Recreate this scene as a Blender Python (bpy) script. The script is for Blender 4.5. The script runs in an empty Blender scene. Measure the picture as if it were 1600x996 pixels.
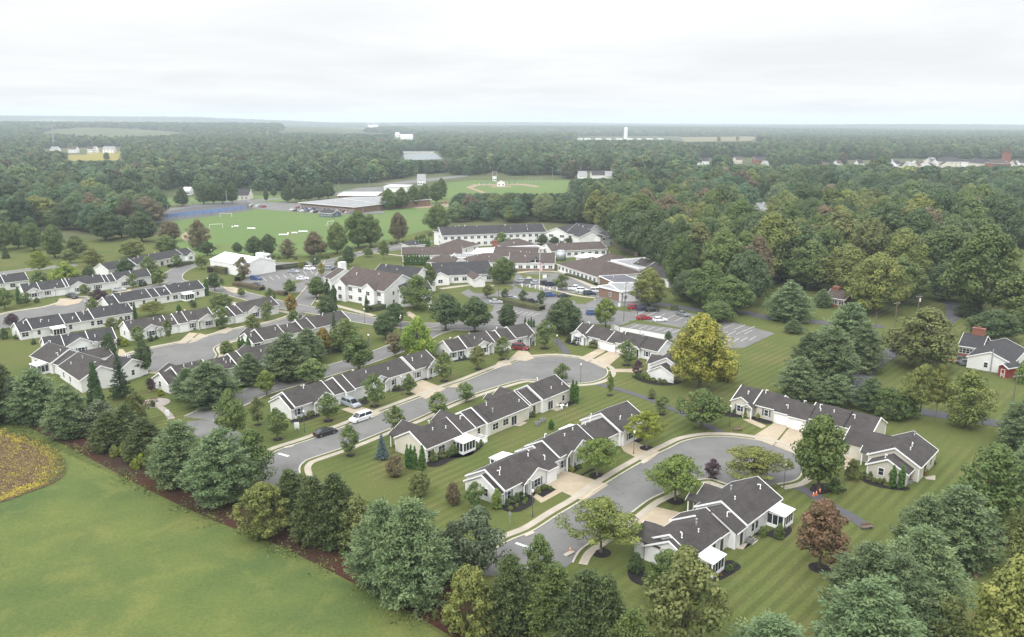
import bpy, math, random
import numpy as np
from mathutils import Vector, Matrix

R = math.radians
scene = bpy.context.scene
COL = scene.collection
rnd = random.Random(7)

# ---------------------------------------------------------------- camera, sky, sun, exposure
FPX = 1280.0          # focal length in pixels of the 1600 px wide photograph
CAMH = 61.5           # height of the drone above the lawns, metres
PITCH = math.atan((498 - 187.5) / FPX)
ROLL = R(0.2)
cam_d = bpy.data.cameras.new('camera')
cam_d.sensor_width = 36.0
cam_d.lens = 36.0 * FPX / 1600.0
cam_d.clip_start = 1.0
cam_d.clip_end = 40000.0
cam = bpy.data.objects.new('camera', cam_d)
COL.objects.link(cam)
cam.matrix_world = Matrix.Translation((0, 0, CAMH)) @ Matrix.Rotation(math.pi / 2 - PITCH, 4, 'X') @ Matrix.Rotation(ROLL, 4, 'Z')
scene.camera = cam

SUN_EL, SUN_AZ = 47.0, 212.0      # azimuth measured clockwise from +Y
world = bpy.data.worlds.new('World')
scene.world = world
world.use_nodes = True
wt = world.node_tree
wt.nodes.clear()
def wn(t, **k):
    n = wt.nodes.new(t)
    for a, b in k.items(): setattr(n, a, b)
    return n
wo = wn('ShaderNodeOutputWorld')
bg = wn('ShaderNodeBackground'); bg.inputs['Strength'].default_value = 1.0
sky = wn('ShaderNodeTexSky', sky_type='NISHITA', sun_disc=False)
sky.sun_elevation = R(SUN_EL); sky.sun_rotation = R(SUN_AZ); sky.air_density = 1.0; sky.dust_density = 3.0
skys = wn('ShaderNodeVectorMath', operation='SCALE'); skys.inputs['Scale'].default_value = 0.10
wt.links.new(sky.outputs[0], skys.inputs[0])
tc = wn('ShaderNodeTexCoord')
sep = wn('ShaderNodeSeparateXYZ'); wt.links.new(tc.outputs['Generated'], sep.inputs[0])
# cloud deck: direction projected on a plane high above, so the clouds get thinner towards the horizon
zc = wn('ShaderNodeMath', operation='MAXIMUM'); zc.inputs[1].default_value = 0.0
wt.links.new(sep.outputs['Z'], zc.inputs[0])
za = wn('ShaderNodeMath', operation='ADD'); za.inputs[1].default_value = 0.07
wt.links.new(zc.outputs[0], za.inputs[0])
dx = wn('ShaderNodeMath', operation='DIVIDE'); dy = wn('ShaderNodeMath', operation='DIVIDE')
wt.links.new(sep.outputs['X'], dx.inputs[0]); wt.links.new(za.outputs[0], dx.inputs[1])
wt.links.new(sep.outputs['Y'], dy.inputs[0]); wt.links.new(za.outputs[0], dy.inputs[1])
cmb = wn('ShaderNodeCombineXYZ'); wt.links.new(dx.outputs[0], cmb.inputs[0]); wt.links.new(dy.outputs[0], cmb.inputs[1])
n1 = wn('ShaderNodeTexNoise'); n1.inputs['Scale'].default_value = 0.42; n1.inputs['Detail'].default_value = 5; n1.inputs['Roughness'].default_value = 0.55
n1.inputs['Distortion'].default_value = 0.3
mp = wn('ShaderNodeMapping'); mp.inputs['Location'].default_value = (3.1, 1.7, 0)
wt.links.new(cmb.outputs[0], mp.inputs[0]); wt.links.new(mp.outputs[0], n1.inputs['Vector'])
cr = wn('ShaderNodeValToRGB')
cr.color_ramp.elements[0].position = 0.34; cr.color_ramp.elements[0].color = (0.845, 0.855, 0.868, 1)
cr.color_ramp.elements[1].position = 0.60; cr.color_ramp.elements[1].color = (0.96, 0.965, 0.97, 1)
wt.links.new(n1.outputs['Fac'], cr.inputs[0])
# overcast luminance: dimmer at the horizon, about three times brighter overhead (CIE overcast sky)
pw = wn('ShaderNodeMapRange'); pw.inputs['From Min'].default_value = 0.03; pw.inputs['From Max'].default_value = 1.0
pw.inputs['To Min'].default_value = 0.93; pw.inputs['To Max'].default_value = 2.7
pw.interpolation_type = 'SMOOTHSTEP'
wt.links.new(zc.outputs[0], pw.inputs[0])
cl = wn('ShaderNodeVectorMath', operation='SCALE'); wt.links.new(cr.outputs[0], cl.inputs[0]); wt.links.new(pw.outputs[0], cl.inputs['Scale'])
mx = wn('ShaderNodeMix', data_type='RGBA'); mx.inputs['Factor'].default_value = 0.93
wt.links.new(skys.outputs[0], mx.inputs['A']); wt.links.new(cl.outputs[0], mx.inputs['B'])
wt.links.new(mx.outputs['Result'], bg.inputs['Color'])
wt.links.new(bg.outputs[0], wo.inputs['Surface'])

sun_d = bpy.data.lights.new('sun', 'SUN')
sun_d.energy = 1.5; sun_d.angle = R(10); sun_d.color = (1.0, 0.975, 0.94)
sun = bpy.data.objects.new('sun', sun_d); COL.objects.link(sun)
az, el = R(SUN_AZ), R(SUN_EL)
sdir = Vector((math.sin(az) * math.cos(el), math.cos(az) * math.cos(el), math.sin(el)))
sun.rotation_euler = sdir.to_track_quat('Z', 'Y').to_euler()
sun.location = (0, 0, 300)

scene.view_settings.view_transform = 'Standard'
scene.view_settings.look = 'None'
scene.view_settings.exposure = 0.22
scene.view_settings.gamma = 1.0
scene.cycles.max_bounces = 6
scene.cycles.diffuse_bounces = 3
scene.cycles.transmission_bounces = 3
scene.cycles.volume_bounces = 1
scene.cycles.use_denoising = True

# ---------------------------------------------------------------- photo pixel <-> place
CP, SP, CR, SR = math.cos(PITCH), math.sin(PITCH), math.cos(ROLL), math.sin(ROLL)
def G(x, y, z=0.0):
    """the point at height z seen at photo pixel (x, y)"""
    u = (x - 800) / FPX; v = (498 - y) / FPX
    u, v = u * CR - v * SR, u * SR + v * CR
    d = (u, CP + v * SP, -SP + v * CP)
    t = (CAMH - z) / max(-d[2], 1e-5)
    return Vector((d[0] * t, d[1] * t, z))
def PX(p):
    x, y, z = p[0], p[1], p[2] - CAMH
    dep = y * CP - z * SP
    v = (y * SP + z * CP) / dep; u = x / dep
    u, v = u * CR + v * SR, -u * SR + v * CR
    return 800 + u * FPX, 498 - v * FPX, dep
def K(ox, oy, pts, s=3.985):
    return [(ox + a / s, oy + b / s) for a, b in pts]
def K1(*p): return K(400, 500, p)
def K2(*p): return K(700, 550, p)
def K3(*p): return K(0, 400, p)
def K4(*p): return K(300, 380, p)
def K5(*p): return K(600, 330, p)
def K6(*p): return K(900, 400, p)
def K7(*p): return K(1100, 550, p)
def K8(*p): return K(900, 700, p)

# ---------------------------------------------------------------- objects, tags, mesh building
def tag(o, label=None, cat=None, group=None, kind=None):
    if label: o['label'] = label
    if cat: o['category'] = cat
    if group: o['group'] = group
    if kind: o['kind'] = kind
    return o
def empty(name, loc, rz=0.0, label=None, cat=None, group=None):
    o = bpy.data.objects.new(name, None); COL.objects.link(o)
    o.empty_display_size = 0.5
    o.location = loc; o.rotation_euler = (0, 0, rz)
    return tag(o, label, cat, group)
def inst(name, me, parent=None, loc=(0, 0, 0), rz=0.0, scale=None):
    o = bpy.data.objects.new(name, me); COL.objects.link(o)
    if parent: o.parent = parent
    o.location = loc; o.rotation_euler = (0, 0, rz)
    if scale: o.scale = scale
    return o
class MB:
    def __init__(s): s.v = []; s.f = []; s.m = []
    def add(s, vs, fs, m=0):
        b = len(s.v); s.v += [tuple(p) for p in vs]
        s.f += [tuple(b + i for i in f) for f in fs]; s.m += [m] * len(fs); return s
    def box(s, x0, x1, y0, y1, z0, z1, m=0):
        return s.add([(x0,y0,z0),(x1,y0,z0),(x1,y1,z0),(x0,y1,z0),(x0,y0,z1),(x1,y0,z1),(x1,y1,z1),(x0,y1,z1)],
              [(3,2,1,0),(4,5,6,7),(0,1,5,4),(1,2,6,5),(2,3,7,6),(3,0,4,7)], m)
    def prism_x(s, sec, x0, x1, m=0):
        """cross-section in (y, z) extruded along x"""
        n = len(sec); vs = [(x0, a, b) for a, b in sec] + [(x1, a, b) for a, b in sec]
        fs = [tuple(range(n - 1, -1, -1)), tuple(range(n, 2 * n))] + [(i, (i + 1) % n, n + (i + 1) % n, n + i) for i in range(n)]
        return s.add(vs, fs, m)
    def prism_y(s, sec, y0, y1, m=0):
        n = len(sec); vs = [(a, y0, b) for a, b in sec] + [(a, y1, b) for a, b in sec]
        fs = [tuple(range(n)), tuple(range(2 * n - 1, n - 1, -1))] + [((i + 1) % n, i, n + i, n + (i + 1) % n) for i in range(n)]
        return s.add(vs, fs, m)
    def cyl(s, p0, p1, r0, r1, n=8, m=0, cap=True):
        p0 = Vector(p0); p1 = Vector(p1); d = (p1 - p0).normalized()
        a = d.orthogonal().normalized(); b = d.cross(a)
        vs = []
        for p, r in ((p0, r0), (p1, r1)):
            for i in range(n):
                t = 2 * math.pi * i / n
                vs.append(p + a * (r * math.cos(t)) + b * (r * math.sin(t)))
        fs = [(i, (i + 1) % n, n + (i + 1) % n, n + i) for i in range(n)]
        if cap: fs += [tuple(range(n - 1, -1, -1)), tuple(range(n, 2 * n))]
        return s.add(vs, fs, m)
    def ball(s, c, r, n=10, k=6, m=0, sz=1.0):
        vs = []; fs = []
        for j in range(k + 1):
            ph = math.pi * j / k
            for i in range(n):
                t = 2 * math.pi * i / n
                vs.append((c[0] + r * math.sin(ph) * math.cos(t), c[1] + r * math.sin(ph) * math.sin(t), c[2] + r * sz * math.cos(ph)))
        for j in range(k):
            for i in range(n):
                fs.append((j * n + i, (j + 1) * n + i, (j + 1) * n + (i + 1) % n, j * n + (i + 1) % n))
        return s.add(vs, fs, m)
    def mesh(s, name, mats, smooth=False):
        me = bpy.data.meshes.new(name); me.from_pydata(s.v, [], s.f); me.update()
        for m in (mats if isinstance(mats, (list, tuple)) else [mats]): me.materials.append(m)
        me.polygons.foreach_set('material_index', s.m)
        if smooth: me.polygons.foreach_set('use_smooth', [True] * len(me.polygons))
        return me
    def build(s, name, mats, parent=None, loc=(0, 0, 0), rz=0.0, smooth=False):
        return inst(name, s.mesh(name, mats, smooth), parent, loc, rz)

# ---------------------------------------------------------------- materials
MAT = {}
def mat(name, col, rough=0.8, var=0.0, vscale=1.0, col2=None, bump=0.0, bscale=20.0, spec=0.3, metal=0.0, objcol=False):
    m = bpy.data.materials.new(name); m.use_nodes = True; nt = m.node_tree
    b = nt.nodes['Principled BSDF']
    b.inputs['Roughness'].default_value = rough; b.inputs['Specular IOR Level'].default_value = spec
    b.inputs['Metallic'].default_value = metal
    c = (*col, 1); b.inputs['Base Color'].default_value = c
    src = None
    if objcol:
        oi = nt.nodes.new('ShaderNodeObjectInfo'); src = oi.outputs['Color']
    if var or col2:
        tcn = nt.nodes.new('ShaderNodeTexCoord')
        no = nt.nodes.new('ShaderNodeTexNoise'); no.inputs['Scale'].default_value = vscale; no.inputs['Detail'].default_value = 6
        no.inputs['Roughness'].default_value = 0.65
        nt.links.new(tcn.outputs['Object'], no.inputs['Vector'])
        mr = nt.nodes.new('ShaderNodeMapRange'); mr.inputs[1].default_value = 0.32; mr.inputs[2].default_value = 0.68
        nt.links.new(no.outputs['Fac'], mr.inputs[0])
        mixn = nt.nodes.new('ShaderNodeMix'); mixn.data_type = 'RGBA'
        nt.links.new(mr.outputs[0], mixn.inputs['Factor'])
        ca = tuple(x * (1 - var) for x in col); cb = col2 or tuple(min(1, x * (1 + var)) for x in col)
        mixn.inputs['A'].default_value = (*ca, 1); mixn.inputs['B'].default_value = (*cb, 1)
        src = mixn.outputs['Result']
    if src is not None: nt.links.new(src, b.inputs['Base Color'])
    if bump:
        tcn = nt.nodes.new('ShaderNodeTexCoord')
        no = nt.nodes.new('ShaderNodeTexNoise'); no.inputs['Scale'].default_value = bscale; no.inputs['Detail'].default_value = 4
        nt.links.new(tcn.outputs['Object'], no.inputs['Vector'])
        bp = nt.nodes.new('ShaderNodeBump'); bp.inputs['Strength'].default_value = 0.6; bp.inputs['Distance'].default_value = bump
        nt.links.new(no.outputs['Fac'], bp.inputs['Height']); nt.links.new(bp.outputs[0], b.inputs['Normal'])
    MAT[name] = m
    return m
mat('white_siding', (.82, .82, .81), .55, var=.05, vscale=.35)
mat('cream_siding', (.68, .64, .55), .6, var=.05, vscale=.35)
mat('tan_siding', (.62, .59, .51), .6, var=.05, vscale=.35)
mat('white_trim', (.86, .86, .86), .5)
mat('white_metal', (.78, .79, .80), .4, var=.03, vscale=.5)
mat('glass', (.025, .03, .04), .12, spec=.6)
mat('shutter', (.12, .15, .19), .6)
mat('vent_white', (.78, .78, .77), .5)
mat('vent_grey', (.30, .31, .32), .45, metal=.4)
mat('door_dark', (.06, .05, .05), .5)
mat('brick', (.24, .10, .07), .85, var=.25, vscale=2.0)
mat('tan_brick', (.22, .145, .105), .85, var=.2, vscale=2.0)
mat('concrete', (.36, .325, .265), .9, var=.12, vscale=.5)
mat('tan_concrete', (.37, .31, .225), .9, var=.12, vscale=.4)
mat('kerb', (.42, .39, .33), .9, var=.1, vscale=.8)
mat('bark', (.11, .09, .07), .9, var=.3, vscale=3)
mat('pale_bark', (.19, .17, .14), .9, var=.3, vscale=3)
mat('mulch', (.016, .012, .013), .95, var=.4, vscale=3, bump=.05, bscale=6)
mat('pole_grey', (.10, .10, .11), .5)
mat('pole_wood', (.16, .13, .10), .9, var=.2, vscale=4)
mat('galvanised', (.42, .44, .46), .4, metal=.5)
mat('lamp_globe', (.78, .78, .72), .4)
mat('tyre', (.02, .02, .02), .9)
mat('rim', (.35, .36, .38), .35, metal=.8)
mat('car_glass', (.02, .025, .03), .08, spec=.8)
mat('car_paint', (.5, .5, .5), .28, spec=.6, objcol=True)
mat('headlight', (.75, .77, .8), .2)
mat('tail_light', (.40, .02, .02), .3)
mat('orange', (.75, .16, .03), .6)
mat('grey_flat_roof', (.25, .255, .26), .8, var=.12, vscale=.15)
mat('white_flat_roof', (.50, .51, .52), .8, var=.08, vscale=.15)
mat('dark_flat_roof', (.10, .10, .115), .8, var=.2, vscale=.2)
mat('court_blue', (.04, .085, .18), .8, var=.1, vscale=.05)
mat('paint_line', (.62, .62, .60), .8, var=.15, vscale=2)
mat('red_paint', (.26, .04, .035), .7)
mat('stone', (.30, .27, .24), .9, var=.2, vscale=2)
mat('bench_wood', (.20, .14, .09), .7)

for _n in ('white_siding', 'cream_siding', 'tan_siding'):      # lapped boards
    _nt = MAT[_n].node_tree; _tc = _nt.nodes.new('ShaderNodeTexCoord'); _w = _nt.nodes.new('ShaderNodeTexWave'); _w.bands_direction = 'Z'; _w.wave_profile = 'SAW'; _w.inputs['Scale'].default_value = math.pi / 10 / .2
    _bp = _nt.nodes.new('ShaderNodeBump'); _bp.inputs['Strength'].default_value = .8; _bp.inputs['Distance'].default_value = .03
    _nt.links.new(_tc.outputs['Object'], _w.inputs['Vector']); _nt.links.new(_w.outputs['Fac'], _bp.inputs['Height']); _nt.links.new(_bp.outputs[0], _nt.nodes['Principled BSDF'].inputs['Normal'])
def shingle(name, a, b):
    m = mat(name, a, .92, spec=.25)
    nt = m.node_tree; bs = nt.nodes['Principled BSDF']
    tcn = nt.nodes.new('ShaderNodeTexCoord')
    n_big = nt.nodes.new('ShaderNodeTexNoise'); n_big.inputs['Scale'].default_value = .5; n_big.inputs['Detail'].default_value = 3
    n_sm = nt.nodes.new('ShaderNodeTexNoise'); n_sm.inputs['Scale'].default_value = 5.0; n_sm.inputs['Detail'].default_value = 3
    br = nt.nodes.new('ShaderNodeTexBrick'); br.inputs['Scale'].default_value = 1.0
    br.inputs['Brick Width'].default_value = .9; br.inputs['Row Height'].default_value = .16; br.inputs['Mortar Size'].default_value = .012
    br.inputs['Color1'].default_value = (*a, 1); br.inputs['Color2'].default_value = (*b, 1)
    br.inputs['Mortar'].default_value = (*[x * .6 for x in a], 1); br.inputs['Bias'].default_value = -.1
    for n in (n_big, n_sm): nt.links.new(tcn.outputs['Object'], n.inputs['Vector'])
    # rows of shingles follow the slope (x along the ridge, height across)
    sp = nt.nodes.new('ShaderNodeSeparateXYZ'); cb = nt.nodes.new('ShaderNodeCombineXYZ')
    nt.links.new(tcn.outputs['Object'], sp.inputs[0]); nt.links.new(sp.outputs['X'], cb.inputs[0]); nt.links.new(sp.outputs['Z'], cb.inputs[1])
    nt.links.new(cb.outputs[0], br.inputs['Vector'])
    ad = nt.nodes.new('ShaderNodeMath'); ad.operation = 'ADD'; nt.links.new(n_big.outputs['Fac'], ad.inputs[0]); nt.links.new(n_sm.outputs['Fac'], ad.inputs[1])
    mr = nt.nodes.new('ShaderNodeMapRange'); mr.inputs[1].default_value = .6; mr.inputs[2].default_value = 1.4; mr.inputs[3].default_value = .70; mr.inputs[4].default_value = 1.35
    nt.links.new(ad.outputs[0], mr.inputs[0])
    sc = nt.nodes.new('ShaderNodeVectorMath'); sc.operation = 'SCALE'
    nt.links.new(br.outputs['Color'], sc.inputs[0]); nt.links.new(mr.outputs[0], sc.inputs['Scale'])
    nt.links.new(sc.outputs[0], bs.inputs['Base Color'])
shingle('roof_grey', (.054, .048, .046), (.068, .061, .059))
shingle('roof_charcoal', (.042, .041, .044), (.054, .053, .057))
shingle('roof_brown', (.078, .061, .055), (.092, .073, .066))

def asphalt(name, c):
    m = mat(name, c, .9, spec=.3)
    nt = m.node_tree; bs = nt.nodes['Principled BSDF']
    tcn = nt.nodes.new('ShaderNodeTexCoord')
    a = nt.nodes.new('ShaderNodeTexNoise'); a.inputs['Scale'].default_value = .12; a.inputs['Detail'].default_value = 8; a.inputs['Roughness'].default_value = .7
    v = nt.nodes.new('ShaderNodeTexVoronoi'); v.feature = 'DISTANCE_TO_EDGE'; v.inputs['Scale'].default_value = .09
    nt.links.new(tcn.outputs['Object'], a.inputs['Vector'])
    wb = nt.nodes.new('ShaderNodeTexNoise'); wb.inputs['Scale'].default_value = .25; wb.inputs['Detail'].default_value = 4; nt.links.new(tcn.outputs['Object'], wb.inputs['Vector'])
    wv = nt.nodes.new('ShaderNodeVectorMath'); wv.operation = 'MULTIPLY_ADD'; wv.inputs[1].default_value = (9, 9, 0); nt.links.new(wb.outputs['Color'], wv.inputs[0]); nt.links.new(tcn.outputs['Object'], wv.inputs[2]); nt.links.new(wv.outputs[0], v.inputs['Vector'])
    mr = nt.nodes.new('ShaderNodeMapRange'); mr.inputs[1].default_value = .3; mr.inputs[2].default_value = .7; mr.inputs[3].default_value = .80; mr.inputs[4].default_value = 1.16
    nt.links.new(a.outputs['Fac'], mr.inputs[0])
    ck = nt.nodes.new('ShaderNodeMapRange'); ck.inputs[1].default_value = .0; ck.inputs[2].default_value = .010; ck.inputs[3].default_value = .80; ck.inputs[4].default_value = 1
    nt.links.new(v.outputs['Distance'], ck.inputs[0])
    mu = nt.nodes.new('ShaderNodeMath'); mu.operation = 'MULTIPLY'; nt.links.new(mr.outputs[0], mu.inputs[0]); nt.links.new(ck.outputs[0], mu.inputs[1])
    sc = nt.nodes.new('ShaderNodeVectorMath'); sc.operation = 'SCALE'; sc.inputs[0].default_value = c
    nt.links.new(mu.outputs[0], sc.inputs['Scale']); nt.links.new(sc.outputs[0], bs.inputs['Base Color'])
asphalt('asphalt', (.152, .150, .146))
asphalt('asphalt_dark', (.09, .09, .10))

def grass(name, cols, scales, stripes=None, fine=.25, bump=.04):
    """cols: three colours; broad patches between the first two, blotches of the third; stripes = (angle, width, strength)"""
    m = mat(name, cols[0], .95, spec=.08)
    nt = m.node_tree; bs = nt.nodes['Principled BSDF']; L = nt.links.new
    tcn = nt.nodes.new('ShaderNodeTexCoord')
    def noise(sc, det=6, ro=.6, di=0):
        n = nt.nodes.new('ShaderNodeTexNoise'); n.inputs['Scale'].default_value = sc; n.inputs['Detail'].default_value = det
        n.inputs['Roughness'].default_value = ro; n.inputs['Distortion'].default_value = di; L(tcn.outputs['Object'], n.inputs['Vector']); return n
    def rng(s, a, b, c=0., d=1.):
        r = nt.nodes.new('ShaderNodeMapRange'); r.inputs[1].default_value = a; r.inputs[2].default_value = b; r.inputs[3].default_value = c; r.inputs[4].default_value = d
        L(s, r.inputs[0]); return r.outputs[0]
    def mix(f, a, b):
        x = nt.nodes.new('ShaderNodeMix'); x.data_type = 'RGBA'; L(f, x.inputs['Factor'])
        for i, c in (('A', a), ('B', b)):
            if isinstance(c, tuple): x.inputs[i].default_value = (*c, 1)
            else: L(c, x.inputs[i])
        return x.outputs['Result']
    c = mix(rng(noise(scales[0]).outputs['Fac'], .36, .64), cols[0], cols[1])
    c = mix(rng(noise(scales[1], 8, .7, .4).outputs['Fac'], .50, .72), c, cols[2])
    k = rng(noise(2.2, 4, .7).outputs['Fac'], .25, .75, 1 - fine, 1 + fine)
    if stripes:
        mpn = nt.nodes.new('ShaderNodeMapping'); mpn.inputs['Rotation'].default_value = (0, 0, -R(stripes[0])); L(tcn.outputs['Object'], mpn.inputs[0])
        w = nt.nodes.new('ShaderNodeTexWave'); w.bands_direction = 'Y'; w.inputs['Scale'].default_value = math.pi / 10 / stripes[1]
        w.inputs['Distortion'].default_value = 1.1; w.inputs['Detail'].default_value = 2; w.inputs['Detail Scale'].default_value = .25; L(mpn.outputs[0], w.inputs['Vector'])
        sv = rng(w.outputs['Fac'], .3, .7, 1 - stripes[2], 1 + stripes[2])
        pm = rng(noise(.035, 3).outputs['Fac'], .38, .55)
        mm = nt.nodes.new('ShaderNodeMix'); mm.data_type = 'FLOAT'; L(pm, mm.inputs[0]); mm.inputs[2].default_value = 1.0; L(sv, mm.inputs[3])
        mu = nt.nodes.new('ShaderNodeMath'); mu.operation = 'MULTIPLY'; L(k, mu.inputs[0]); L(mm.outputs[0], mu.inputs[1]); k = mu.outputs[0]
    sc = nt.nodes.new('ShaderNodeVectorMath'); sc.operation = 'SCALE'; L(c, sc.inputs[0]); L(k, sc.inputs['Scale'])
    L(sc.outputs[0], bs.inputs['Base Color'])
    bp = nt.nodes.new('ShaderNodeBump'); bp.inputs['Strength'].default_value = .7; bp.inputs['Distance'].default_value = bump
    L(noise(3.5, 4).outputs['Fac'], bp.inputs['Height']); L(bp.outputs[0], bs.inputs['Normal'])
    return m
grass('lawn', [(.078, .102, .030), (.100, .115, .036), (.128, .118, .048)], (.03, .07), stripes=(48, 1.9, .115))
grass('hay_field', [(.072, .106, .035), (.122, .148, .043), (.150, .160, .050)], (.045, .11), fine=.24, bump=.12)
grass('sports_grass', [(.100, .155, .052), (.115, .168, .056), (.135, .155, .060)], (.01, .03), stripes=(8, 6, .05))
grass('rough_grass', [(.085, .115, .035), (.13, .15, .05), (.17, .14, .07)], (.05, .12), fine=.35, bump=.1)
grass('far_ground', [(.055, .075, .034), (.09, .10, .045), (.16, .14, .08)], (.002, .006))
grass('soy', [(.42, .34, .06), (.34, .29, .065), (.26, .18, .09)], (.25, .16), fine=.4, bump=.2)
grass('soy_brown', [(.165, .115, .078), (.20, .145, .09), (.30, .24, .07)], (.3, .25), fine=.4, bump=.2)
grass('leaf_litter', [(.075, .032, .02), (.045, .028, .022), (.07, .06, .03)], (.06, .2), fine=.4, bump=.15)
grass('tan_field', [(.18, .16, .09), (.16, .155, .085), (.12, .13, .06)], (.004, .01))
grass('yellow_field', [(.25, .205, .055), (.22, .20, .06), (.17, .18, .06)], (.01, .03))
mat('infield', (.27, .20, .145), .95, var=.08, vscale=.1)
mat('water', (.14, .17, .18), .45, spec=.5)
# ---------------------------------------------------------------- terrain
def hz(x, y):
    """far terrain: flat near, low wooded rises towards the horizon, higher on the left"""
    r = math.hypot(x, y)
    if r < 1900: return 0.0
    k = min(1, (r - 1900) / 2500)
    h = 7 * math.sin(x * .0011 + 1.0) * math.sin(y * .0013 + .5) - 4
    a = math.exp(-((r - 4300) / 1100) ** 2) * max(0.0, min(1.0, (-.10 - x / max(r, 1)) / .12)) * 26
    a += math.exp(-((r - 9500) / 1800) ** 2) * max(0.0, min(1.0, (-.20 - x / max(r, 1)) / .15)) * 62
    a += math.exp(-((r - 9500) / 1500) ** 2) * 18 * (.5 + .5 * math.sin(x * .0012 + 2))
    return k * h + a
def ground():
    rs = [0, 60, 120, 240, 480, 900, 1400, 1900] + [1900 * 1.09 ** i for i in range(1, 25)]
    na = 180; vs = [(0, 0, 0)]; fs = []
    for r in rs[1:]:
        for i in range(na):
            t = 2 * math.pi * i / na; x, y = r * math.cos(t), r * math.sin(t)
            vs.append((x, y, hz(x, y)))
    for i in range(na): fs.append((0, 1 + i, 1 + (i + 1) % na))
    for j in range(len(rs) - 2):
        for i in range(na):
            a = 1 + j * na; b = a + na
            fs.append((a + i, b + i, b + (i + 1) % na, a + (i + 1) % na))
    me = bpy.data.meshes.new('ground'); me.from_pydata(vs, [], fs); me.materials.append(MAT['lawn']); me.materials.append(MAT['far_ground'])
    for p in me.polygons: p.material_index = 1 if p.center.length > 480 else 0
    me.polygons.foreach_set('use_smooth', [True] * len(fs))
    tag(inst('ground', me), kind='structure')
ground()

from mathutils.geometry import tessellate_polygon
def poly_pts(pts, z): return [(*G(x, y).xy, z) for x, y in pts]
def sheet(mb, pts3, m=0):
    tris = tessellate_polygon([[Vector(p) for p in pts3]])
    b = len(mb.v); mb.v += [tuple(p) for p in pts3]
    for t in tris:
        a, c, d = (Vector(pts3[i]) for i in t)
        n = (c - a).cross(d - a).z
        mb.f.append(tuple(b + i for i in (t if n > 0 else t[::-1]))); mb.m.append(m)
    return mb
def smooth_line(pts, closed=False, n=4):
    """Catmull-Rom through points"""
    P = [Vector(p) for p in pts]; out = []
    N = len(P); rng_ = range(N if closed else N - 1)
    for i in rng_:
        p0 = P[(i - 1) % N] if closed or i > 0 else P[i]; p1 = P[i]; p2 = P[(i + 1) % N]
        p3 = P[(i + 2) % N] if closed or i + 2 < N else p2
        for k in range(n):
            t = k / n
            out.append(.5 * ((2 * p1) + (p2 - p0) * t + (2 * p0 - 5 * p1 + 4 * p2 - p3) * t * t + (3 * p1 - p0 - 3 * p2 + p3) * t ** 3))
    if not closed: out.append(P[-1])
    return out
def offs(line, d):
    out = []
    for i, p in enumerate(line):
        a = line[max(i - 1, 0)]; b = line[min(i + 1, len(line) - 1)]
        t = (b - a); t = t.normalized() if t.length > 1e-6 else Vector((1, 0))
        out.append(p + Vector((-t.y, t.x)) * d)
    return out
def strip(mb, line, d0, d1, z0, z1, m=0):
    """raised band between two offsets of a line: top and both side faces"""
    a = offs(line, d0); b = offs(line, d1); n = len(line); base = len(mb.v)
    for p in a: mb.v.append((p.x, p.y, z1))
    for p in b: mb.v.append((p.x, p.y, z1))
    for p in a: mb.v.append((p.x, p.y, z0))
    for p in b: mb.v.append((p.x, p.y, z0))
    for i in range(n - 1):
        mb.f.append((base + i, base + i + 1, base + n + i + 1, base + n + i)); mb.m.append(m)
        mb.f.append((base + i, base + 2 * n + i, base + 2 * n + i + 1, base + i + 1)); mb.m.append(m)
        mb.f.append((base + n + i, base + n + i + 1, base + 3 * n + i + 1, base + 3 * n + i)); mb.m.append(m)
def gl(pts, n=4): return smooth_line([G(x, y).xy for x, y in pts], False, n)
def area(name, pts, matn, z, smooth=0, kind='structure'):
    mb = MB()
    if smooth: P = [(p.x, p.y, z) for p in smooth_line([G(x, y).xy for x, y in pts], True, smooth)]
    else: P = poly_pts(pts, z)
    sheet(mb, P)
    return tag(mb.build(name, MAT[matn]), kind=kind)

# the open field in front of the evergreen belt and the strip of litter under the belt
area('hay_field', [(-500, 640), (-60, 640), (0, 655), (60, 690), (150, 730), (250, 775), (380, 838), (500, 885), (620, 950), (720, 1010), (900, 1100), (900, 2400), (-500, 2400)], 'hay_field', .012, 3)
area('belt_litter', [(-150, 600), (0, 632), (60, 650), (150, 675), (250, 725), (380, 790), (520, 845), (640, 885), (780, 950), (880, 985), (1000, 1030), (1000, 1150), (860, 1080), (700, 992), (630, 950), (545, 908), (440, 855), (330, 812), (230, 765), (150, 722), (85, 688), (0, 652), (-150, 625)], 'leaf_litter', .018, 2)
area('clearing', [(1440, 1040), (1480, 880), (1530, 815), (1560, 790), (1640, 800), (1700, 1040)], 'rough_grass', .01, 2)
area('bare_soil', [(1518, 880), (1526, 845), (1545, 828), (1562, 832), (1556, 856), (1536, 880), (1526, 905)], 'infield', .03, 3)

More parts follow.
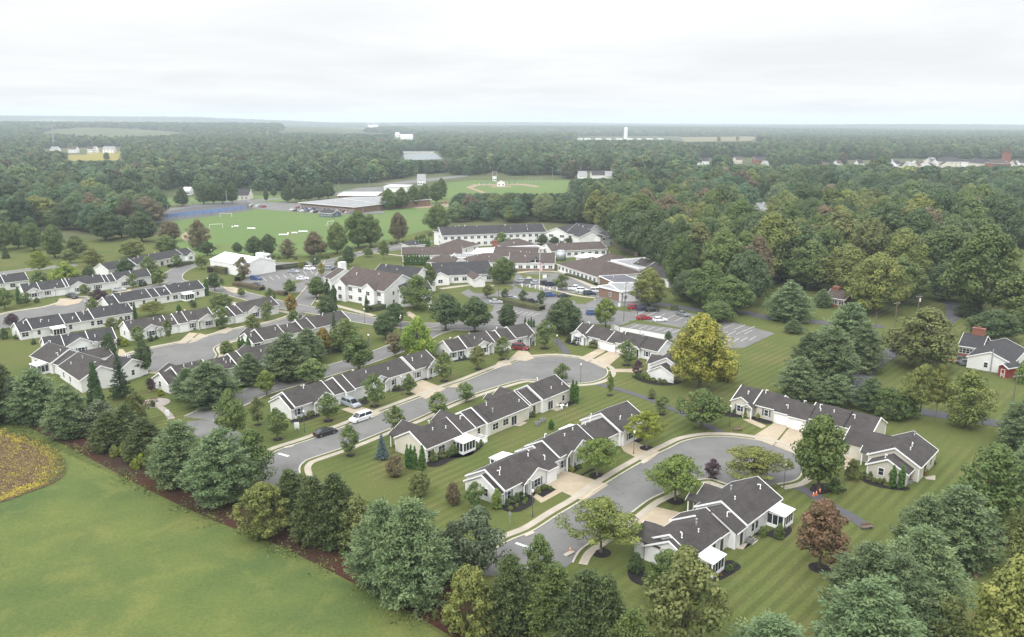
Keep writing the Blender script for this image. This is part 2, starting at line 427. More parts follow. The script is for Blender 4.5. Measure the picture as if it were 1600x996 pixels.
# soybean field: a bushy crop sheet with its own thickness
sb_edge = [(-420, 560), (-150, 630), (0, 671), (40, 682), (85, 703), (101, 722), (100, 742), (80, 757), (40, 772), (0, 786), (-120, 815), (-420, 870)]
def soy():
    P = smooth_line([G(x, y).xy for x, y in sb_edge], True, 3)
    V2 = [Vector((p.x, p.y)) for p in P]
    rs = np.random.RandomState(3)
    xs = [p.x for p in P]; ys = [p.y for p in P]
    v = []; f = []; mi = []
    cx, cy = G(20, 735).xy
    def inside(x, y):
        c = False; j = len(P) - 1
        for i in range(len(P)):
            if (P[i].y > y) != (P[j].y > y) and x < (P[j].x - P[i].x) * (y - P[i].y) / (P[j].y - P[i].y) + P[i].x: c = not c
            j = i
        return c
    X0 = max(min(xs), G(-60, 700).x - 5)
    n = 70000; k = 0
    blobs = [(G(30, 725).xy, 14), (G(60, 728).xy, 5), (G(10, 765).xy, 9), (G(30, 700).xy, 4), (G(-40, 740).xy, 18)]
    def dedge(x, y):
        return min(math.hypot(x - p.x, y - p.y) for p in P[::1])
    while k < n:
        x = rs.uniform(X0, max(xs)); y = rs.uniform(min(ys), max(ys))
        if not inside(x, y): continue
        k += 1
        de = dedge(x, y) if k % 1 == 0 else 9
        brown = any(math.hypot(x - c[0], y - c[1]) < r * (.8 + .35 * math.sin(x * 1.3 + y * .7) + .2 * math.sin(y * 2.1)) for c, r in blobs) and de > 2.5
        green = de < 2.6 * rs.rand() + .3 and y > cy - 6
        s = rs.uniform(.07, .15); a = rs.uniform(0, math.pi); h = rs.uniform(.25, .65)
        nx, ny, nz = rs.normal(size=3) * .5; nz += 1
        nrm = Vector((nx, ny, nz)).normalized(); t = nrm.orthogonal().normalized(); t = Matrix.Rotation(a, 3, nrm) @ t; bb = nrm.cross(t)
        c = Vector((x, y, h)); b0 = len(v)
        for q in (t * s, bb * s * .7, -t * s, -bb * s * .7): v.append(tuple(c + q))
        f.append((b0, b0 + 1, b0 + 2, b0 + 3)); mi.append(2 if green else (1 if brown and rs.rand() < .78 else 0))
    # ground below the crop
    mb = MB(); sheet(mb, [(p.x, p.y, .10) for p in P], 1)
    b0 = len(v); v += mb.v; f += [tuple(b0 + i for i in q) for q in mb.f]; mi += [1] * len(mb.f)
    me = bpy.data.meshes.new('soybean_crop'); me.from_pydata(v, [], f)
    for nme in ('soy', 'soy_brown', 'hay_field'): me.materials.append(MAT[nme])
    me.polygons.foreach_set('material_index', mi)
    o = inst('soybean_crop', me); tag(o, 'yellowing soybean crop with brown patches and a rounded corner', 'crop', kind='stuff')
soy()

# ---------------------------------------------------------------- roads
road = MB(); kerb = MB(); walk = MB(); drive = MB(); path = MB(); verge = MB()
_zk = [0]
def nz(z, d=.0016):
    _zk[0] += 1; return z + d * (_zk[0] % 14)
def road_poly(pts, z=None, sm=0):
    z = z or nz(.022)
    if sm: sheet(road, [(p.x, p.y, z) for p in smooth_line([G(x, y).xy for x, y in pts], True, sm)])
    else: sheet(road, poly_pts(pts, z))
def road_line(pts, w, z=None, kerbs=True, mb=None):
    z = z or nz(.022)
    L = gl(pts); (mb or road)
    strip(mb or road, L, -w / 2, w / 2, 0, z)
    if kerbs:
        strip(kerb, L, w / 2, w / 2 + .28, 0, nz(.11)); strip(kerb, L, -w / 2 - .28, -w / 2, 0, nz(.11))
def kerbed(pts, side, walkd=None, wz=.055):
    L = gl(pts, 5)
    d = .3 * side
    strip(kerb, L, 0, d, 0, nz(.11))
    if walkd: strip(walk, L, side * walkd[0], side * walkd[1], 0, nz(.075, .0011))
# street C (nearest cul-de-sac): hand-traced edges
C_up = [(760, 868), (797.7, 845.5), (832.8, 831), (872, 806), (910.6, 782.8), (943, 759), (1008.5, 720), (1048.6, 700), (1070, 690), (1100, 684), (1130, 683), (1157.7, 685), (1185, 689), (1212, 695), (1236, 706), (1251, 722), (1253, 735), (1243, 750), (1213, 757)]
C_dn = [(1190, 762), (1150, 761), (1112, 749), (1085, 751), (1060, 758), (1036, 770), (1010, 783), (972, 812), (932.6, 840.5), (905, 860), (893, 880)]
road_poly(C_up + C_dn + [(860, 905), (760, 890)])
kerbed(C_up, 1, (1.0, 2.3)); kerbed(C_dn, 1, (1.0, 2.3))
# street B (middle cul-de-sac)
B_up = [(425, 712), (437.6, 703.3), (495, 684.4), (593, 646), (661, 620.5), (700, 605), (730, 595), (775, 577), (818, 562), (842, 558.5), (876, 557.5), (918, 563.8), (943, 574), (948.4, 582.6), (941, 591.4), (920.8, 597.7), (886, 600)]
B_dn = [(860, 599), (835, 594), (810, 595), (750, 612.7), (700, 631.6), (651, 654.3), (608, 670.6), (540.5, 698), (487.8, 715.8), (472.8, 723.3), (466.5, 733.4), (470, 748)]
road_poly(B_up + B_dn + [(400, 742)])
kerbed(B_up, 1, (1.0, 2.3)); kerbed(B_dn, 1, (1.0, 2.2))
# street L (upper left cul-de-sac)
L_up = [(213, 577), (201, 570), (198, 562), (206, 554), (236, 546), (290, 535), (340, 523), (376, 514), (420.5, 505.5), (451, 496.7), (470, 488)]
L_dn = [(480, 500), (450, 508), (400, 522), (350, 536), (333, 545), (337, 556), (325, 566), (300, 577), (263, 581), (238, 580)]
road_poly(L_up + L_dn); kerbed(L_up, 1, (1.0, 2.3)); kerbed(L_dn, 1, (.8, 2.0))
# street O (left)
O_p = [(-40, 505), (12.5, 490), (41, 485), (74, 480), (104, 471), (120, 465), (137, 466), (141, 475), (130, 485), (122, 490), (60, 503), (20, 511), (-40, 520)]
road_poly(O_p); kerbed(O_p[:8], 1, (.8, 2.0)); kerbed(O_p[8:], 1)
road_line([(310, 655), (350, 636), (400, 613), (440, 601), (510, 581), (580, 559), (640, 536), (672, 520), (700, 512)], 7.3)
road_line([(290, 668), (330, 672), (425, 738), (520, 790), (620, 836), (740, 874), (830, 884)], 7.0, kerbs=False)
road_line([(306, 412), (285, 420), (270, 430), (272, 440), (300, 446), (345, 453), (400, 467), (440, 477), (480, 484), (530, 492), (580, 502), (640, 509), (700, 511), (760, 512), (830, 517)], 7.5)
road_line([(140, 470), (200, 457), (262, 444), (275, 440)], 6)
road_line([(-40, 436), (0, 428), (60, 420), (120, 414)], 6)
road_line([(425, 413), (470, 413), (520, 408), (560, 397), (600, 388), (640, 380), (672, 376)], 7)
road_line([(520, 408), (507, 430), (490, 452), (470, 478)], 6.5)
road_poly([(376, 441), (395, 428), (440, 422), (500, 411), (522, 418), (508, 440), (480, 456), (440, 458), (400, 452)])
# care-home drives and car parks
FAC = [(690, 506), (735, 500), (768, 488), (772, 478), (740, 470), (720, 458), (735, 450), (800, 443), (806, 430), (830, 426), (871, 427), (890, 433), (940, 455), (1000, 471), (1010, 480), (1070, 488), (1150, 505), (1211, 521.5), (1163, 544), (1110, 545), (1040, 531), (975, 521), (952, 508), (905, 505), (862, 512), (835, 522), (800, 519), (690, 517)]
road_poly(FAC, .047)
road_poly([(596, 391), (612, 383), (640, 377), (660, 376), (664, 383), (640, 388), (610, 393)], .050)
fc = [(740, 450), (800, 443), (806, 430), (830, 426), (871, 427), (890, 433), (940, 455), (1000, 471)]
# right-hand lanes and paths (dark)
lane = MB()
def lane_line(pts, w): strip(lane, gl(pts), -w / 2, w / 2, 0, nz(.0445, .0001))
lane_line([(1000, 473), (1035, 476), (1100, 486), (1163, 489), (1200, 497), (1260, 502), (1330, 508), (1380, 510)], 5)
lane_line([(1484, 470), (1490, 492), (1450, 522), (1395, 550), (1362, 572), (1346, 590), (1338, 612), (1360, 632), (1434, 643), (1500, 653), (1600, 668)], 4.6)
lane_line([(931, 600), (960, 607), (1014, 624), (1056, 642), (1085, 655), (1110, 668), (1130, 678)], 1.9)
lane_line([(1238, 759), (1262, 768), (1290, 786), (1330, 808), (1358, 826)], 2.3)
lane_line([(868, 530), (877, 540), (886, 553)], 2.0)
# driveways and front walks
for p in ([(848, 756), (851, 748), (866, 733), (886, 737), (903, 742), (951, 758), (912, 784), (880, 770)],
          [(833, 777), (845.5, 787), (880, 768), (874, 763), (848, 778), (838, 772)],
          [(966, 693), (985, 688), (1032, 707), (1010, 724), (975, 706)],
          [(990, 812), (1018, 791), (1066, 802), (1045, 822), (1012, 829)],
          [(645, 600), (660, 594), (697, 608), (665, 624), (640, 612)],
          [(533, 640), (556, 634), (597, 645), (577, 657)],
          [(700, 606), (712, 600), (735, 598), (720, 606)],
          [(905, 560), (938, 544), (950, 547), (918, 566)], [(921, 566), (954, 548), (975, 552), (945, 577)],
          [(947, 580), (960, 577), (1003, 577), (1003, 583), (965, 582)],
          [(1174, 684), (1212, 660), (1232, 666), (1207, 697)], [(1210, 697), (1235, 667), (1254, 672), (1254, 705), (1238, 708)],
          [(1160, 656), (1172, 655), (1198, 666), (1190, 670)],
          [(1316, 716), (1330, 711), (1342, 714), (1336, 722), (1320, 735)],
          [(276, 538), (296, 520), (310, 521), (290, 537)], [(294, 537), (312, 521), (326, 525), (306, 534)],
          [(335, 520), (356, 512), (366, 514), (352, 522)],
          [(86, 478), (93, 467), (112, 466), (130, 468), (124, 474), (105, 478)],
          [(183, 460), (185, 455), (205, 452), (206, 457)],
          [(795, 562), (810, 548), (824, 549), (835, 560), (822, 565)], [(770, 577), (778, 566), (792, 562), (800, 570)],
          [(182, 563), (186, 546), (192, 546), (203, 560), (200, 570)],
          [(355, 455), (348, 449), (365, 449), (385, 455), (375, 461)],
          [(632, 490), (648, 500), (656, 497), (640, 487)]):
    sheet(drive, poly_pts(p, nz(.052, .0012)))
# care-home forecourt walks
for l, w in (([(800, 428), (835, 424), (870, 425), (885, 429), (937, 452), (1000, 467)], 2.6), ([(688, 452), (735, 446), (772, 447)], 2.4), ([(826, 433), (834, 444), (860, 452), (900, 462), (930, 466)], 1.6),
             ([(560, 394), (600, 397), (650, 403)], 1.5), ([(495, 470), (540, 482), (585, 494)], 2.0), ([(232, 1), (233, 1)], 0)):
    if w: strip(walk, gl(l), -w / 2, w / 2, 0, nz(.095, .0010))
for l in ([(346, 470), (400, 480), (470, 492)], [(280, 418), (268, 430), (276, 437), (300, 442)], ):
    strip(path, gl(l), -1, 1, 0, .03)
strip(path, gl([(237, 632), (250, 636), (262, 646), (268, 655)]), -.7, .7, 0, .03)
tag(road.build('road', MAT['asphalt']), kind='structure')
tag(lane.build('lane', MAT['asphalt_dark']), kind='structure')
tag(kerb.build('kerb', MAT['kerb']), kind='structure')
tag(walk.build('pavement', MAT['concrete']), kind='structure')
tag(drive.build('driveway', MAT['tan_concrete']), kind='structure')
tag(path.build('path', MAT['stone']), kind='structure')

# grass islands in the car park
isl = MB()
for p in (K5((800, 458), (890, 470), (1000, 500), (1180, 510), (1330, 540), (1250, 582), (1180, 560), (1000, 512), (880, 500)),
          K5((650, 540), (760, 545), (980, 600), (985, 625), (800, 590), (660, 560)),
          K5((500, 470), (560, 430), (720, 450), (810, 470), (800, 490), (700, 500), (690, 520), (560, 510)),
          K6((230, 310), (345, 345), (340, 350), (220, 335)), K6((0, 265), (140, 260), (60, 300), (0, 300)),
          K6((330, 405), (400, 400), (660, 450), (655, 458), (330, 415)), K6((260, 440), (330, 415), (360, 420), (300, 440)), K5((1450, 600), (1500, 590), (1560, 620), (1440, 615)),
          K5((840, 390), (1040, 400), (990, 425), (870, 415)),
          K4((560, 250), (640, 235), (700, 240), (600, 262))):
    sheet(isl, poly_pts(p, nz(.072, .0013)))
tag(isl.build('traffic_island', MAT['lawn']), kind='structure')

# painted lines
pl = MB()
def pline(a, b, w=.12, z=.056):
    A = G(*a).xy; B = G(*b).xy
    strip(pl, [A, B], -w / 2, w / 2, 0, z)
pline((435, 709), (451, 713.5), .6, .05); pline((806, 849), (832, 858), .5, .05)
for i in range(12):
    x = 992 + i * 15.5
    pline((x, 493.5 + i * 2.2), (x + 17, 486 + i * 2.2))
for i in range(9):
    x = 985 + i * 13; pline((x, 513 + i * 1.5), (x + 13, 508 + i * 1.5))
for i in range(7):
    x = 1085 + i * 13; pline((x, 527 - i * .8), (x + 13, 521 - i * .8)); pline((x + 8, 541 - i * 1.5), (x + 18, 535 - i * 1.5))
for i in range(10):
    x = 400 + i * 10.5; pline((x, 436 - i * 1.8), (x + 6, 441 - i * 1.6))
for i in range(8):
    x = 776 + i * 8; pline((x, 486 + i * 1.2), (x + 9, 482 + i * 1.2))
for i in range(7):
    x = 800 + i * 10; pline((x, 447 + i), (x + 6, 442 + i))
for i in range(6):
    x = 892 + i * 9; pline((x, 461 + i * 2.2), (x + 8, 454 + i * 2.2))
tag(pl.build('road_marking', MAT['paint_line']), kind='structure')

# sports ground
area('football_pitch', [(262, 345), (388, 327), (470, 331), (560, 336), (690, 332), (700, 348), (660, 362), (560, 385), (480, 400), (330, 402), (255, 395), (270, 365)], 'sports_grass', .021, 2)
area('grass_verge', [(246, 322), (250, 310), (440, 305), (470, 312), (410, 318), (330, 318)], 'sports_grass', .033)
area('worn_patch', [(283, 371), (290, 363), (296, 371), (292, 378)], 'infield', .05, 3)
area('tennis_court', [(252, 341.5), (268, 334), (330, 327.5), (380, 322.5), (383, 326), (330, 333)], 'court_blue', .06)
area('tennis_surround', [(240, 349), (246, 328), (300, 322), (387, 317), (394, 329), (330, 338)], 'asphalt_dark', .045)
area('school_yard', [(392, 318), (420, 316), (470, 318), (600, 330), (600, 334), (520, 336), (440, 330), (395, 326)], 'asphalt', 0.0640)
area('school_road', [(236, 331), (300, 320), (395, 312), (440, 309), (440, 311), (395, 317), (300, 324), (240, 335)], 'asphalt', 0.0700)
area('school_forecourt', [(520, 303), (560, 294), (600, 292), (610, 300), (560, 306)], 'asphalt', 0.0760)
area('sports_field', [(600, 320), (690, 308), (700, 290), (680, 288), (740, 282), (890, 282), (885, 300), (860, 310), (780, 320), (700, 335), (600, 335)], 'sports_grass', .040)
area('baseball_infield', [(728, 293), (740, 288.5), (820, 287.5), (844, 291.5), (838, 293), (815, 289.7), (748, 290.3), (738, 294), (775, 306), (768, 307)], 'infield', .05)
area('pitcher_mound', [(766, 291), (798, 291), (800, 293), (770, 293)], 'infield', .05)
area('playground', [(640, 322), (700, 318), (705, 323), (650, 326)], 'infield', .05)
area('far_road', [(600, 287), (700, 276), (730, 273), (732, 276), (700, 280), (610, 291)], 'asphalt', 0.0820)
area('yellow_crop_field', [(104, 238), (190, 237), (184, 251), (108, 252)], 'yellow_field', .1)
area('stubble_field', [(445, 204), (592, 200.5), (600, 203), (560, 209), (450, 209)], 'tan_field', .3)
area('meadow', [(1062, 215), (1182, 214), (1176, 221), (1070, 222)], 'tan_field', .2)
area('pond', [(628, 241), (680, 240), (692, 249), (634, 251)], 'water', .1)
# ---------------------------------------------------------------- foliage
def leaf_material():
    m = bpy.data.materials.new('foliage'); m.use_nodes = True; nt = m.node_tree; L = nt.links.new
    nt.nodes.clear()
    out = nt.nodes.new('ShaderNodeOutputMaterial')
    oi = nt.nodes.new('ShaderNodeObjectInfo')
    at = nt.nodes.new('ShaderNodeAttribute'); at.attribute_name = 'tint'
    # tint: 0..1 old and young leaf clumps, with light painted onto clump tops
    hs = nt.nodes.new('ShaderNodeHueSaturation')
    def rng(s, a, b):
        r = nt.nodes.new('ShaderNodeMapRange'); r.inputs[3].default_value = a; r.inputs[4].default_value = b; L(s, r.inputs[0]); return r.outputs[0]
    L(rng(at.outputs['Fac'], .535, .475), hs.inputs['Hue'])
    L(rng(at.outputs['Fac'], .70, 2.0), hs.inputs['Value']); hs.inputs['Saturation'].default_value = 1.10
    L(oi.outputs['Color'], hs.inputs['Color'])
    d = nt.nodes.new('ShaderNodeBsdfPrincipled'); d.inputs['Roughness'].default_value = .55; d.inputs['Specular IOR Level'].default_value = .25
    t = nt.nodes.new('ShaderNodeBsdfTranslucent')
    L(hs.outputs[0], d.inputs['Base Color']); L(hs.outputs[0], t.inputs['Color'])
    mx = nt.nodes.new('ShaderNodeMixShader'); mx.inputs[0].default_value = .22
    L(d.outputs[0], mx.inputs[1]); L(t.outputs[0], mx.inputs[2]); L(mx.outputs[0], out.inputs['Surface'])
    return m
MAT['foliage'] = leaf_material()

def leaf_mesh(name, c, nrm, size, aspect, tint, seed=0, along=None):
    rs = np.random.RandomState(seed); n = len(c)
    nrm = nrm / (np.linalg.norm(nrm, axis=1, keepdims=True) + 1e-9)
    a = along if along is not None else rs.normal(size=(n, 3))
    a = a - nrm * np.sum(a * nrm, axis=1, keepdims=True); a /= (np.linalg.norm(a, axis=1, keepdims=True) + 1e-9)
    b = np.cross(nrm, a)
    s = size[:, None]
    v = np.empty((n, 4, 3), np.float32)
    v[:, 0] = c + a * s * aspect; v[:, 1] = c + b * s * .6 + a * s * .1; v[:, 2] = c - a * s * .8; v[:, 3] = c - b * s * .6 + a * s * .1
    me = bpy.data.meshes.new(name)
    me.vertices.add(n * 4); me.vertices.foreach_set('co', v.reshape(-1))
    me.loops.add(n * 4); me.loops.foreach_set('vertex_index', np.arange(n * 4, dtype=np.int32))
    me.polygons.add(n); me.polygons.foreach_set('loop_start', np.arange(0, n * 4, 4, dtype=np.int32))
    me.update(calc_edges=True)
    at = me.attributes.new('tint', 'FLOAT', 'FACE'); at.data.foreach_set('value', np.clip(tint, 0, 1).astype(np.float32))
    me.materials.append(MAT['foliage'])
    return me
def unit(rs, n):
    d = rs.normal(size=(n, 3)); return d / np.linalg.norm(d, axis=1, keepdims=True)

def crown_clumps(seed, W, z0, z1, nc, per, leaf, rc, prof='round', flat=.8, hollow=.55, sparse=0.0):
    """clump centres through the crown's volume, a tuft of leaves on each"""
    rs = np.random.RandomState(seed); H = z1 - z0; R_ = W / 2
    C = []; RC = []
    lob = rs.uniform(0, 6.28, 3)
    while len(C) < nc:
        t = rs.uniform(0, 1)
        if prof == 'round': w = max(0, math.sin(math.pi * (.08 + .92 * t) ** .8)) ** .62
        elif prof == 'oval': w = max(0, math.sin(math.pi * (.05 + .9 * t) ** .75)) ** .7
        elif prof == 'dome': w = (1 - t ** 2.4) ** .55 * min(1, .55 + 2.2 * t)
        elif prof == 'vase': w = (.35 + .65 * t) if t < .7 else 1 - ((t - .7) / .3) ** 2 * .55
        elif prof == 'cone': w = (1 - t) ** .8 * .98 + .03
        elif prof == 'column': w = 1 if t < .55 else (1 - ((t - .55) / .45) ** 1.6) * .97 + .03
        else: w = 1
        a = rs.uniform(0, 2 * math.pi)
        lobe = 1 + .13 * math.sin(2 * a + lob[0] + 2 * t) + .10 * math.sin(3 * a + lob[1] - 3 * t) + .06 * math.sin(5 * a + lob[2])
        r = R_ * w * lobe * (rs.uniform(hollow ** 2, 1) ** .5)
        k = rs.uniform(.7, 1.25) * rc
        rr = max(0, r - k * .7)
        C.append((rr * math.cos(a), rr * math.sin(a), z0 + H * t * (1 - k / H * .5) + (k * .2))); RC.append(k)
    C = np.array(C); RC = np.array(RC)
    ct = rs.uniform(.15, .85, nc)
    idx = np.repeat(np.arange(nc), per)
    d = unit(rs, nc * per); d[:, 2] += .25; d /= np.linalg.norm(d, axis=1, keepdims=True)
    rad = rs.uniform(.45, 1.0, nc * per) ** .5
    p = C[idx] + d * (RC[idx] * rad)[:, None] * np.array([1, 1, flat])
    nrm = d * 1.25 + unit(rs, nc * per) * .6 + np.array([0, 0, .45])
    tint = ct[idx] * .65 + rs.uniform(0, .35, nc * per) + .12 * (d[:, 2])  # last term paints upper leaves of each clump lighter, as if lit
    size = leaf * rs.uniform(.6, 1.3, nc * per)
    return p, nrm, size, tint, C

def limbs(mb, C, H0, trunk_r, seed, n=9, m=0, top=None):
    rs = random.Random(seed); C = [Vector(c) for c in C]
    zt = top or (max(c.z for c in C) * .72)
    pts = [Vector((0, 0, -.2)), Vector((rs.uniform(-.02, .02) * zt, rs.uniform(-.02, .02) * zt, H0)), Vector((rs.uniform(-.05, .05) * zt, rs.uniform(-.05, .05) * zt, zt))]
    mb.cyl(pts[0], pts[1], trunk_r * 1.25, trunk_r * .85, 7, m); mb.cyl(pts[1], pts[2], trunk_r * .85, trunk_r * .25, 6, m)
    for c in rs.sample(C, min(n, len(C))):
        z = H0 + (zt - H0) * rs.uniform(0, .6)
        if c.z < z: z = max(H0 * .8, c.z * .75)
        t = (z - H0) / max(.1, zt - H0)
        p = pts[1].lerp(pts[2], max(0, min(1, t)))
        mid = p.lerp(c, .5) + Vector((0, 0, -.06 * (c - p).length))
        mb.cyl(p, mid, trunk_r * .45, trunk_r * .28, 5, m); mb.cyl(mid, c, trunk_r * .28, trunk_r * .08, 4, m)

TREE = {}     # kind -> list of (crown mesh, trunk mesh, nominal width, nominal height)
def reg(kind, crown, trunk, W, H): TREE.setdefault(kind, []).append((crown, trunk, W, H))

def mk_broad(kind, seed, W, H, z0, nc, per, leaf, rc, prof, tr, bark='bark', nl=9, flat=.8, hollow=.55, asp=1.0):
    p, n, s, t, C = crown_clumps(seed, W, z0, H, nc, per, leaf, rc, prof, flat, hollow)
    cm = leaf_mesh(kind + '_crown', p, n, s, asp, t, seed)
    mb = MB(); limbs(mb, C, z0 * .9 if z0 > .5 else .4, tr, seed, nl)
    reg(kind, cm, mb.mesh(kind + '_trunk', MAT[bark]), W, H)

def mk_conifer(kind, seed, W, H, z0, whorls, arms, per, leaf, droop, prof, tr, asp=1.6, puff=.5, jag=.2, spread=1.0):
    """branches in whorls round a straight trunk, needles in tufts on the outer two thirds of each"""
    rs = np.random.RandomState(seed); P = []; N = []; S = []; T = []; AL = []
    mb = MB(); mb.cyl((0, 0, -.2), (0, 0, H * .93), tr, tr * .12, 6)
    for w in range(whorls):
        t = max(0, min(1, (w + rs.uniform(-.3, .3)) / whorls)); z = z0 + (H - z0) * t
        if prof == 'pine': wd = max(0, 1 - t ** 1.7) ** .75 * min(1, .62 + 1.5 * t)
        else: wd = max(0, 1 - t) ** .85 * .97 + .04
        na = max(3, int(arms * (.45 + .55 * wd)))
        a0 = rs.uniform(0, 6.28)
        for k in range(na):
            a = a0 + 2 * math.pi * k / na + rs.uniform(-.3, .3)
            Ln = W / 2 * wd * rs.uniform(1 - jag, 1 + jag * .5)
            ct = rs.uniform(.15, .8)
            dirn = np.array([math.cos(a), math.sin(a), 0])
            nt_ = max(2, int(Ln / puff / .75))
            if Ln > 1.2: mb.cyl((0, 0, z), tuple(dirn * Ln * .75 + np.array([0, 0, z - droop * Ln * .5])), tr * .22, tr * .06, 4, cap=False)
            for q in range(nt_):
                f = (q + .6) / nt_
                if f < .28 and Ln > 2: continue
                c = dirn * Ln * f + np.array([0, 0, z - droop * Ln * f * f + .12 * Ln * f * (0 if droop > .2 else 1)])
                c = c + rs.normal(size=3) * puff * .28 * spread
                m = int(per * rs.uniform(.7, 1.2))
                d = unit(rs, m); d[:, 2] = d[:, 2] * .7 + .15
                P.append(c + d * puff * rs.uniform(.3, 1, (m, 1)) * np.array([1.05, 1.05, .6]))
                al = d * .8 + dirn * .6 + np.array([0, 0, .25 - droop])
                AL.append(al); N.append(unit(rs, m) * .8 + np.array([0, 0, .8]))
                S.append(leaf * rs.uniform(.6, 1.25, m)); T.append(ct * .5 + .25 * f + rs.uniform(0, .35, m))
    # leader
    P = np.concatenate(P); N = np.concatenate(N); S = np.concatenate(S); T = np.concatenate(T); AL = np.concatenate(AL)
    reg(kind, leaf_mesh(kind + '_crown', P, N, S, asp, T, seed, AL), mb.mesh(kind + '_trunk', MAT['bark']), W, H)

for s in (1, 2, 3): mk_conifer('pine', s, 11, 13.5, .5, 19, 12, 36, .175, .04, 'pine', .22, asp=1.8, puff=.74, jag=.27, spread=1.5)
for s in (4, 5): mk_conifer('hemlock', s, 7.5, 11, .3, 26, 12, 26, .17, .20, 'pine', .2, asp=1.3, puff=.58, jag=.26)
mk_conifer('spruce', 6, 4.5, 6.5, .3, 22, 9, 14, .12, .05, 'cone', .1, asp=1.5, puff=.26, jag=.15)
mk_conifer('spire', 7, 7.0, 13, .6, 24, 8, 9, .17, .12, 'cone', .17, asp=1.9, puff=.36, jag=.35)
for s in (11, 12, 13): mk_broad('round', s, 6.2, 7.8, 1.7, 85, 75, .20, .85, 'round', .15, flat=.75)
for s in (14, 15): mk_broad('dense', s, 8, 9.5, 1.9, 120, 75, .23, .95, 'oval', .2, flat=.75)
for s in (16, 17): mk_broad('young', s, 4.5, 6.5, 1.2, 70, 56, .16, .60, 'oval', .09, 'pale_bark', nl=16, hollow=.25)
for s in (18, 19): mk_broad('locust', s, 10.2, 8.0, 2.5, 170, 66, .16, .95, 'dome', .16, 'pale_bark', nl=34, flat=.40, hollow=.30)
for s in (21, 22, 23): mk_broad('oak', s, 16, 17, 2.6, 200, 80, .34, 1.75, 'dome', .42, nl=12, flat=.8, hollow=.55)
for s in (24, 25): mk_broad('loose', s, 9, 11, 1.0, 130, 55, .25, 1.05, 'round', .2, nl=14, flat=.85, hollow=.35)
mk_broad('willow', 26, 10, 9.5, .7, 110, 70, .22, 1.05, 'dome', .3, flat=1.25, asp=1.7)
mk_broad('crab', 27, 8.5, 7.6, .5, 150, 65, .18, .75, 'dome', .2, flat=.75)
mk_broad('crab', 28, 8.5, 7.6, .5, 150, 65, .18, .75, 'dome', .2, flat=.75)
mk_broad('arbor', 29, 1.5, 4.2, .05, 70, 60, .11, .24, 'column', .06, nl=2, flat=1.6, hollow=.8, asp=1.4)
mk_broad('cone', 30, 3.4, 8.5, .1, 120, 55, .15, .45, 'cone', .12, nl=2, flat=1.4, hollow=.8)
mk_broad('shrub', 31, 2.0, 1.5, 0.0, 40, 48, .10, .36, 'dome', .04, nl=5)
mk_broad('shrub', 32, 2.0, 1.5, 0.0, 40, 48, .10, .36, 'dome', .04, nl=5, hollow=.3)
mk_broad('ball', 33, 1.6, 1.25, 0.0, 60, 50, .075, .22, 'round', .04, nl=3, hollow=.85)
# crowns seen from several hundred metres
for s in (41, 42, 43, 44): mk_broad('wood', s, 15, 17, 1.5, 75, 26, .85, 2.2, 'dome', .4, nl=4, flat=.75, hollow=.65)

COLS = dict(pine=(.118, .158, .080), pineg=(.098, .130, .066), hemlock=(.066, .086, .036), spruce=(.030, .055, .024), blue=(.095, .135, .135),
            green=(.080, .110, .038), dark=(.058, .084, .036), mid=(.098, .128, .046), light=(.115, .155, .045), yellow=(.155, .180, .040), gold=(.195, .185, .048),
            orange=(.155, .115, .035), red=(.118, .082, .050), brown=(.120, .100, .060), olive=(.105, .118, .046), olivel=(.135, .150, .050), plum=(.055, .032, .042),
            willow=(.150, .195, .045), arb=(.060, .115, .032), arbd=(.045, .075, .028), sage=(.095, .115, .068), bright=(.17, .20, .03))
KIND = dict(pine=('pine_tree', 'pine'), hemlock=('hemlock_tree', 'evergreen tree'), spruce=('spruce_tree', 'spruce'), spire=('spire_conifer', 'conifer'),
            round=('maple_tree', 'tree'), dense=('shade_tree', 'tree'), young=('young_tree', 'tree'), locust=('locust_tree', 'tree'), oak=('oak_tree', 'tree'),
            loose=('broadleaf_tree', 'tree'), willow=('willow_tree', 'willow'), crab=('crab_tree', 'tree'), arbor=('arborvitae', 'evergreen shrub'),
            cone=('conical_evergreen', 'evergreen tree'), shrub=('shrub', 'shrub'), ball=('clipped_shrub', 'shrub'), wood=('woodland_tree', 'tree'))
mulch = MB()
tcount = {}
def plant(kind, X, Y, W, H, col, label, group=None, variant=None, rz=None, ring=False, z=0.0):
    lst = TREE[kind]; k = tcount.get(kind, 0); tcount[kind] = k + 1
    cm, tm, W0_, H0_ = lst[(variant if variant is not None else k) % len(lst)]
    nm, cat = KIND[kind]
    e = empty(nm, (X, Y, z), rnd.uniform(0, 6.28) if rz is None else rz, label, cat, group)
    sc = (W / W0_, W / W0_, H / H0_)
    c = inst('crown', cm, e, scale=sc); t = inst('trunk', tm, e, scale=sc)
    b = COLS[col] if isinstance(col, str) else col
    j = rnd.uniform(.90, 1.10); c.color = (b[0] * j * rnd.uniform(.95, 1.05), b[1] * j, b[2] * j, 1)
    if ring:
        r = max(.8, min(1.5, W * .19)); n = 14; b0 = len(mulch.v)
        mulch.v += [(X + r * math.cos(2 * math.pi * i / n), Y + r * math.sin(2 * math.pi * i / n), z + .05) for i in range(n)] + [(X, Y, z + .12)]
        for i in range(n): mulch.f.append((b0 + i, b0 + (i + 1) % n, b0 + n)); mulch.m.append(0)
    return e
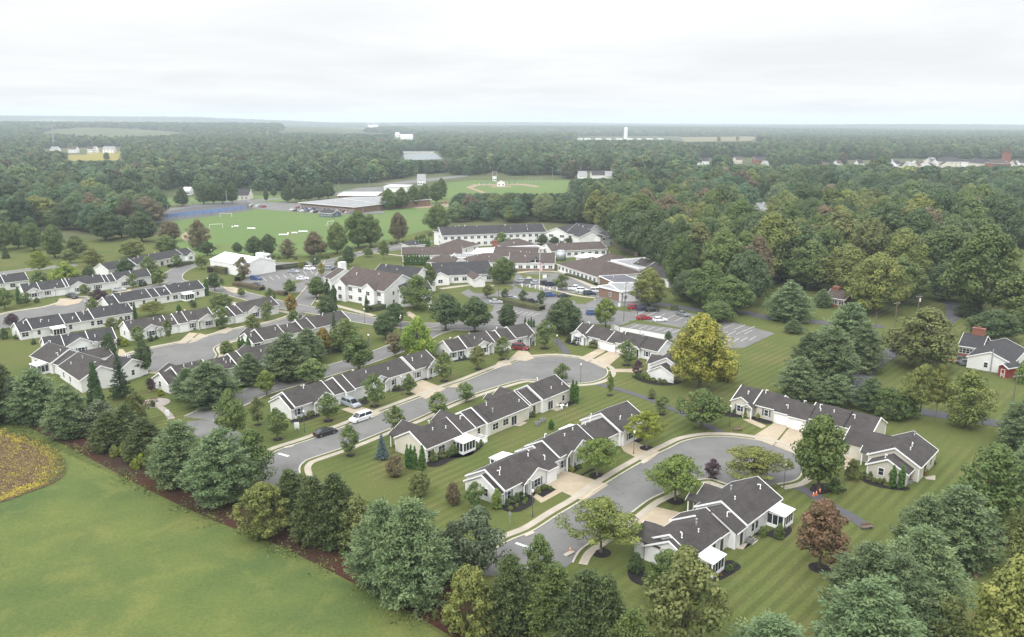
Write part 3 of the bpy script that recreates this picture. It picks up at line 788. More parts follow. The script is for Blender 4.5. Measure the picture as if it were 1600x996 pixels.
def T(kind, x, yb, yt, w, col, label, group=None, ring=False, variant=None):
    """tree from its place in the photograph: foot at (x, yb), top at row yt, crown w pixels wide"""
    g = G(x, yb); dep = PX(g)[2]
    # height so that the crown's top lands on row yt
    lo, hi = .2, 45
    for _ in range(30):
        m = (lo + hi) / 2
        if PX((g.x, g.y, m))[1] > yt: lo = m
        else: hi = m
    W = w * dep / FPX * {'pine': 1.14, 'hemlock': 1.32, 'loose': 1.1, 'locust': 1.08}.get(kind, 1.0); H = hi
    # the far rim of a wide crown shows above its middle, so take a little off
    if kind not in ('arbor', 'cone', 'spruce', 'spire'): H = max(H - W * .06, H * .8)
    return plant(kind, g.x, g.y, W, H, col, label, group, variant, ring=ring)
# ---------------------------------------------------------------- building kit
SL = .54
def win_mesh(w, h, panes=1, sash=True):
    mb = MB(); mb.box(-w / 2 - .09, w / 2 + .09, -.05, .02, -.09, h + .09, 0)
    pw = w / panes
    for i in range(panes):
        x0 = -w / 2 + i * pw + .045; x1 = x0 + pw - .09
        if sash: mb.box(x0, x1, -.062, -.04, .03, h / 2 - .03, 1); mb.box(x0, x1, -.07, -.04, h / 2 + .03, h - .03, 1)
        else: mb.box(x0, x1, -.065, -.04, .03, h - .03, 1)
    return mb.mesh('window', [MAT['white_trim'], MAT['glass']])
WIN = {1: win_mesh(.9, 1.3), 2: win_mesh(1.7, 1.3, 2), 3: win_mesh(2.4, 1.3, 3), 'slide': win_mesh(1.7, 1.95, 2, False), 'attic': win_mesh(.9, .5, 1, False), 'strip': win_mesh(1.4, .6, 1, False)}
_s = MB(); _s.box(-.2, .2, -.05, .02, -.05, 1.35); SHUT = _s.mesh('shutter', MAT['shutter'])
_s = MB(); _s.box(-1.3, 1.3, -.06, .02, 0, 2.15)
for k in range(4): _s.box(-1.24, 1.24, -.085, -.06, .05 + k * .53, .05 + k * .53 + .47)
GARAGE = _s.mesh('garage_door', MAT['white_trim'])
_s = MB(); _s.box(-.52, .52, -.06, .02, 0, 2.15, 0); _s.box(-.42, .42, -.08, -.05, .05, 2.05, 1); DOOR = _s.mesh('door', [MAT['white_trim'], MAT['door_dark']])
_s = MB(); _s.cyl((0, 0, -.4), (0, 0, .42), .07, .07, 8); _s.cyl((0, 0, .40), (0, 0, .50), .15, .12, 8); _s.cyl((0, 0, -.02), (0, 0, .06), .16, .10, 8); PIPE = _s.mesh('vent_pipe', MAT['vent_white'], True)
_s = MB(); _s.cyl((0, 0, -.4), (0, 0, .75), .08, .08, 8); _s.cyl((0, 0, .72), (.42, 0, .72), .08, .08, 8); _s.cyl((.40, 0, .75), (.40, 0, .50), .08, .08, 8); _s.cyl((0, 0, -.02), (0, 0, .08), .18, .1, 8); HOOK = _s.mesh('vent_pipe', MAT['vent_white'], True)
_s = MB(); _s.cyl((0, 0, -.4), (0, 0, .9), .14, .14, 10); _s.cyl((0, 0, .85), (0, 0, 1.1), .2, .2, 10); FLUE = _s.mesh('flue', MAT['vent_grey'], True)

def sunroom_meshes(w, d):
    f = MB()
    for x in (0, w): 
        for y in (0, -d): f.box(x - .09, x + .09, y - .09, y + .09, 0, 2.35)
    f.box(-.05, w + .05, -d - .05, -d + .03, 0, .55); f.box(-.05, .03, -d + .03, 0, 0, .55); f.box(w - .03, w + .05, -d + .03, 0, 0, .55)
    f.box(-.05, w + .05, -d - .05, -d + .03, 2.15, 2.35); f.box(-.05, .03, -d, 0, 2.15, 2.35); f.box(w - .03, w + .05, -d, 0, 2.15, 2.35)
    n = 4
    for i in range(1, n): f.box(w * i / n - .05, w * i / n + .05, -d - .04, -d + .02, .5, 2.2)
    for x in (0, w):
        for i in range(1, 3): f.box(x - .04, x + .04, -d * i / 3 - .05, -d * i / 3 + .05, .5, 2.2)
    g = MB(); g.box(.02, w - .02, -d + .0, -d + .02, .5, 2.2); g.box(0, .015, -d + .02, -.02, .5, 2.2); g.box(w - .015, w, -d + .02, -.02, .5, 2.2)
    r = MB(); r.add([(-.25, .0, 2.72), (w + .25, .0, 2.72), (w + .25, -d - .3, 2.42), (-.25, -d - .3, 2.42), (-.25, .0, 2.62), (w + .25, .0, 2.62), (w + .25, -d - .3, 2.32), (-.25, -d - .3, 2.32)],
                [(0, 3, 2, 1), (4, 5, 6, 7), (0, 1, 5, 4), (1, 2, 6, 5), (2, 3, 7, 6), (3, 0, 4, 7)])
    return f.mesh('sunroom', MAT['white_trim']), g.mesh('pane', MAT['glass']), r.mesh('roof', MAT['white_metal'])
SUNR = sunroom_meshes(3.3, 2.7)

def roof_slab(mb, sec3, x0, x1, t=.13, m=0):
    """gable roof slab: sec3 = (y, z) eave, ridge, eave"""
    (a, b, c) = sec3
    s = [a, b, c, (c[0], c[1] - t), (b[0], b[1] - t), (a[0], a[1] - t)]
    mb.prism_x(s, x0, x1, m)

def row(label, pL, pR, D, secs, ze=2.75, siding='white_siding', roofm='roof_grey', group='terraces of linked bungalows', feats=(), name='bungalow_row', cat='house', slope=SL, vents=True, seed=1, hang=.32):
    """linked single-storey houses. pL, pR: photo pixels of the visible eave's ends (height ze); D: depth away from it.
    secs: (pixel x of the section's right end, near set-back, far set-back, height step, siding or None)
    feats: (what, pixel x, side 'n'/'f', ...)"""
    A = G(*pL, ze); B = G(*pR, ze); d = (B - A).xy; Lt = d.length; ang = math.atan2(d.y, d.x); dn = d.normalized()
    root = empty(name, (A.x, A.y, 0), ang, label, cat, group)
    def ux(px, z=ze):
        lo, hi = -10.0, Lt + 10
        for _ in range(40):
            m = (lo + hi) / 2
            if PX((A.x + dn.x * m, A.y + dn.y * m, z))[0] < px: lo = m
            else: hi = m
        return lo
    rs = random.Random(seed)
    wall = MB(); rf = MB(); tr = MB(); wmats = [siding]
    S = []; x0 = 0.0
    for s in secs:
        pxr, n_, f_, dz = s[:4]; sd = s[4] if len(s) > 4 and s[4] else siding
        x1 = min(ux(pxr), Lt) if pxr < pR[0] - .5 else Lt
        if sd not in wmats: wmats.append(sd)
        y0, y1, e = n_, D - f_, ze + dz; ym = (y0 + y1) / 2; r = e + slope * (y1 - y0) / 2
        S.append((x0, x1, y0, y1, e, r))
        wall.prism_x([(y0, 0), (y1, 0), (y1, e), (ym, r - .02), (y0, e)], x0, x1, wmats.index(sd))
        h = hang
        ea, eb = (y0 - h, e - slope * h + .13), (y1 + h, e - slope * h + .13)
        roof_slab(rf, (ea, (ym, r + .13), eb), x0 - .18, x1 + .18)
        tr.box(x0 - .16, x1 + .16, ea[0] - .07, ea[0] - .003, ea[1] - .2, ea[1] - .02); tr.box(x0 - .16, x1 + .16, eb[0] + .003, eb[0] + .07, eb[1] - .2, eb[1] - .02)
        for xc in (x0, x1):                   # corner boards
            for yc in (y0, y1): tr.box(xc - .08, xc + .08, yc - .04 if yc == y0 else yc - .1, yc + .1 if yc == y0 else yc + .04, 0.01, e - .05)
        x0 = x1
    for i, (xa, xb, y0, y1, e, r) in enumerate(S):       # rake boards where a section stands above its neighbour
        ym = (y0 + y1) / 2; ea = (y0 - hang, e - slope * hang + .13); eb = (y1 + hang, e - slope * hang + .13)
        for sd_, xe in ((-1, xa - .34), (1, xb + .14)):
            j = i + sd_
            if 0 <= j < len(S) and S[j][5] > r - .02: continue
            tr.prism_x([(ea[0] - .01, ea[1] + .03), (ym, r + .16), (eb[0] + .01, eb[1] + .03), (eb[0] + .01, eb[1] - .24), (ym, r - .11), (ea[0] - .01, ea[1] - .24)], xe, xe + .13)
    def sec_at(u):
        for s in S:
            if s[0] - .01 <= u <= s[1] + .01: return s
        return S[0] if u < 0 else S[-1]
    def face(u, side):   # wall plane
        s = sec_at(u); return s[2] if side == 'n' else s[3]
    def put(nm, me, u, side, z=0, dy=0.0):
        y = face(u, side)
        return inst(nm, me, root, (u, y - dy if side == 'n' else y + dy, z), 0 if side == 'n' else math.pi)
    for f in feats:
        w = f[0]; u = ux(f[1], 1.5) if f[1] is not None else 0; side = f[2] if len(f) > 2 else 'n'
        if w == 'win':
            k = f[3] if len(f) > 3 else 2; o = put('window', WIN[k], u, side, .12 if k == 'slide' else .85)
            if len(f) > 4 and f[4]:
                hw = {1: .45, 2: .85, 3: 1.2}[k] + .3
                for q in (-hw, hw): inst('shutter', SHUT, o, (q, 0, 0))
        elif w == 'garage': put('garage_door', GARAGE, u, side)
        elif w == 'door': put('door', DOOR, u, side)
        elif w == 'sun':
            s = sec_at(u); e = inst('sunroom', SUNR[0], root, (u - 1.65 if side == 'n' else u + 1.65, face(u, side) + (0 if side == 'n' else 0), 0), 0 if side == 'n' else math.pi)
            inst('pane', SUNR[1], e); inst('sunroom_roof', SUNR[2], e)
        elif w == 'rail':
            m = MB(); a, b, dd = f[3]; y = face(u, side)
            for x in np.arange(a, b + .01, .16): m.box(x - .02, x + .02, -dd - .02, -dd + .02, .35, 1.15)
            m.box(a, b, -dd - .04, -dd + .04, 1.12, 1.2); m.box(a, b, -dd, 0, .2, .34); m.box(b - .04, b + .04, -dd, 0, 1.12, 1.2); m.box(a, b, -dd - .03, -dd + .03, 0, .3)
            for q in np.arange(0, dd, .16): m.box(b - .02, b + .02, -q - .02, -q + .02, .35, 1.15)
            m.build('deck_railing', MAT['white_trim'], root, (u, y, 0), 0 if side == 'n' else math.pi)
        elif w in ('gable', 'porch'):
            gw = f[3]; pj = f[4]; s = sec_at(u); sgn = -1 if side == 'n' else 1; yb = s[2] if side == 'n' else s[3]
            e = s[4] - (0 if w == 'gable' else .25); r = e + slope * gw / 2 * (1.0 if w == 'gable' else 1.15)
            inn = gw / 2 + .1; y_out = yb + sgn * pj; y_in = yb - sgn * inn
            mbs = MB(); hh = .25; sl2 = (r - e) / (gw / 2)
            sec = [(u - gw / 2 - hh, e - sl2 * hh + .14), (u, r + .14), (u + gw / 2 + hh, e - sl2 * hh + .14), (u + gw / 2 + hh, e - sl2 * hh + .01), (u, r + .01), (u - gw / 2 - hh, e - sl2 * hh + .01)]
            ya, yb2 = sorted((y_out + sgn * .2, y_in)); rf.prism_y(sec, ya, yb2)
            yr0, yr1 = sorted((y_out + sgn * .2, y_out + sgn * .27))
            tr.prism_y([(u - gw / 2 - hh, sec[0][1] + .02), (u, r + .16), (u + gw / 2 + hh, sec[0][1] + .02), (u + gw / 2 + hh, sec[0][1] - .22), (u, r - .08), (u - gw / 2 - hh, sec[0][1] - .22)], yr0, yr1)
            if w == 'gable':
                y0_, y1_ = sorted((y_out, yb)); wall.prism_y([(u - gw / 2, 0), (u + gw / 2, 0), (u + gw / 2, e), (u, r - .02), (u - gw / 2, e)], y0_, y1_, 0)
                o = inst('window', WIN[2 if gw > 4 else 1], root, (u, y_out, .85), 0 if side == 'n' else math.pi)
                for q in (-1.15, 1.15): inst('shutter', SHUT, o, (q if gw > 4 else q * .65, 0, 0))
            else:
                y0_, y1_ = sorted((y_out, y_out - sgn * .12)); wall.prism_y([(u - gw / 2, e - .25), (u + gw / 2, e - .25), (u + gw / 2, e), (u, r - .02), (u - gw / 2, e)], y0_, y1_, 0)
                for q in (-gw / 2 + .12, gw / 2 - .12):
                    cm = MB(); cm.box(u + q - .09, u + q + .09, *sorted((y_out - sgn * .02, y_out - sgn * .2)), 0, e - .24); cm.build('porch_column', MAT['white_trim'], root)
                put('door', DOOR, u, side, .05); 
        elif w == 'rakefin':   # short raised parapet between two units, painted white
            s = sec_at(u); ym = (s[2] + s[3]) / 2; y1_ = s[2] if side == 'n' else s[3]
            wall.prism_x(sorted([(ym, s[5] + .1), (y1_, s[4] + .1)]) + [(y1_, s[4] + .5), (ym, s[5] + .5)][::1 if side == 'n' else 1], u - .1, u + .1, 0)
        elif w == 'vents':
            pass
    # end windows
    for (xe, rz_) in ((0, -math.pi / 2), (Lt, math.pi / 2)):
        s = S[0] if xe == 0 else S[-1]
        if (s[3] - s[2]) > 3 and rs.random() < .5: inst('window', WIN[1], root, (xe, (s[2] + s[3]) / 2 + rs.uniform(-1, 1), .9), rz_)
    if vents:
        for s in S:
            n = 3 if s[1] - s[0] > 7 else (1 if s[1] - s[0] > 2.5 and rs.random() < .6 else 0)
            for k in range(n):
                u = rs.uniform(s[0] + .8, s[1] - .8); fr = rs.choice([-1, -1, 1]) * rs.uniform(.12, .7); hw = (s[3] - s[2]) / 2
                me = HOOK if k == 0 else (FLUE if (k == 1 and rs.random() < .25) else PIPE)
                inst('vent_pipe', me, root, (u, (s[2] + s[3]) / 2 + fr * hw, s[5] - abs(fr) * hw * slope + .12), rs.uniform(0, 6.28))
    wall.build('wall', [MAT[m] for m in wmats], root); rf.build('roof', MAT[roofm], root); tr.build('trim', MAT['white_trim'], root)
    return root

def block(label, pL, pR, D, ze=3.0, kind='gable', slope=.42, roofm='roof_brown', wallm='white_siding', wins=(0, 0), floors=1, name='care_home_wing', cat='building', group='linked wings of the care home', base=None, par=.5, gates=(), vents=3, wk=2, end=True, hang=.35, seed=3, zb=0.0):
    """free-standing block; kind gable / hip / flat / across (ridge running away from the visible wall)"""
    A = G(*pL, ze + zb); B = G(*pR, ze + zb); d = (B - A).xy; L = d.length; ang = math.atan2(d.y, d.x)
    root = empty(name, (A.x, A.y, zb), ang, label, cat, group); rs = random.Random(seed)
    wall = MB(); rf = MB(); tr = MB(); t = .15; h = hang
    if kind == 'gable':
        r = ze + slope * D / 2
        wall.prism_x([(0, 0), (D, 0), (D, ze), (D / 2, r - .02), (0, ze)], 0, L)
        ea, eb = (-h, ze - slope * h + t), (D + h, ze - slope * h + t)
        roof_slab(rf, (ea, (D / 2, r + t), eb), -h, L + h)
        for xe in (-h - .05, L + h - .02): tr.prism_x([(ea[0], ea[1] + .03), (D / 2, r + t + .03), (eb[0], eb[1] + .03), (eb[0], eb[1] - .28), (D / 2, r - .14), (ea[0], ea[1] - .28)], xe, xe + .07)
        tr.box(-h, L + h, ea[0] - .08, ea[0] - .004, ea[1] - .25, ea[1] - .02)
        zr = lambda x, y: r - abs(y - D / 2) * slope
    elif kind == 'across':
        r = ze + slope * L / 2
        wall.prism_y([(0, 0), (L, 0), (L, ze), (L / 2, r - .02), (0, ze)], 0, D)
        ea = ze - slope * h + t
        rf.prism_y([(-h, ea), (L / 2, r + t), (L + h, ea), (L + h, ea - .13), (L / 2, r + t - .13), (-h, ea - .13)], -h, D + h)
        tr.prism_y([(-h, ea + .03), (L / 2, r + t + .03), (L + h, ea + .03), (L + h, ea - .28), (L / 2, r - .14), (-h, ea - .28)], -h - .06, -h + .02)
        tr.box(-h - .07, -h - .003, -h, D + h, ea - .24, ea - .02); tr.box(L + h + .003, L + h + .07, -h, D + h, ea - .24, ea - .02)
        zr = lambda x, y: r - abs(x - L / 2) * slope
    elif kind == 'hip':
        r = ze + slope * min(D, L) / 2; k = min(D, L) / 2
        wall.box(0, L, 0, D, 0, ze)
        a = ze - slope * h + t
        p = [(-h, -h, a), (L + h, -h, a), (L + h, D + h, a), (-h, D + h, a)]
        if L >= D: q = [(k, D / 2, r + t), (L - k, D / 2, r + t)]; fs = [(0, 1, 5, 4), (1, 2, 5), (2, 3, 4, 5), (3, 0, 4)]
        else: q = [(L / 2, k, r + t), (L / 2, D - k, r + t)]; fs = [(0, 1, 4), (1, 2, 5, 4), (2, 3, 5), (3, 0, 4, 5)]
        rf.add(p + q, fs + [(3, 2, 1, 0)])
        tr.box(-h - .06, L + h + .06, -h - .06, -h - .003, a - .22, a + .01); tr.box(-h - .06, -h - .003, -h, D + h, a - .22, a + .01); tr.box(L + h + .003, L + h + .06, -h, D + h, a - .22, a + .01)
        zr = lambda x, y: min(r, ze + slope * min(x, L - x, y, D - y))
    else:
        wall.box(0, L, 0, D, 0, ze - .02); rf.box(-h, L + h, -h, D + h, ze - .015, ze + .12)
        if par: 
            for b in ((-h - .1, L + h + .1, -h - .1, -h + .15), (-h - .1, L + h + .1, D + h - .15, D + h + .1), (-h - .1, -h + .15, -h + .16, D + h - .16), (L + h - .15, L + h + .1, -h + .16, D + h - .16)): tr.box(*b, ze - .1, ze + par)
        zr = lambda x, y: ze + .1
    n = wins[0]
    if base: MBb = MB(); MBb.box(-.04, L + .04, -.04, D + .04, 0, .9); MBb.build('base_course', MAT[base], root)
    for fl in range(floors):
        for i in range(n):
            inst('window', WIN[wk], root, ((i + .5) * L / n, -.03 if not base else -.06, .95 + fl * 2.9))
        for i in range(wins[1]):
            inst('window', WIN[1], root, (0, (i + .5) * D / wins[1], .95 + fl * 2.9), -math.pi / 2); inst('window', WIN[1], root, (L, (i + .5) * D / wins[1], .95 + fl * 2.9), math.pi / 2)
    for (fx, gw, pj) in gates:      # cross gables on the visible side
        u = fx * L; rr = ze + slope * 1.25 * gw / 2; s2 = slope * 1.25
        inn = (rr - ze) / slope if kind != 'flat' else 2
        rf.prism_y([(u - gw / 2 - .25, ze - s2 * .25 + t), (u, rr + t), (u + gw / 2 + .25, ze - s2 * .25 + t), (u + gw / 2 + .25, ze - s2 * .25 + .02), (u, rr + .02), (u - gw / 2 - .25, ze - s2 * .25 + .02)], -pj - .2, inn)
        tr.prism_y([(u - gw / 2 - .25, ze - s2 * .25 + t + .02), (u, rr + t + .02), (u + gw / 2 + .25, ze - s2 * .25 + t + .02), (u + gw / 2 + .25, ze - s2 * .25 - .12), (u, rr - .12), (u - gw / 2 - .25, ze - s2 * .25 - .12)], -pj - .28, -pj - .2)
        wall.prism_y([(u - gw / 2, 0), (u + gw / 2, 0), (u + gw / 2, ze), (u, rr - .02), (u - gw / 2, ze)], -pj, .05)
        for fl in range(floors): inst('window', WIN[2], root, (u, -pj, .95 + fl * 2.9))
    for i in range(vents):
        x, y = rs.uniform(.15, .85) * L, rs.uniform(.15, .7) * D
        inst('vent_pipe', PIPE if rs.random() < .6 else HOOK, root, (x, y, zr(x, y) + .1), rs.uniform(0, 6))
    wall.build('wall', MAT[wallm], root); rf.build('roof', MAT[roofm], root)
    if tr.v: tr.build('trim', MAT['white_trim'], root)
    return root, L
# ---------------------------------------------------------------- the bungalow terraces
row('long white terrace nearest the camera, two white-roofed sunrooms on its back', (1087, 878.5), (1222, 777.5), 8.4,
    [(1093.5, .3, .3, -.55), (1134.5, 1.2, 0, 0), (1149.5, 1.2, -.6, -.12), (1166, 0, .8, -.12), (1219.5, 0, 0, .1), (1232, 1.0, -.3, -.3)], ze=2.85,
    feats=[('sun', 1107, 'n'), ('sun', 1206, 'n'), ('win', 1127, 'n', 1), ('door', 1139, 'n'), ('win', 1176, 'n', 1), ('win', 1182, 'n', 1), ('door', 1158, 'n'),
           ('gable', 1102, 'f', 5.4, 1.6), ('porch', 1112, 'f', 2.0, 2.4), ('gable', 1190, 'f', 5.4, 1.5), ('porch', 1178, 'f', 2.0, 2.6), ('win', 1213, 'n', 1)], seed=2)
row('white terrace across the nearest street, with tan double driveways and gabled fronts', (783.5, 767.5), (1006, 656), 8.4,
    [(788.5, .35, .35, -.55), (852, 0, 0, 0), (867, -.35, .6, -.12), (880, .9, -.3, .05), (932, .9, .0, .45), (967, .3, .9, .0), (1006, -.4, -.4, .35)], ze=2.85,
    feats=[('win', 795, 'n', 1, True), ('porch', 819, 'n', 1.9, .8), ('gable', 836, 'n', 4.8, .45), ('garage', 859.5, 'n'), ('garage', 873.5, 'n'), ('win', 884.5, 'n', 1, True),
           ('porch', 894, 'n', 2.0, .6), ('gable', 912, 'n', 4.8, .4), ('garage', 948, 'n'), ('garage', 960, 'n'), ('gable', 980, 'n', 5.0, .4),
           ('sun', 851, 'f'), ('sun', 950, 'f'), ('rail', 838, 'f', (0, 3.2, 2.4))], seed=4)
row('cream terrace between the two near streets, white sunroom and deck on its left half', (665.8, 700.7), (889.5, 609), 8.3,
    [(720.5, 0, 0, 0), (747, .7, .5, -.15), (761.5, .7, 0, -.1), (766.5, 0, 0, .1, 'white_siding'), (825.5, 0, 0, .1), (832, .8, .3, -.05), (848, .8, .3, -.1), (855.6, 0, 0, .3, 'white_siding'), (889.5, 0, 0, .3)], ze=2.85,
    siding='cream_siding',
    feats=[('win', 673, 'n'), ('win', 690, 'n'), ('sun', 717, 'n'), ('rail', 732, 'n', (0, 3.4, 2.6)), ('win', 752, 'n', 1), ('win', 774, 'n'), ('win', 790, 'n'), ('win', 803, 'n', 'slide'), ('door', 839, 'n'), ('win', 860, 'n', 'slide'), ('win', 880, 'n', 1),
           ('gable', 693, 'f', 5.0, 2.8), ('porch', 678, 'f', 2.2, 2.6), ('gable', 745, 'f', 5.0, 2.0), ('gable', 838, 'f', 5.2, 2.2), ('porch', 822, 'f', 2.2, 2.4)], seed=5)
row('white gabled terrace across the street from the white minivan', (456.5, 636.8), (682.3, 567.8), 8.3,
    [(461.5, .4, .4, -.5), (520, 0, 0, 0), (538.8, .3, .5, -.1), (550.6, -.6, 0, .05), (643.4, 0, 0, .1), (647.5, .4, .2, -.1), (684, -.2, 0, .25)], ze=2.85,
    feats=[('win', 467, 'n', 1, True), ('porch', 493, 'n', 1.9, 1.0), ('gable', 507, 'n', 4.8, .5), ('garage', 532, 'n'), ('gable', 593, 'n', 4.6, .5), ('porch', 602, 'n', 1.8, 1.1), ('win', 614, 'n', 1, True), ('garage', 636, 'n'),
           ('win', 652, 'n', 1, True), ('porch', 668, 'n', 1.9, 1.0), ('gable', 676, 'n', 4.4, .5)], seed=6)
row('cream-fronted terrace on the right, two white garages side by side', (1145, 625), (1361, 679), 8.2,
    [(1175, 0, 0, .0), (1210, .7, 0, .05), (1234, .2, .5, -.15, 'white_siding'), (1262, -.5, 1.2, -.15, 'white_siding'), (1318, .4, .0, .1), (1361, .4, 0, .1)], ze=2.8, siding='tan_siding',
    feats=[('gable', 1159, 'n', 4.6, .5), ('porch', 1172, 'n', 2.0, 1.4), ('win', 1195, 'n', 1, True), ('garage', 1222, 'n'), ('garage', 1248, 'n'), ('gable', 1288, 'n', 4.8, .6), ('porch', 1302, 'n', 2.0, 1.0), ('win', 1346, 'n', 1, True), ('win', 1326, 'n', 1)], seed=7)
row('tan end house with a stepped gable wall behind two cone-shaped evergreens', (1428.5, 739), (1463, 702.7), 8.6,
    [(1437.2, 1.1, .9, -.6), (1463, 0, 0, 0)], ze=2.9, siding='tan_siding',
    feats=[('win', 1445, 'n', 'slide'), ('win', 1454, 'n', 1), ('gable', 1452, 'f', 7.0, 5.5), ('porch', 1441, 'f', 2.2, 1.6), ('door', 1433, 'n')], seed=8)
row('white terrace behind the middle cul-de-sac, left of the golden tree', (897, 521), (1027, 550), 8.2,
    [(912, 0, 0, 0), (939, .5, 0, 0), (950, .1, .5, -.15), (960.5, -.3, .8, -.15), (998, .3, 0, .1), (1027, .3, 0, .1)], ze=2.8,
    feats=[('gable', 904, 'n', 4.4, .5), ('porch', 913, 'n', 2.0, 1.0), ('win', 928, 'n', 1, True), ('garage', 945, 'n'), ('garage', 956, 'n'), ('gable', 982, 'n', 4.8, .6), ('porch', 996, 'n', 2.0, 1.0), ('win', 1010, 'n', 1, True)], seed=9)
row('white end house with a sunroom, half hidden behind the golden tree', (1059, 583), (1098, 556), 8.4,
    [(1066.5, 1.0, .9, -.7), (1098, 0, 0, 0)], ze=2.8, feats=[('sun', 1078, 'n'), ('win', 1062, 'n', 1), ('win', 1090, 'n', 1), ('gable', 1075, 'f', 5, 1.2)], seed=10)
row('white terrace behind the round-topped tree beside the red minivan', (706.6, 548.5), (834.6, 523.5), 8.2,
    [(730.5, .2, .4, -.2), (737, 0, 0, .1), (772, 0, 0, .1), (787, .3, .6, -.1), (806.5, -.3, .2, .0), (835, 0, 0, .25)], ze=2.8,
    feats=[('win', 709, 'n', 1, True), ('win', 721, 'n', 1, True), ('gable', 754, 'n', 4.2, .5), ('porch', 764, 'n', 1.9, 1.0), ('garage', 780, 'n'), ('garage', 797, 'n'), ('win', 813, 'n', 1, True), ('porch', 828, 'n', 2.2, 1.2)], seed=11)
row('white terrace at the middle left backing on to the pines', (396.6, 534.5), (546, 501.5), 8.2,
    [(412.5, .3, .3, -.4), (445, 0, 0, 0), (476, .6, .5, -.15), (493.5, 0, .2, .15, 'white_siding'), (546, 0, 0, .2)], ze=2.8,
    feats=[('win', 403, 'n', 2), ('win', 430, 'n'), ('win', 470, 'n', 1), ('win', 505, 'n'), ('win', 528, 'n'), ('gable', 420, 'f', 5, 2), ('gable', 512, 'f', 5, 2)], seed=12)
row('white terrace mostly hidden by pines, its windowed end by the garden path', (264.7, 598), (462, 549), 8.2,
    [(284, .4, .4, -.55), (330, 0, 0, 0), (372, .6, .4, -.2), (386, 0, .3, .15, 'white_siding'), (462, 0, 0, .2)], ze=2.8,
    feats=[('win', 272, 'n', 1), ('win', 300, 'n'), ('win', 350, 'n', 1), ('win', 400, 'n'), ('gable', 300, 'f', 5, 2), ('gable', 420, 'f', 5, 2), ('win', 440, 'n')], seed=13)
row('white terrace with three gabled fronts above the upper left cul-de-sac', (203, 518.5), (334, 497), 8.2,
    [(262, 0, 0, 0), (279, .3, .5, -.1), (295, .0, .2, .1), (334, .4, 0, .3)], ze=2.8,
    feats=[('gable', 236, 'n', 4.6, .6), ('porch', 248, 'n', 2.0, 1.2), ('garage', 270.5, 'n'), ('garage', 287, 'n'), ('win', 302, 'n', 1, True), ('porch', 314, 'n', 2.0, 1.0), ('gable', 325, 'n', 4.6, .5)], seed=14, siding='white_siding')
row('short white terrace between street trees at the mouth of the upper left cul-de-sac', (357, 494), (435.5, 477.4), 8.2,
    [(367.6, .4, .4, -.4), (380.5, -.2, .4, -.1), (435, .3, 0, .2)], ze=2.8,
    feats=[('garage', 374, 'n'), ('gable', 398, 'n', 4.8, .6), ('porch', 407, 'n', 2.0, 1.2), ('win', 420, 'n', 1, True)], seed=15)
row('long white terrace at the far left, backs to the camera, one sunroom at its middle', (31.4, 517.4), (208, 489), 8.2,
    [(51.5, .3, .4, -.4), (100, 0, 0, 0), (128, .3, .4, -.1), (148, .2, .6, -.05, 'white_siding'), (208, 0, 0, .25)], ze=2.8,
    feats=[('win', 40, 'n', 2), ('win', 61, 'n', 1), ('sun', 88, 'n'), ('win', 102, 'n', 1), ('win', 111, 'n', 1), ('win', 145, 'n', 1), ('win', 156, 'n', 2), ('win', 189, 'n', 1), ('win', 199, 'n'), ('gable', 60, 'f', 5, 2.2), ('gable', 178, 'f', 5, 2.2)], seed=16, roofm='roof_charcoal')
row('white terrace with a sunroom on its right half beside the tall clipped evergreen', (170.6, 475.3), (318.7, 451.4), 8.2,
    [(187, .3, .3, -.4), (236, 0, 0, 0), (251, .3, .4, -.1), (268, .2, .6, -.05, 'white_siding'), (319, 0, 0, .25)], ze=2.8,
    feats=[('win', 178, 'n', 1), ('win', 203, 'n', 2), ('win', 225, 'n', 1), ('door', 244, 'n'), ('win', 263, 'n', 1), ('win', 274, 'n', 2), ('sun', 290, 'n'), ('win', 309, 'n', 1), ('gable', 200, 'f', 5, 2.2), ('gable', 296, 'f', 5, 2.2)], seed=17, roofm='roof_charcoal')
row('white terrace with a black pickup on its driveway, gabled fronts facing the camera', (37.6, 457), (235.9, 432.6), 8.2,
    [(62, 0, 0, 0), (104, .2, 0, 0), (109, .2, .2, .2), (163, .0, 0, .2), (170, 0, .5, .0), (182, .3, .5, -.05), (208, 0, 0, .25), (236, .2, 0, .25)], ze=2.8,
    feats=[('gable', 53, 'n', 4.4, .5), ('porch', 62, 'n', 2.0, 1.0), ('win', 75, 'n', 1, True), ('garage', 97, 'n'), ('gable', 123, 'n', 5.0, .6), ('win', 153, 'n', 2, True), ('garage', 176, 'n'), ('gable', 195, 'n', 5.2, .6), ('win', 220, 'n', 2, True)], seed=18, roofm='roof_charcoal')
row('white bungalow block at the left edge of the picture', (-50, 449), (44, 438), 8.2, [(-5, 0, 0, 0), (8, .3, .4, -.2), (44, 0, 0, .1)], ze=2.8, feats=[('win', 20, 'n', 2), ('gable', -20, 'n', 5, .6)], seed=19, roofm='roof_charcoal')
row('white terrace at the edge of the park, farthest of the bungalow rows', (169.5, 422.3), (303, 396), 8.2,
    [(205, 0, 0, 0), (213, 0, .3, -.1), (250, 0, 0, .1, 'tan_siding'), (268, 0, 0, .1, 'tan_siding'), (286, .5, .3, .3), (303, 0, 0, .0)], ze=2.8,
    feats=[('win', 181, 'n', 1), ('win', 240, 'n', 2), ('win', 253, 'n', 'slide'), ('gable', 293, 'n', 4, 2.0), ('win', 262, 'n', 1)], seed=20, roofm='roof_charcoal')
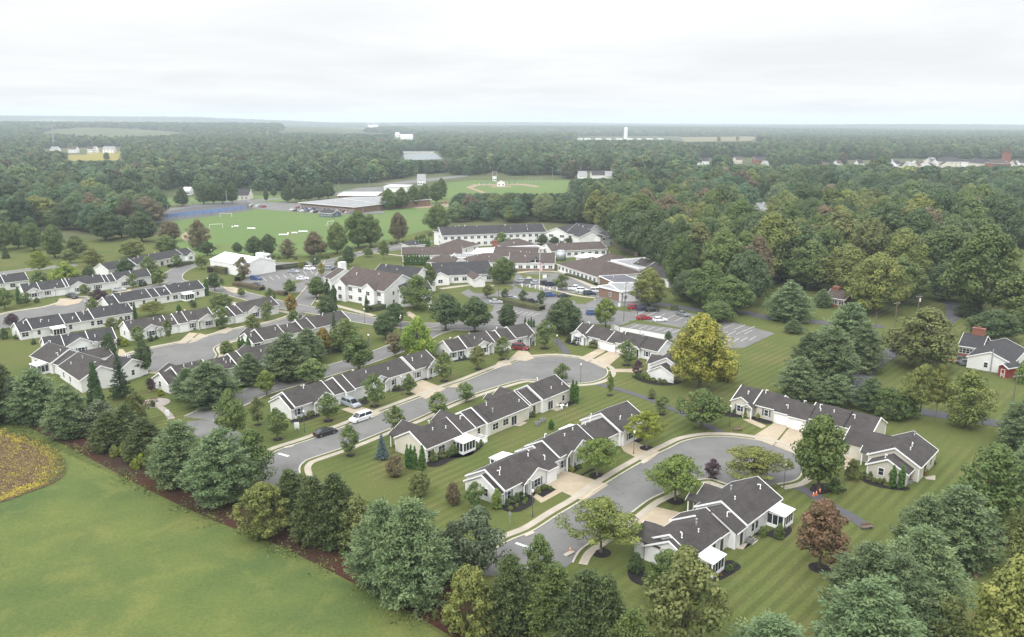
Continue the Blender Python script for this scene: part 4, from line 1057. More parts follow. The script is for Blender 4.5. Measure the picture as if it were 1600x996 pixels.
row('white terrace at the left with a broad gabled front and porch, behind the grey-roofed house', (73, 546), (181, 530), 8.4,
    [(100, 0, 0, 0), (142, .3, 0, 0), (181, 0, 0, .15)], ze=2.8, feats=[('gable', 126, 'n', 7.5, 1.4), ('porch', 148, 'n', 2.2, 1.6), ('win', 160, 'n', 1, True)], seed=21, roofm='roof_charcoal')
row('grey-roofed white house with a white sunroom, above the pines at the left', (49, 556), (92.5, 571.5), 9,
    [(80.3, 0, 0, 0), (92.5, .6, .4, -.2)], ze=2.9, feats=[('win', 57, 'n', 1), ('sun', 71, 'n'), ('gable', 85, 'f', 6, 4.5)], seed=22)
row('large grey-roofed white house directly behind the tall dark cone tree at the left', (92.5, 573), (126, 595.5), 9.2,
    [(126, 0, 0, .15)], ze=2.9, feats=[('win', 100, 'n', 1), ('win', 110, 'n', 1), ('gable', 113, 'f', 6.5, 5)], seed=23)
block('white bungalow with a blank wall behind the thin spired conifer', (153.5, 575.5), (183, 581.5), 8.5, 2.9, 'gable', .5, 'roof_charcoal', wins=(0, 1), name='bungalow', cat='house', group='terraces of linked bungalows', seed=5)

# ---------------------------------------------------------------- care home and apartments
B = block
B('two-storey white apartment house with a brown roof and two gabled bays with balconies', (526, 441.5), (600, 455), 17, 5.9, 'gable', .5, 'roof_brown', wins=(5, 2), floors=2, gates=[(.14, 5.5, 1.5), (.74, 6, 1.6)], name='apartment_house', group=None, vents=4, seed=8)
bal = MB()
B('dark-roofed two-storey wing behind the brown-roofed apartment house', (575, 436), (640, 443), 17, 5.8, 'gable', .48, 'roof_charcoal', wins=(4, 2), floors=2, gates=[(.5, 5, .5), (.93, 5, .5)], name='apartment_wing', group=None, seed=9)
B('small brown-roofed wing with a white chimney at the left end of the apartment house', (507, 433.5), (517, 436), 12, 5.0, 'gable', .45, 'roof_brown', name='apartment_wing', group=None, vents=0, seed=10)
B('white two-storey wing hidden behind the loose green tree right of the apartment house', (627, 456), (674, 452), 10, 5.2, 'gable', .4, 'roof_charcoal', wins=(4, 1), floors=2, name='apartment_wing', group=None, seed=11)
B('long dark-roofed single-storey wing with a brown porch roof', (680.5, 431.5), (770, 427.5), 17, 3.2, 'gable', .42, 'roof_charcoal', wins=(7, 2), seed=12, gates=[(.06, 7, 3)])
r_, L_ = B('brown-roofed open porch with white columns projecting from the dark-roofed wing', (741, 437.5), (758, 436.5), 17, 3.0, 'across', .6, 'roof_brown', wallm='white_siding', name='entrance_porch', vents=0, seed=13)
B('grey-brown wing with a timber-gabled entrance beside the flagpole', (796, 411), (866, 412), 15, 3.2, 'gable', .42, 'roof_brown', wins=(6, 1), base='tan_brick', seed=14)
B('brown-roofed wing directly behind the entrance wing', (770, 400.5), (838, 402.5), 16, 3.4, 'gable', .38, 'roof_brown', wins=(3, 0), seed=15)
B('large brown-roofed wing right of the entrance, a row of windows along its near wall', (871.6, 412.8), (932.5, 433), 21, 3.0, 'hip', .36, 'roof_brown', wins=(10, 0), seed=16, base=None)
B('long low brown-roofed wing right of centre with windows and blue parasols', (862, 393), (948, 389), 14, 3.2, 'gable', .34, 'roof_brown', wins=(8, 1), seed=17)
B('brown hip-roofed wing with a chimney behind the dark-roofed wing', (680, 385.5), (722, 389), 16, 3.0, 'hip', .42, 'roof_brown', wins=(4, 2), seed=18)
B('long brown-roofed wing at the left of the care home behind the clipped hedge rows', (628.8, 399.5), (722, 398), 13, 3.0, 'gable', .4, 'roof_brown', wins=(6, 1), seed=19)
B('pyramid-roofed brown wing between the hedge rows and the flat roof', (668, 410), (709, 411), 13, 3.0, 'hip', .42, 'roof_brown', seed=20, vents=1)
B('brown-roofed wing behind the big shade tree at the middle of the care home', (735, 412), (800, 409), 14, 3.0, 'hip', .4, 'roof_brown', seed=21)
B('brown hip roof right of the round clipped tree, in front of the long three-storey block', (795, 388), (842, 384), 14, 3.0, 'hip', .42, 'roof_brown', seed=22)
B('flat grey service roof in the middle of the care home', (704, 403), (742, 404), 12, 3.2, 'flat', 0, 'grey_flat_roof', seed=23, vents=4, par=.4)
B('low flat white-edged roof between the brown wings', (762, 394), (850, 389), 9, 3.2, 'flat', 0, 'grey_flat_roof', seed=24, vents=6, par=.5)
B('upper flat service roof with white vents by the brick chimney', (737, 396), (768, 397), 12, 3.3, 'flat', 0, 'white_flat_roof', seed=25, vents=6, par=.3)
B('long two-storey white block with a dark roof along the wood edge', (691, 368.2), (853, 362.5), 15, 6.0, 'gable', .42, 'roof_charcoal', wins=(16, 2), floors=2, seed=26, vents=9)
B('white tower-like end of the long two-storey block', (678, 361.5), (697, 364), 12, 6.8, 'hip', .4, 'roof_charcoal', wins=(1, 1), floors=2, seed=27, vents=0)
B('wide white gabled bay on the right half of the long block', (853, 363), (887, 365.5), 18, 6.0, 'across', .42, 'roof_charcoal', wins=(2, 0), wk=3, floors=2, seed=28, vents=1)
B('dark-roofed two-storey block behind the right gable of the long block', (884, 365), (912, 368), 20, 6.0, 'gable', .42, 'roof_charcoal', wins=(2, 0), floors=2, seed=29)
B('white gabled end wall at the right of the long block near the wood', (905.5, 371), (944, 369), 16, 5.6, 'across', .42, 'roof_charcoal', seed=30, vents=1)
B('small two-storey corner building at the right end of the long block', (938, 372), (960, 368), 9, 5.2, 'gable', .36, 'roof_charcoal', wins=(2, 1), floors=2, seed=31, vents=0)
B('brown-roofed block beside the white flat roofs at the right of the care home', (926, 406), (962, 409), 12, 3.4, 'hip', .42, 'roof_brown', seed=32, vents=2)
B('long white-walled flat roof at the right of the care home', (956, 409), (998, 421), 16, 4.0, 'flat', 0, 'grey_flat_roof', seed=33, vents=5, par=.7)
B('flat-roofed link with a white parapet behind the large brown wing', (900, 402), (928, 405), 9, 3.6, 'flat', 0, 'white_flat_roof', seed=34, par=.5, vents=2)
B('small brown gabled building at the right corner of the care home', (983, 417), (1004, 421.5), 14, 3.2, 'gable', .4, 'roof_grey', wins=(2, 1), seed=35)
B('brown-roofed building behind the large yellow-green tree', (1000, 425), (1045, 437), 15, 3.2, 'gable', .42, 'roof_grey', wins=(3, 1), seed=36)
B('glass-fronted entrance hall with a flat grey roof at the corner of the right wing', (953, 443.5), (969, 456), 12, 3.6, 'flat', 0, 'grey_flat_roof', wallm='white_siding', wins=(4, 3), wk=3, seed=37, par=.35, vents=0)
B('flat-roofed pavilion half hidden by the yellow-green tree', (972, 457), (1003, 452), 12, 3.4, 'flat', 0, 'grey_flat_roof', wallm='tan_brick', wins=(5, 1), seed=38, par=.3, vents=1)
B('dark flat roof beyond the large brown wing', (938, 432), (962, 443), 10, 3.2, 'flat', 0, 'dark_flat_roof', wallm='tan_brick', seed=39, par=.2, vents=1)
B('covered walkway with a dark hip roof by the round drive', (640, 384), (664, 382), 9, 3.0, 'hip', .4, 'roof_charcoal', wallm='white_siding', seed=40, vents=0)
# entrance gable with open timber truss
def portico():
    A = G(826, 423); Bp = G(846, 423.5); d = (Bp - A).xy; L = d.length; root = empty('entrance_canopy', (A.x, A.y, 0), math.atan2(d.y, d.x), 'white open-trussed gable canopy over the care home entrance', 'canopy')
    f = MB()
    for x in (0, L):
        for y in (0, 9): f.box(x - .3, x + .3, y - .3, y + .3, 0, 3.1)
    f.box(-.4, L + .4, -.2, .2, 3.1, 3.5); r = 3.5 + L / 2 * .62
    f.cyl((-.4, 0, 3.4), (L / 2, 0, r), .22, .22, 4); f.cyl((L + .4, 0, 3.4), (L / 2, 0, r), .22, .22, 4); f.box(L / 2 - .15, L / 2 + .15, -.1, .1, 3.5, r)
    f.box(-.3, -.1, .2, 9, 3.1, 3.5); f.box(L + .1, L + .3, .2, 9, 3.1, 3.5)
    f.build('frame', MAT['white_trim'], root)
    g = MB(); g.prism_y([(-.9, 3.3), (L / 2, r + .3), (L + .9, 3.3), (L + .9, 3.1), (L / 2, r + .1), (-.9, 3.1)], -.5, 12); g.build('roof', MAT['roof_charcoal'], root)
portico()
chim = MB(); chim.box(-1, 1, -.8, .8, 0, 6.2); chim.box(-1.15, 1.15, -.95, .95, 6.2, 6.45)
p = G(773, 397); o = chim.build('chimney', MAT['brick'], None, (p.x, p.y, 0), .3); tag(o, 'brick chimney with a pale cap between the flat roofs of the care home', 'chimney')
chim = MB(); chim.box(-1.3, 1.3, -.9, .9, 0, 9.2); p = G(536, 447)
tag(chim.build('chimney', MAT['white_siding'], None, (p.x, p.y, 0), .9), 'tall white boxed chimney at the left end of the apartment house', 'chimney')
wt_ = MB(); wt_.cyl((0, 0, 0), (0, 0, 4.2), 2.2, 2.2, 20); wt_.cyl((0, 0, 4.2), (0, 0, 4.6), 2.2, 1.4, 20); p = G(876.5, 407)
tag(wt_.build('storage_tank', MAT['galvanised'], None, (p.x, p.y, 0), 0, True), 'round galvanised tank behind the large brown wing', 'tank')
# white metal hall
B('long white metal hall with a low-pitched white roof beside the fenced car park', (328, 406), (381, 415.5), 15, 4.6, 'gable', .30, 'white_metal', wallm='white_siding', name='metal_hall', group=None, vents=0, hang=.15)

# ---------------------------------------------------------------- school and sports ground
B('low brick school block with a wide light grey roof', (469.5, 317), (554, 324), 62, 4.2, 'flat', 0, 'grey_flat_roof', wallm='tan_brick', wins=(14, 4), wk=3, name='school_block', group=None, par=.15, vents=8, hang=1.2)
B('grey-roofed rear block of the school', (540, 311), (590, 318), 45, 4.6, 'flat', 0, 'grey_flat_roof', wallm='tan_brick', name='school_block', group=None, par=.15, vents=4, hang=.8)
B('white-roofed section of the school farthest from the field', (528, 306), (588, 306), 30, 5, 'flat', 0, 'white_flat_roof', wallm='tan_brick', name='school_block', group=None, par=.3, vents=3, hang=.6)
B('long white building beyond the school', (600, 292), (636, 292.5), 20, 4.5, 'flat', 0, 'white_flat_roof', name='school_block', group=None, par=.4, vents=2)
B('green-sided clubhouse with a dark roof in the school car park', (498, 332.5), (519, 334), 9, 2.6, 'gable', .35, 'roof_charcoal', wallm='shutter', wins=(4, 1), name='clubhouse', group=None, vents=0)

def house(label, pL, pR, D, ze=3.2, roofm='roof_charcoal', wallm='white_siding', wins=(3, 1), kind='gable', slope=.6, group=None, floors=1, name='house', zb=0.0, seed=1):
    return B(label, pL, pR, D, ze, kind, slope, roofm, wallm=wallm, wins=wins, floors=floors, name=name, cat='house', group=group, vents=0, seed=seed, zb=zb)
# right-hand houses
r_, L_ = house('brick rancher with a brown roof and wide chimney among the pines', (1290, 464), (1320, 468.5), 10, 2.9, 'roof_brown', 'brick', (3, 0), slope=.4)
c = MB(); c.box(L_ * .25 - 1.1, L_ * .25 + 1.1, 4, 5.2, 2.5, 6.2); c.box(L_ * .25 - 1.25, L_ * .25 + 1.25, 3.85, 5.35, 5.5, 5.9); c.build('chimney', MAT['brick'], r_)
row('white gable-ended house with a charcoal roof behind the red shed', (1581, 568.5), (1602, 546), 9.8, [(1602, 0, 0, 0)], ze=3.0, roofm='roof_charcoal', group='', feats=[('win', 1590, 'n', 2)], name='house', slope=.42, vents=False)
r_, L_ = house('brick wing with a charcoal roof and broad brick chimney, left of the white gable wall', (1499.5, 539.8), (1533, 545), 11, 2.9, 'roof_charcoal', 'brick', (3, 1), slope=.42)
c = MB(); c.box(L_ * .62 - 1.5, L_ * .62 + 1.5, 5, 6.3, 2.5, 6.9); c.box(L_ * .62 - 1.6, L_ * .62 + 1.6, 4.9, 6.4, 6.9, 7.1); c.cyl((L_ * .62, 5.6, 7.1), (L_ * .62, 5.6, 7.5), .4, .4, 8); c.build('chimney', MAT['brick'], r_)
r_, L_ = house('small red garden shed with white-trimmed doors', (1561, 571), (1575, 575), 4.6, 2.7, 'roof_charcoal', 'red_paint', (0, 0), 'across', .55, name='garden_shed')
c = MB(); c.box(L_ * .3, L_ * .3 + .12, -.06, -.01, 0, 1.9); c.box(L_ * .7, L_ * .7 + .12, -.06, -.01, 0, 1.9); c.box(L_ * .3, L_ * .7 + .12, -.065, -.012, 1.9, 2.02); c.box(L_ * .3 + .13, L_ * .7 - .01, -.06, -.01, .85, .95)
c.cyl((L_ * .3 + .1, -.04, .1), (L_ * .7, -.04, .85), .05, .05, 4); c.cyl((L_ * .3 + .1, -.04, .85), (L_ * .7, -.04, .1), .05, .05, 4); c.build('door', MAT['white_trim'], r_)
house('steep white gabled house half hidden behind the dark tree and utility pole', (1493, 441), (1519, 444), 9, 4.6, 'roof_charcoal', 'white_siding', (2, 1), 'across', 1.0, floors=1)
r_, L_ = house('small grey-roofed cape house with a dormer near the right edge', (1563, 456.5), (1600, 462), 10, 3.0, 'grey_flat_roof', 'cream_siding', (3, 1), slope=.8)
c = MB(); c.prism_y([(3.0, 3.2), (5.0, 3.2), (5.0, 4.6), (4.0, 5.4), (3.0, 4.6)], 1.0, 4.0); c.build('dormer', MAT['white_siding'], r_)
c = MB(); c.box(1.0, 2.0, 4.4, 5.4, 4, 8.4); c.build('chimney', MAT['brick'], r_)
house('grey-roofed house among the tall trees right of centre', (1172, 332), (1205, 330), 14, 6, 'grey_flat_roof', 'cream_siding', (2, 1), slope=.7)
house('dark-roofed house by the road beyond the tennis courts', (368, 306), (388, 306), 14, 3.5, 'roof_charcoal', 'cream_siding')
house('small pale hut with a white roof beyond the tennis courts', (286, 298.5), (296, 298.5), 9, 3.5, 'white_metal')
house('white cottage with a grey roof beside the far road', (652, 281.5), (664, 281.5), 16, 5, 'grey_flat_roof')
hs = [(905, 917, 277, 'white_siding'), (925, 946, 276, 'white_siding'), (948, 958, 277, 'cream_siding'), (770, 776, 277, 'white_siding'), (1088, 1094, 256, 'white_siding'), (1096, 1108, 254, 'white_siding'), (1150, 1160, 252, 'cream_siding'), (1180, 1196, 252, 'brick'), (1195, 1201, 259, 'cream_siding'), (1250, 1260, 254, 'white_siding'), (1286, 1295, 257, 'brick'), (1309, 1316, 258, 'white_siding'), (1342, 1350, 258, 'white_siding'), (1379, 1386, 276, 'white_siding')]
for i, (a, b, y, wm) in enumerate(hs):
    house('distant house among the trees beyond the village', (a, y - 2), (b, y - 2), 14, 5.5, rnd.choice(['roof_charcoal', 'grey_flat_roof', 'roof_brown']), wm, (2, 0), group='distant houses among the trees', seed=i)
for i, (a, b, y) in enumerate([(78, 89, 237), (106, 118, 236.5), (136, 145, 236.5), (146, 149, 236.5), (160, 177, 236.5), (50, 56, 237)]):
    house('white house in the row behind the distant yellow crop field', (a, y - 3), (b, y - 3), 16, 7, rnd.choice(['grey_flat_roof', 'roof_brown']), 'white_siding', (3, 0), group='row of houses behind the yellow field', floors=2, seed=i)
for i, (a, b, y, h) in enumerate([(576, 591, 199.5, 10), (618, 624, 213, 9), (626, 645, 216.5, 8), (630, 678, 240, 3)]):
    house(['long white barn on the far farmland left of centre', 'small white shed beside the far farmhouse', 'wide white farm building among distant trees', 'low white quay roof along the far side of the distant pond'][i], (a, y - 2), (b, y - 2), 25 if i < 3 else 4, h if i < 3 else 2, 'white_metal' if i < 3 else 'grey_flat_roof', 'white_siding', (0, 0), name='barn')
# town
rs_ = random.Random(5)
for i in range(26):
    x = rs_.uniform(1388, 1478) if i < 15 else rs_.uniform(1560, 1600); y = rs_.uniform(253, 263) + (x - 1388) * .012; w = rs_.uniform(4, 9)
    house('small pale-walled town house in the cluster right of the wood', (x, y - 3), (x + w, y - 3 + rs_.uniform(-.5, .5)), 14, rs_.uniform(6, 8), rs_.choice(['grey_flat_roof', 'roof_charcoal', 'roof_brown', 'roof_charcoal']), rs_.choice(['white_siding', 'cream_siding', 'white_siding']), (2, 0), group='town houses at the right', floors=2, seed=i)
for i, (a, b, y, rm, wm, h) in enumerate([(1470, 1512, 257, 'roof_charcoal', 'cream_siding', 7), (1520, 1545, 258, 'roof_charcoal', 'white_siding', 8), (1532, 1560, 260, 'roof_charcoal', 'cream_siding', 11), (1560, 1580, 260, 'roof_brown', 'brick', 13)]):
    house(['long dark-roofed hall in the town at the right', 'white hall with a dark hipped roof left of the brick church', 'cream block directly left of the brick church', 'brick church nave in the town at the right'][i], (a, y - 4), (b, y - 4), 25, h, rm, wm, (6, 0), 'hip', .5, floors=2, name='town_hall', seed=i)
def steeple():
    p = G(1570.5, 261); root = empty('church_tower', (p.x, p.y, 0), .3, 'square brick church tower with a pointed roof in the distant town', 'tower')
    m = MB(); m.box(-4, 4, -4, 4, 0, 20); m.build('tower_wall', MAT['brick'], root)
    m = MB(); m.add([(-4.6, -4.6, 20), (4.6, -4.6, 20), (4.6, 4.6, 20), (-4.6, 4.6, 20), (0, 0, 31)], [(0, 1, 4), (1, 2, 4), (2, 3, 4), (3, 0, 4), (3, 2, 1, 0)]); m.build('spire', MAT['roof_brown'], root)
steeple()
def watertower():
    p = G(977.5, 217.5); root = empty('water_tower', (p.x, p.y, 0), 0, 'tall white cylindrical water tower on the horizon', 'water tower')
    h = 36; r = 6.4
    m = MB(); m.cyl((0, 0, 0), (0, 0, h), r, r, 24); m.build('tank', MAT['white_metal'], root, smooth=False)
    m = MB(); m.cyl((0, 0, h), (0, 0, h + 2), r, r * .5, 24); m.cyl((0, 0, h + 2), (0, 0, h + 2.6), r * .5, .4, 24); m.build('tank_cap', MAT['white_metal'], root)
watertower()
for i in range(9):
    x = 902 + i * 16 + rs_.uniform(-3, 3); w = rs_.uniform(3, 8)
    if 970 < x < 982: continue
    B('long pale commercial shed near the water tower', (x, 216.5), (x + w, 216.5), 30, rs_.uniform(3.5, 6), 'flat', 0, 'white_flat_roof', wallm='white_siding', name='commercial_shed', group='pale sheds by the water tower', vents=0, par=0, seed=i)
# ---------------------------------------------------------------- trees one can tell apart, by place in the photograph
g = 'evergreen belt along the open field'
for a in [
 ('hemlock', -22, 662, 560, 60, 'hemlock', 'dark evergreen cut by the left edge, outermost of the belt', g),
 ('hemlock', 8, 655, 562, 46, 'hemlock', 'dark hemlock second from the left edge in the belt', g),
 ('hemlock', 26, 658, 588, 36, 'sage', 'narrow sage-green evergreen left of the two pale pines', g),
 ('pine', 58, 658, 571, 82, 'pine', 'pale blue-green pine at the left end of the belt', g),
 ('pine', 110, 682, 597, 72, 'pine', 'pale pine in front of the large grey-roofed white house', g),
 ('cone', 152, 640, 567, 36, 'arbd', 'tall dense dark cone-shaped evergreen against the white gable wall', g),
 ('spire', 190, 622, 553, 36, 'spruce', 'thin dark spired conifer in front of the blank white wall', g),
 ('loose', 158, 680, 622, 58, 'sage', 'grey-green loose tree right of the second pale pine', g),
 ('hemlock', 172, 702, 640, 50, 'hemlock', 'dark hemlock in the gap between the pale pines, left one', g),
 ('hemlock', 200, 700, 628, 44, 'hemlock', 'dark hemlock behind the yellow-green bushes', g),
 ('crab', 214, 665, 610, 40, 'olive', 'olive tree beside the round bench garden', g),
 ('hemlock', 228, 716, 648, 56, 'hemlock', 'dark broad evergreen above the yellow-green bushes, right one', g),
 ('pine', 283, 757, 652, 92, 'pine', 'wide pale pine left of the biggest pair', g),
 ('pine', 348, 782, 663, 106, 'pine', 'largest pale pine of the left pair, red litter at its foot', g),
 ('loose', 397, 757, 668, 66, 'green', 'green leafy tree between the left pines and the street mouth', g),
 ('crab', 414, 836, 750, 92, 'olivel', 'yellow-olive round tree with a dark gap, left one', g),
 ('hemlock', 456, 812, 730, 60, 'hemlock', 'dark evergreen behind the left olive tree', g),
 ('hemlock', 492, 846, 740, 60, 'hemlock', 'dark evergreen right of the left olive tree', g),
 ('hemlock', 526, 850, 735, 68, 'hemlock', 'dark shaggy evergreen left of the big central pine', g),
 ('loose', 474, 800, 738, 60, 'mid', 'mid green tree between the dark evergreens right of the left olive tree', g),
 ('loose', 540, 828, 760, 56, 'mid', 'mid green leafy tree behind the dark shaggy evergreen', g),
 ('hemlock', 255, 735, 676, 44, 'hemlock', 'dark evergreen at the left foot of the wide pale pine', g),
 ('loose', 560, 862, 772, 66, 'olive', 'olive-green tree tucked beside the big central pine', g),
 ('pine', 600, 915, 778, 105, 'pine', 'left half of the big central pale pine clump', g),
 ('pine', 645, 938, 772, 125, 'pine', 'biggest pale pine at the centre of the belt', g),
 ('hemlock', 708, 905, 812, 48, 'sage', 'grey-green evergreen right of the big central pine', g),
 ('loose', 748, 898, 788, 84, 'sage', 'grey-green leafy tree in front of the middle terrace corner', g),
 ('crab', 733, 990, 880, 104, 'olivel', 'yellow-olive round tree at the belt edge, right one', g),
 ('hemlock', 798, 985, 860, 66, 'hemlock', 'dark evergreen right of the right olive tree', g),
 ('loose', 842, 920, 834, 60, 'mid', 'lighter green pointed tree hiding the street mouth', g),
 ('hemlock', 868, 1000, 878, 84, 'green', 'deep green evergreen near the bottom edge, left of the widest', g),
 ('hemlock', 912, 1020, 884, 96, 'hemlock', 'widest deep green evergreen at the bottom edge', g),
 ('hemlock', 945, 1030, 895, 70, 'hemlock', 'deep green evergreen right of the widest one at the bottom', g),
 ('hemlock', 985, 1065, 948, 70, 'green', 'small dark evergreen cut by the bottom edge', g),
 ('hemlock', 690, 890, 830, 44, 'hemlock', 'short dark evergreen behind the central pines', g),
 ('loose', 1065, 1015, 852, 122, 'olive', 'large olive-green tree hiding the corner of the nearest terrace', None),
 ('crab', 1040, 935, 857, 80, 'green', 'white-flowering crape myrtle beside the nearest terrace', None),
 ]: T(*a)
g = 'pines at the lower right'
for a in [
 ('pine', 1205, 1075, 955, 150, 'pine', 'pale pine top cut by the bottom edge, left of the others', g),
 ('pine', 1352, 1050, 898, 165, 'pine', 'largest pale pine at the bottom right', g),
 ('pine', 1352, 975, 842, 130, 'pineg', 'pine left of the crowned pair, behind the largest', g),
 ('pine', 1432, 965, 812, 130, 'pine', 'pine in the middle of the lower right clump', g),
 ('pine', 1395, 1000, 860, 120, 'pineg', 'dark-shaded pine low in the lower right clump', g),
 ('pine', 1440, 880, 770, 90, 'pineg', 'yellowish pine behind the middle of the lower right clump', g),
 ('pine', 1492, 878, 750, 125, 'pine', 'blue-green pine right of the middle of the clump', g),
 ('loose', 1545, 812, 690, 105, 'green', 'green tree near the right edge above the pines', None),
 ('pine', 1592, 790, 692, 80, 'pine', 'blue-green pine at the right edge, upper one', g),
 ('pine', 1598, 700, 618, 80, 'pineg', 'dark pine at the right edge below the power pole', g),
 ('oak', 1604, 905, 765, 90, 'olive', 'olive-green tree at the right edge above the bare patch', None),
 ('oak', 1582, 1060, 862, 165, 'olivel', 'big yellow-green tree filling the bottom right corner', None),
 ('loose', 1480, 1020, 930, 70, 'olive', 'thin olive sapling in the clearing at the bottom right', None),
 ('pine', 1245, 622, 553, 66, 'pine', 'low blue-green pine left of the dark lane', 'pines by the dark lane'),
 ('pine', 1262, 592, 515, 66, 'pineg', 'pine on the mown slope edge, middle left of the lane group', 'pines by the dark lane'),
 ('pine', 1296, 600, 505, 84, 'pineg', 'dark pine around the metal pole', 'pines by the dark lane'),
 ('pine', 1322, 560, 466, 86, 'pine', 'tallest pine of the lane group', 'pines by the dark lane'),
 ('pine', 1345, 580, 500, 66, 'pineg', 'dark pine at the lane side of the group', 'pines by the dark lane'),
 ('pine', 1240, 520, 498, 30, 'pineg', 'small pine top behind the lane group', 'pines by the dark lane'),
 ('pine', 1305, 634, 582, 62, 'pineg', 'pine at the foot of the lane bend, left one', 'pines by the dark lane'),
 ('pine', 1232, 501, 437, 72, 'pine', 'solitary wide blue-green pine beside the brick rancher', 'pines by the dark lane'),
 ('pine', 1285, 480, 450, 28, 'pine', 'small blue pine directly in front of the brick rancher', 'pines by the dark lane'),
 ('pine', 1358, 640, 586, 48, 'pineg', 'pointed pine behind the right-hand terrace', 'pines by the dark lane'),
 ('crab', 1388, 655, 602, 62, 'green', 'bushy dark evergreen behind the right-hand terrace, left one', None),
 ('crab', 1413, 652, 608, 50, 'green', 'bushy evergreen behind the right-hand terrace, right one', None),
 ('oak', 1440, 575, 476, 125, 'olive', 'wide olive tree spreading over the lane at the right', None),
 ('locust', 1437, 654, 565, 66, 'olivel', 'yellow-green tree with forked trunk on the right lawn', None),
 ('locust', 1461, 657, 566, 38, 'olivel', 'slim leaning yellow-green tree beside the forked one', None),
 ('loose', 1508, 668, 575, 74, 'olivel', 'pale yellow-green tree in front of the white gabled house', None),
 ('oak', 1368, 492, 392, 92, 'olivel', 'bright yellow-green tree above the wooden pole', None),
 ('cone', 1527, 477, 430, 26, 'brown', 'brownish cone-shaped cypress by the white fence', None),
 ('hemlock', 1513, 495, 462, 34, 'dark', 'dark evergreen beside the end of the lane', None),
 ('oak', 1552, 532, 480, 84, 'dark', 'dark tree behind the brick chimney house', None),
 ('oak', 1600, 520, 474, 50, 'green', 'tree in front of the cape house at the right edge', None),
 ('loose', 1502, 470, 424, 30, 'dark', 'dark tree against the steep white gable', None),
 ('shrub', 1598, 598, 570, 36, 'light', 'light green bush right of the red shed', None),
 ]: T(*a)
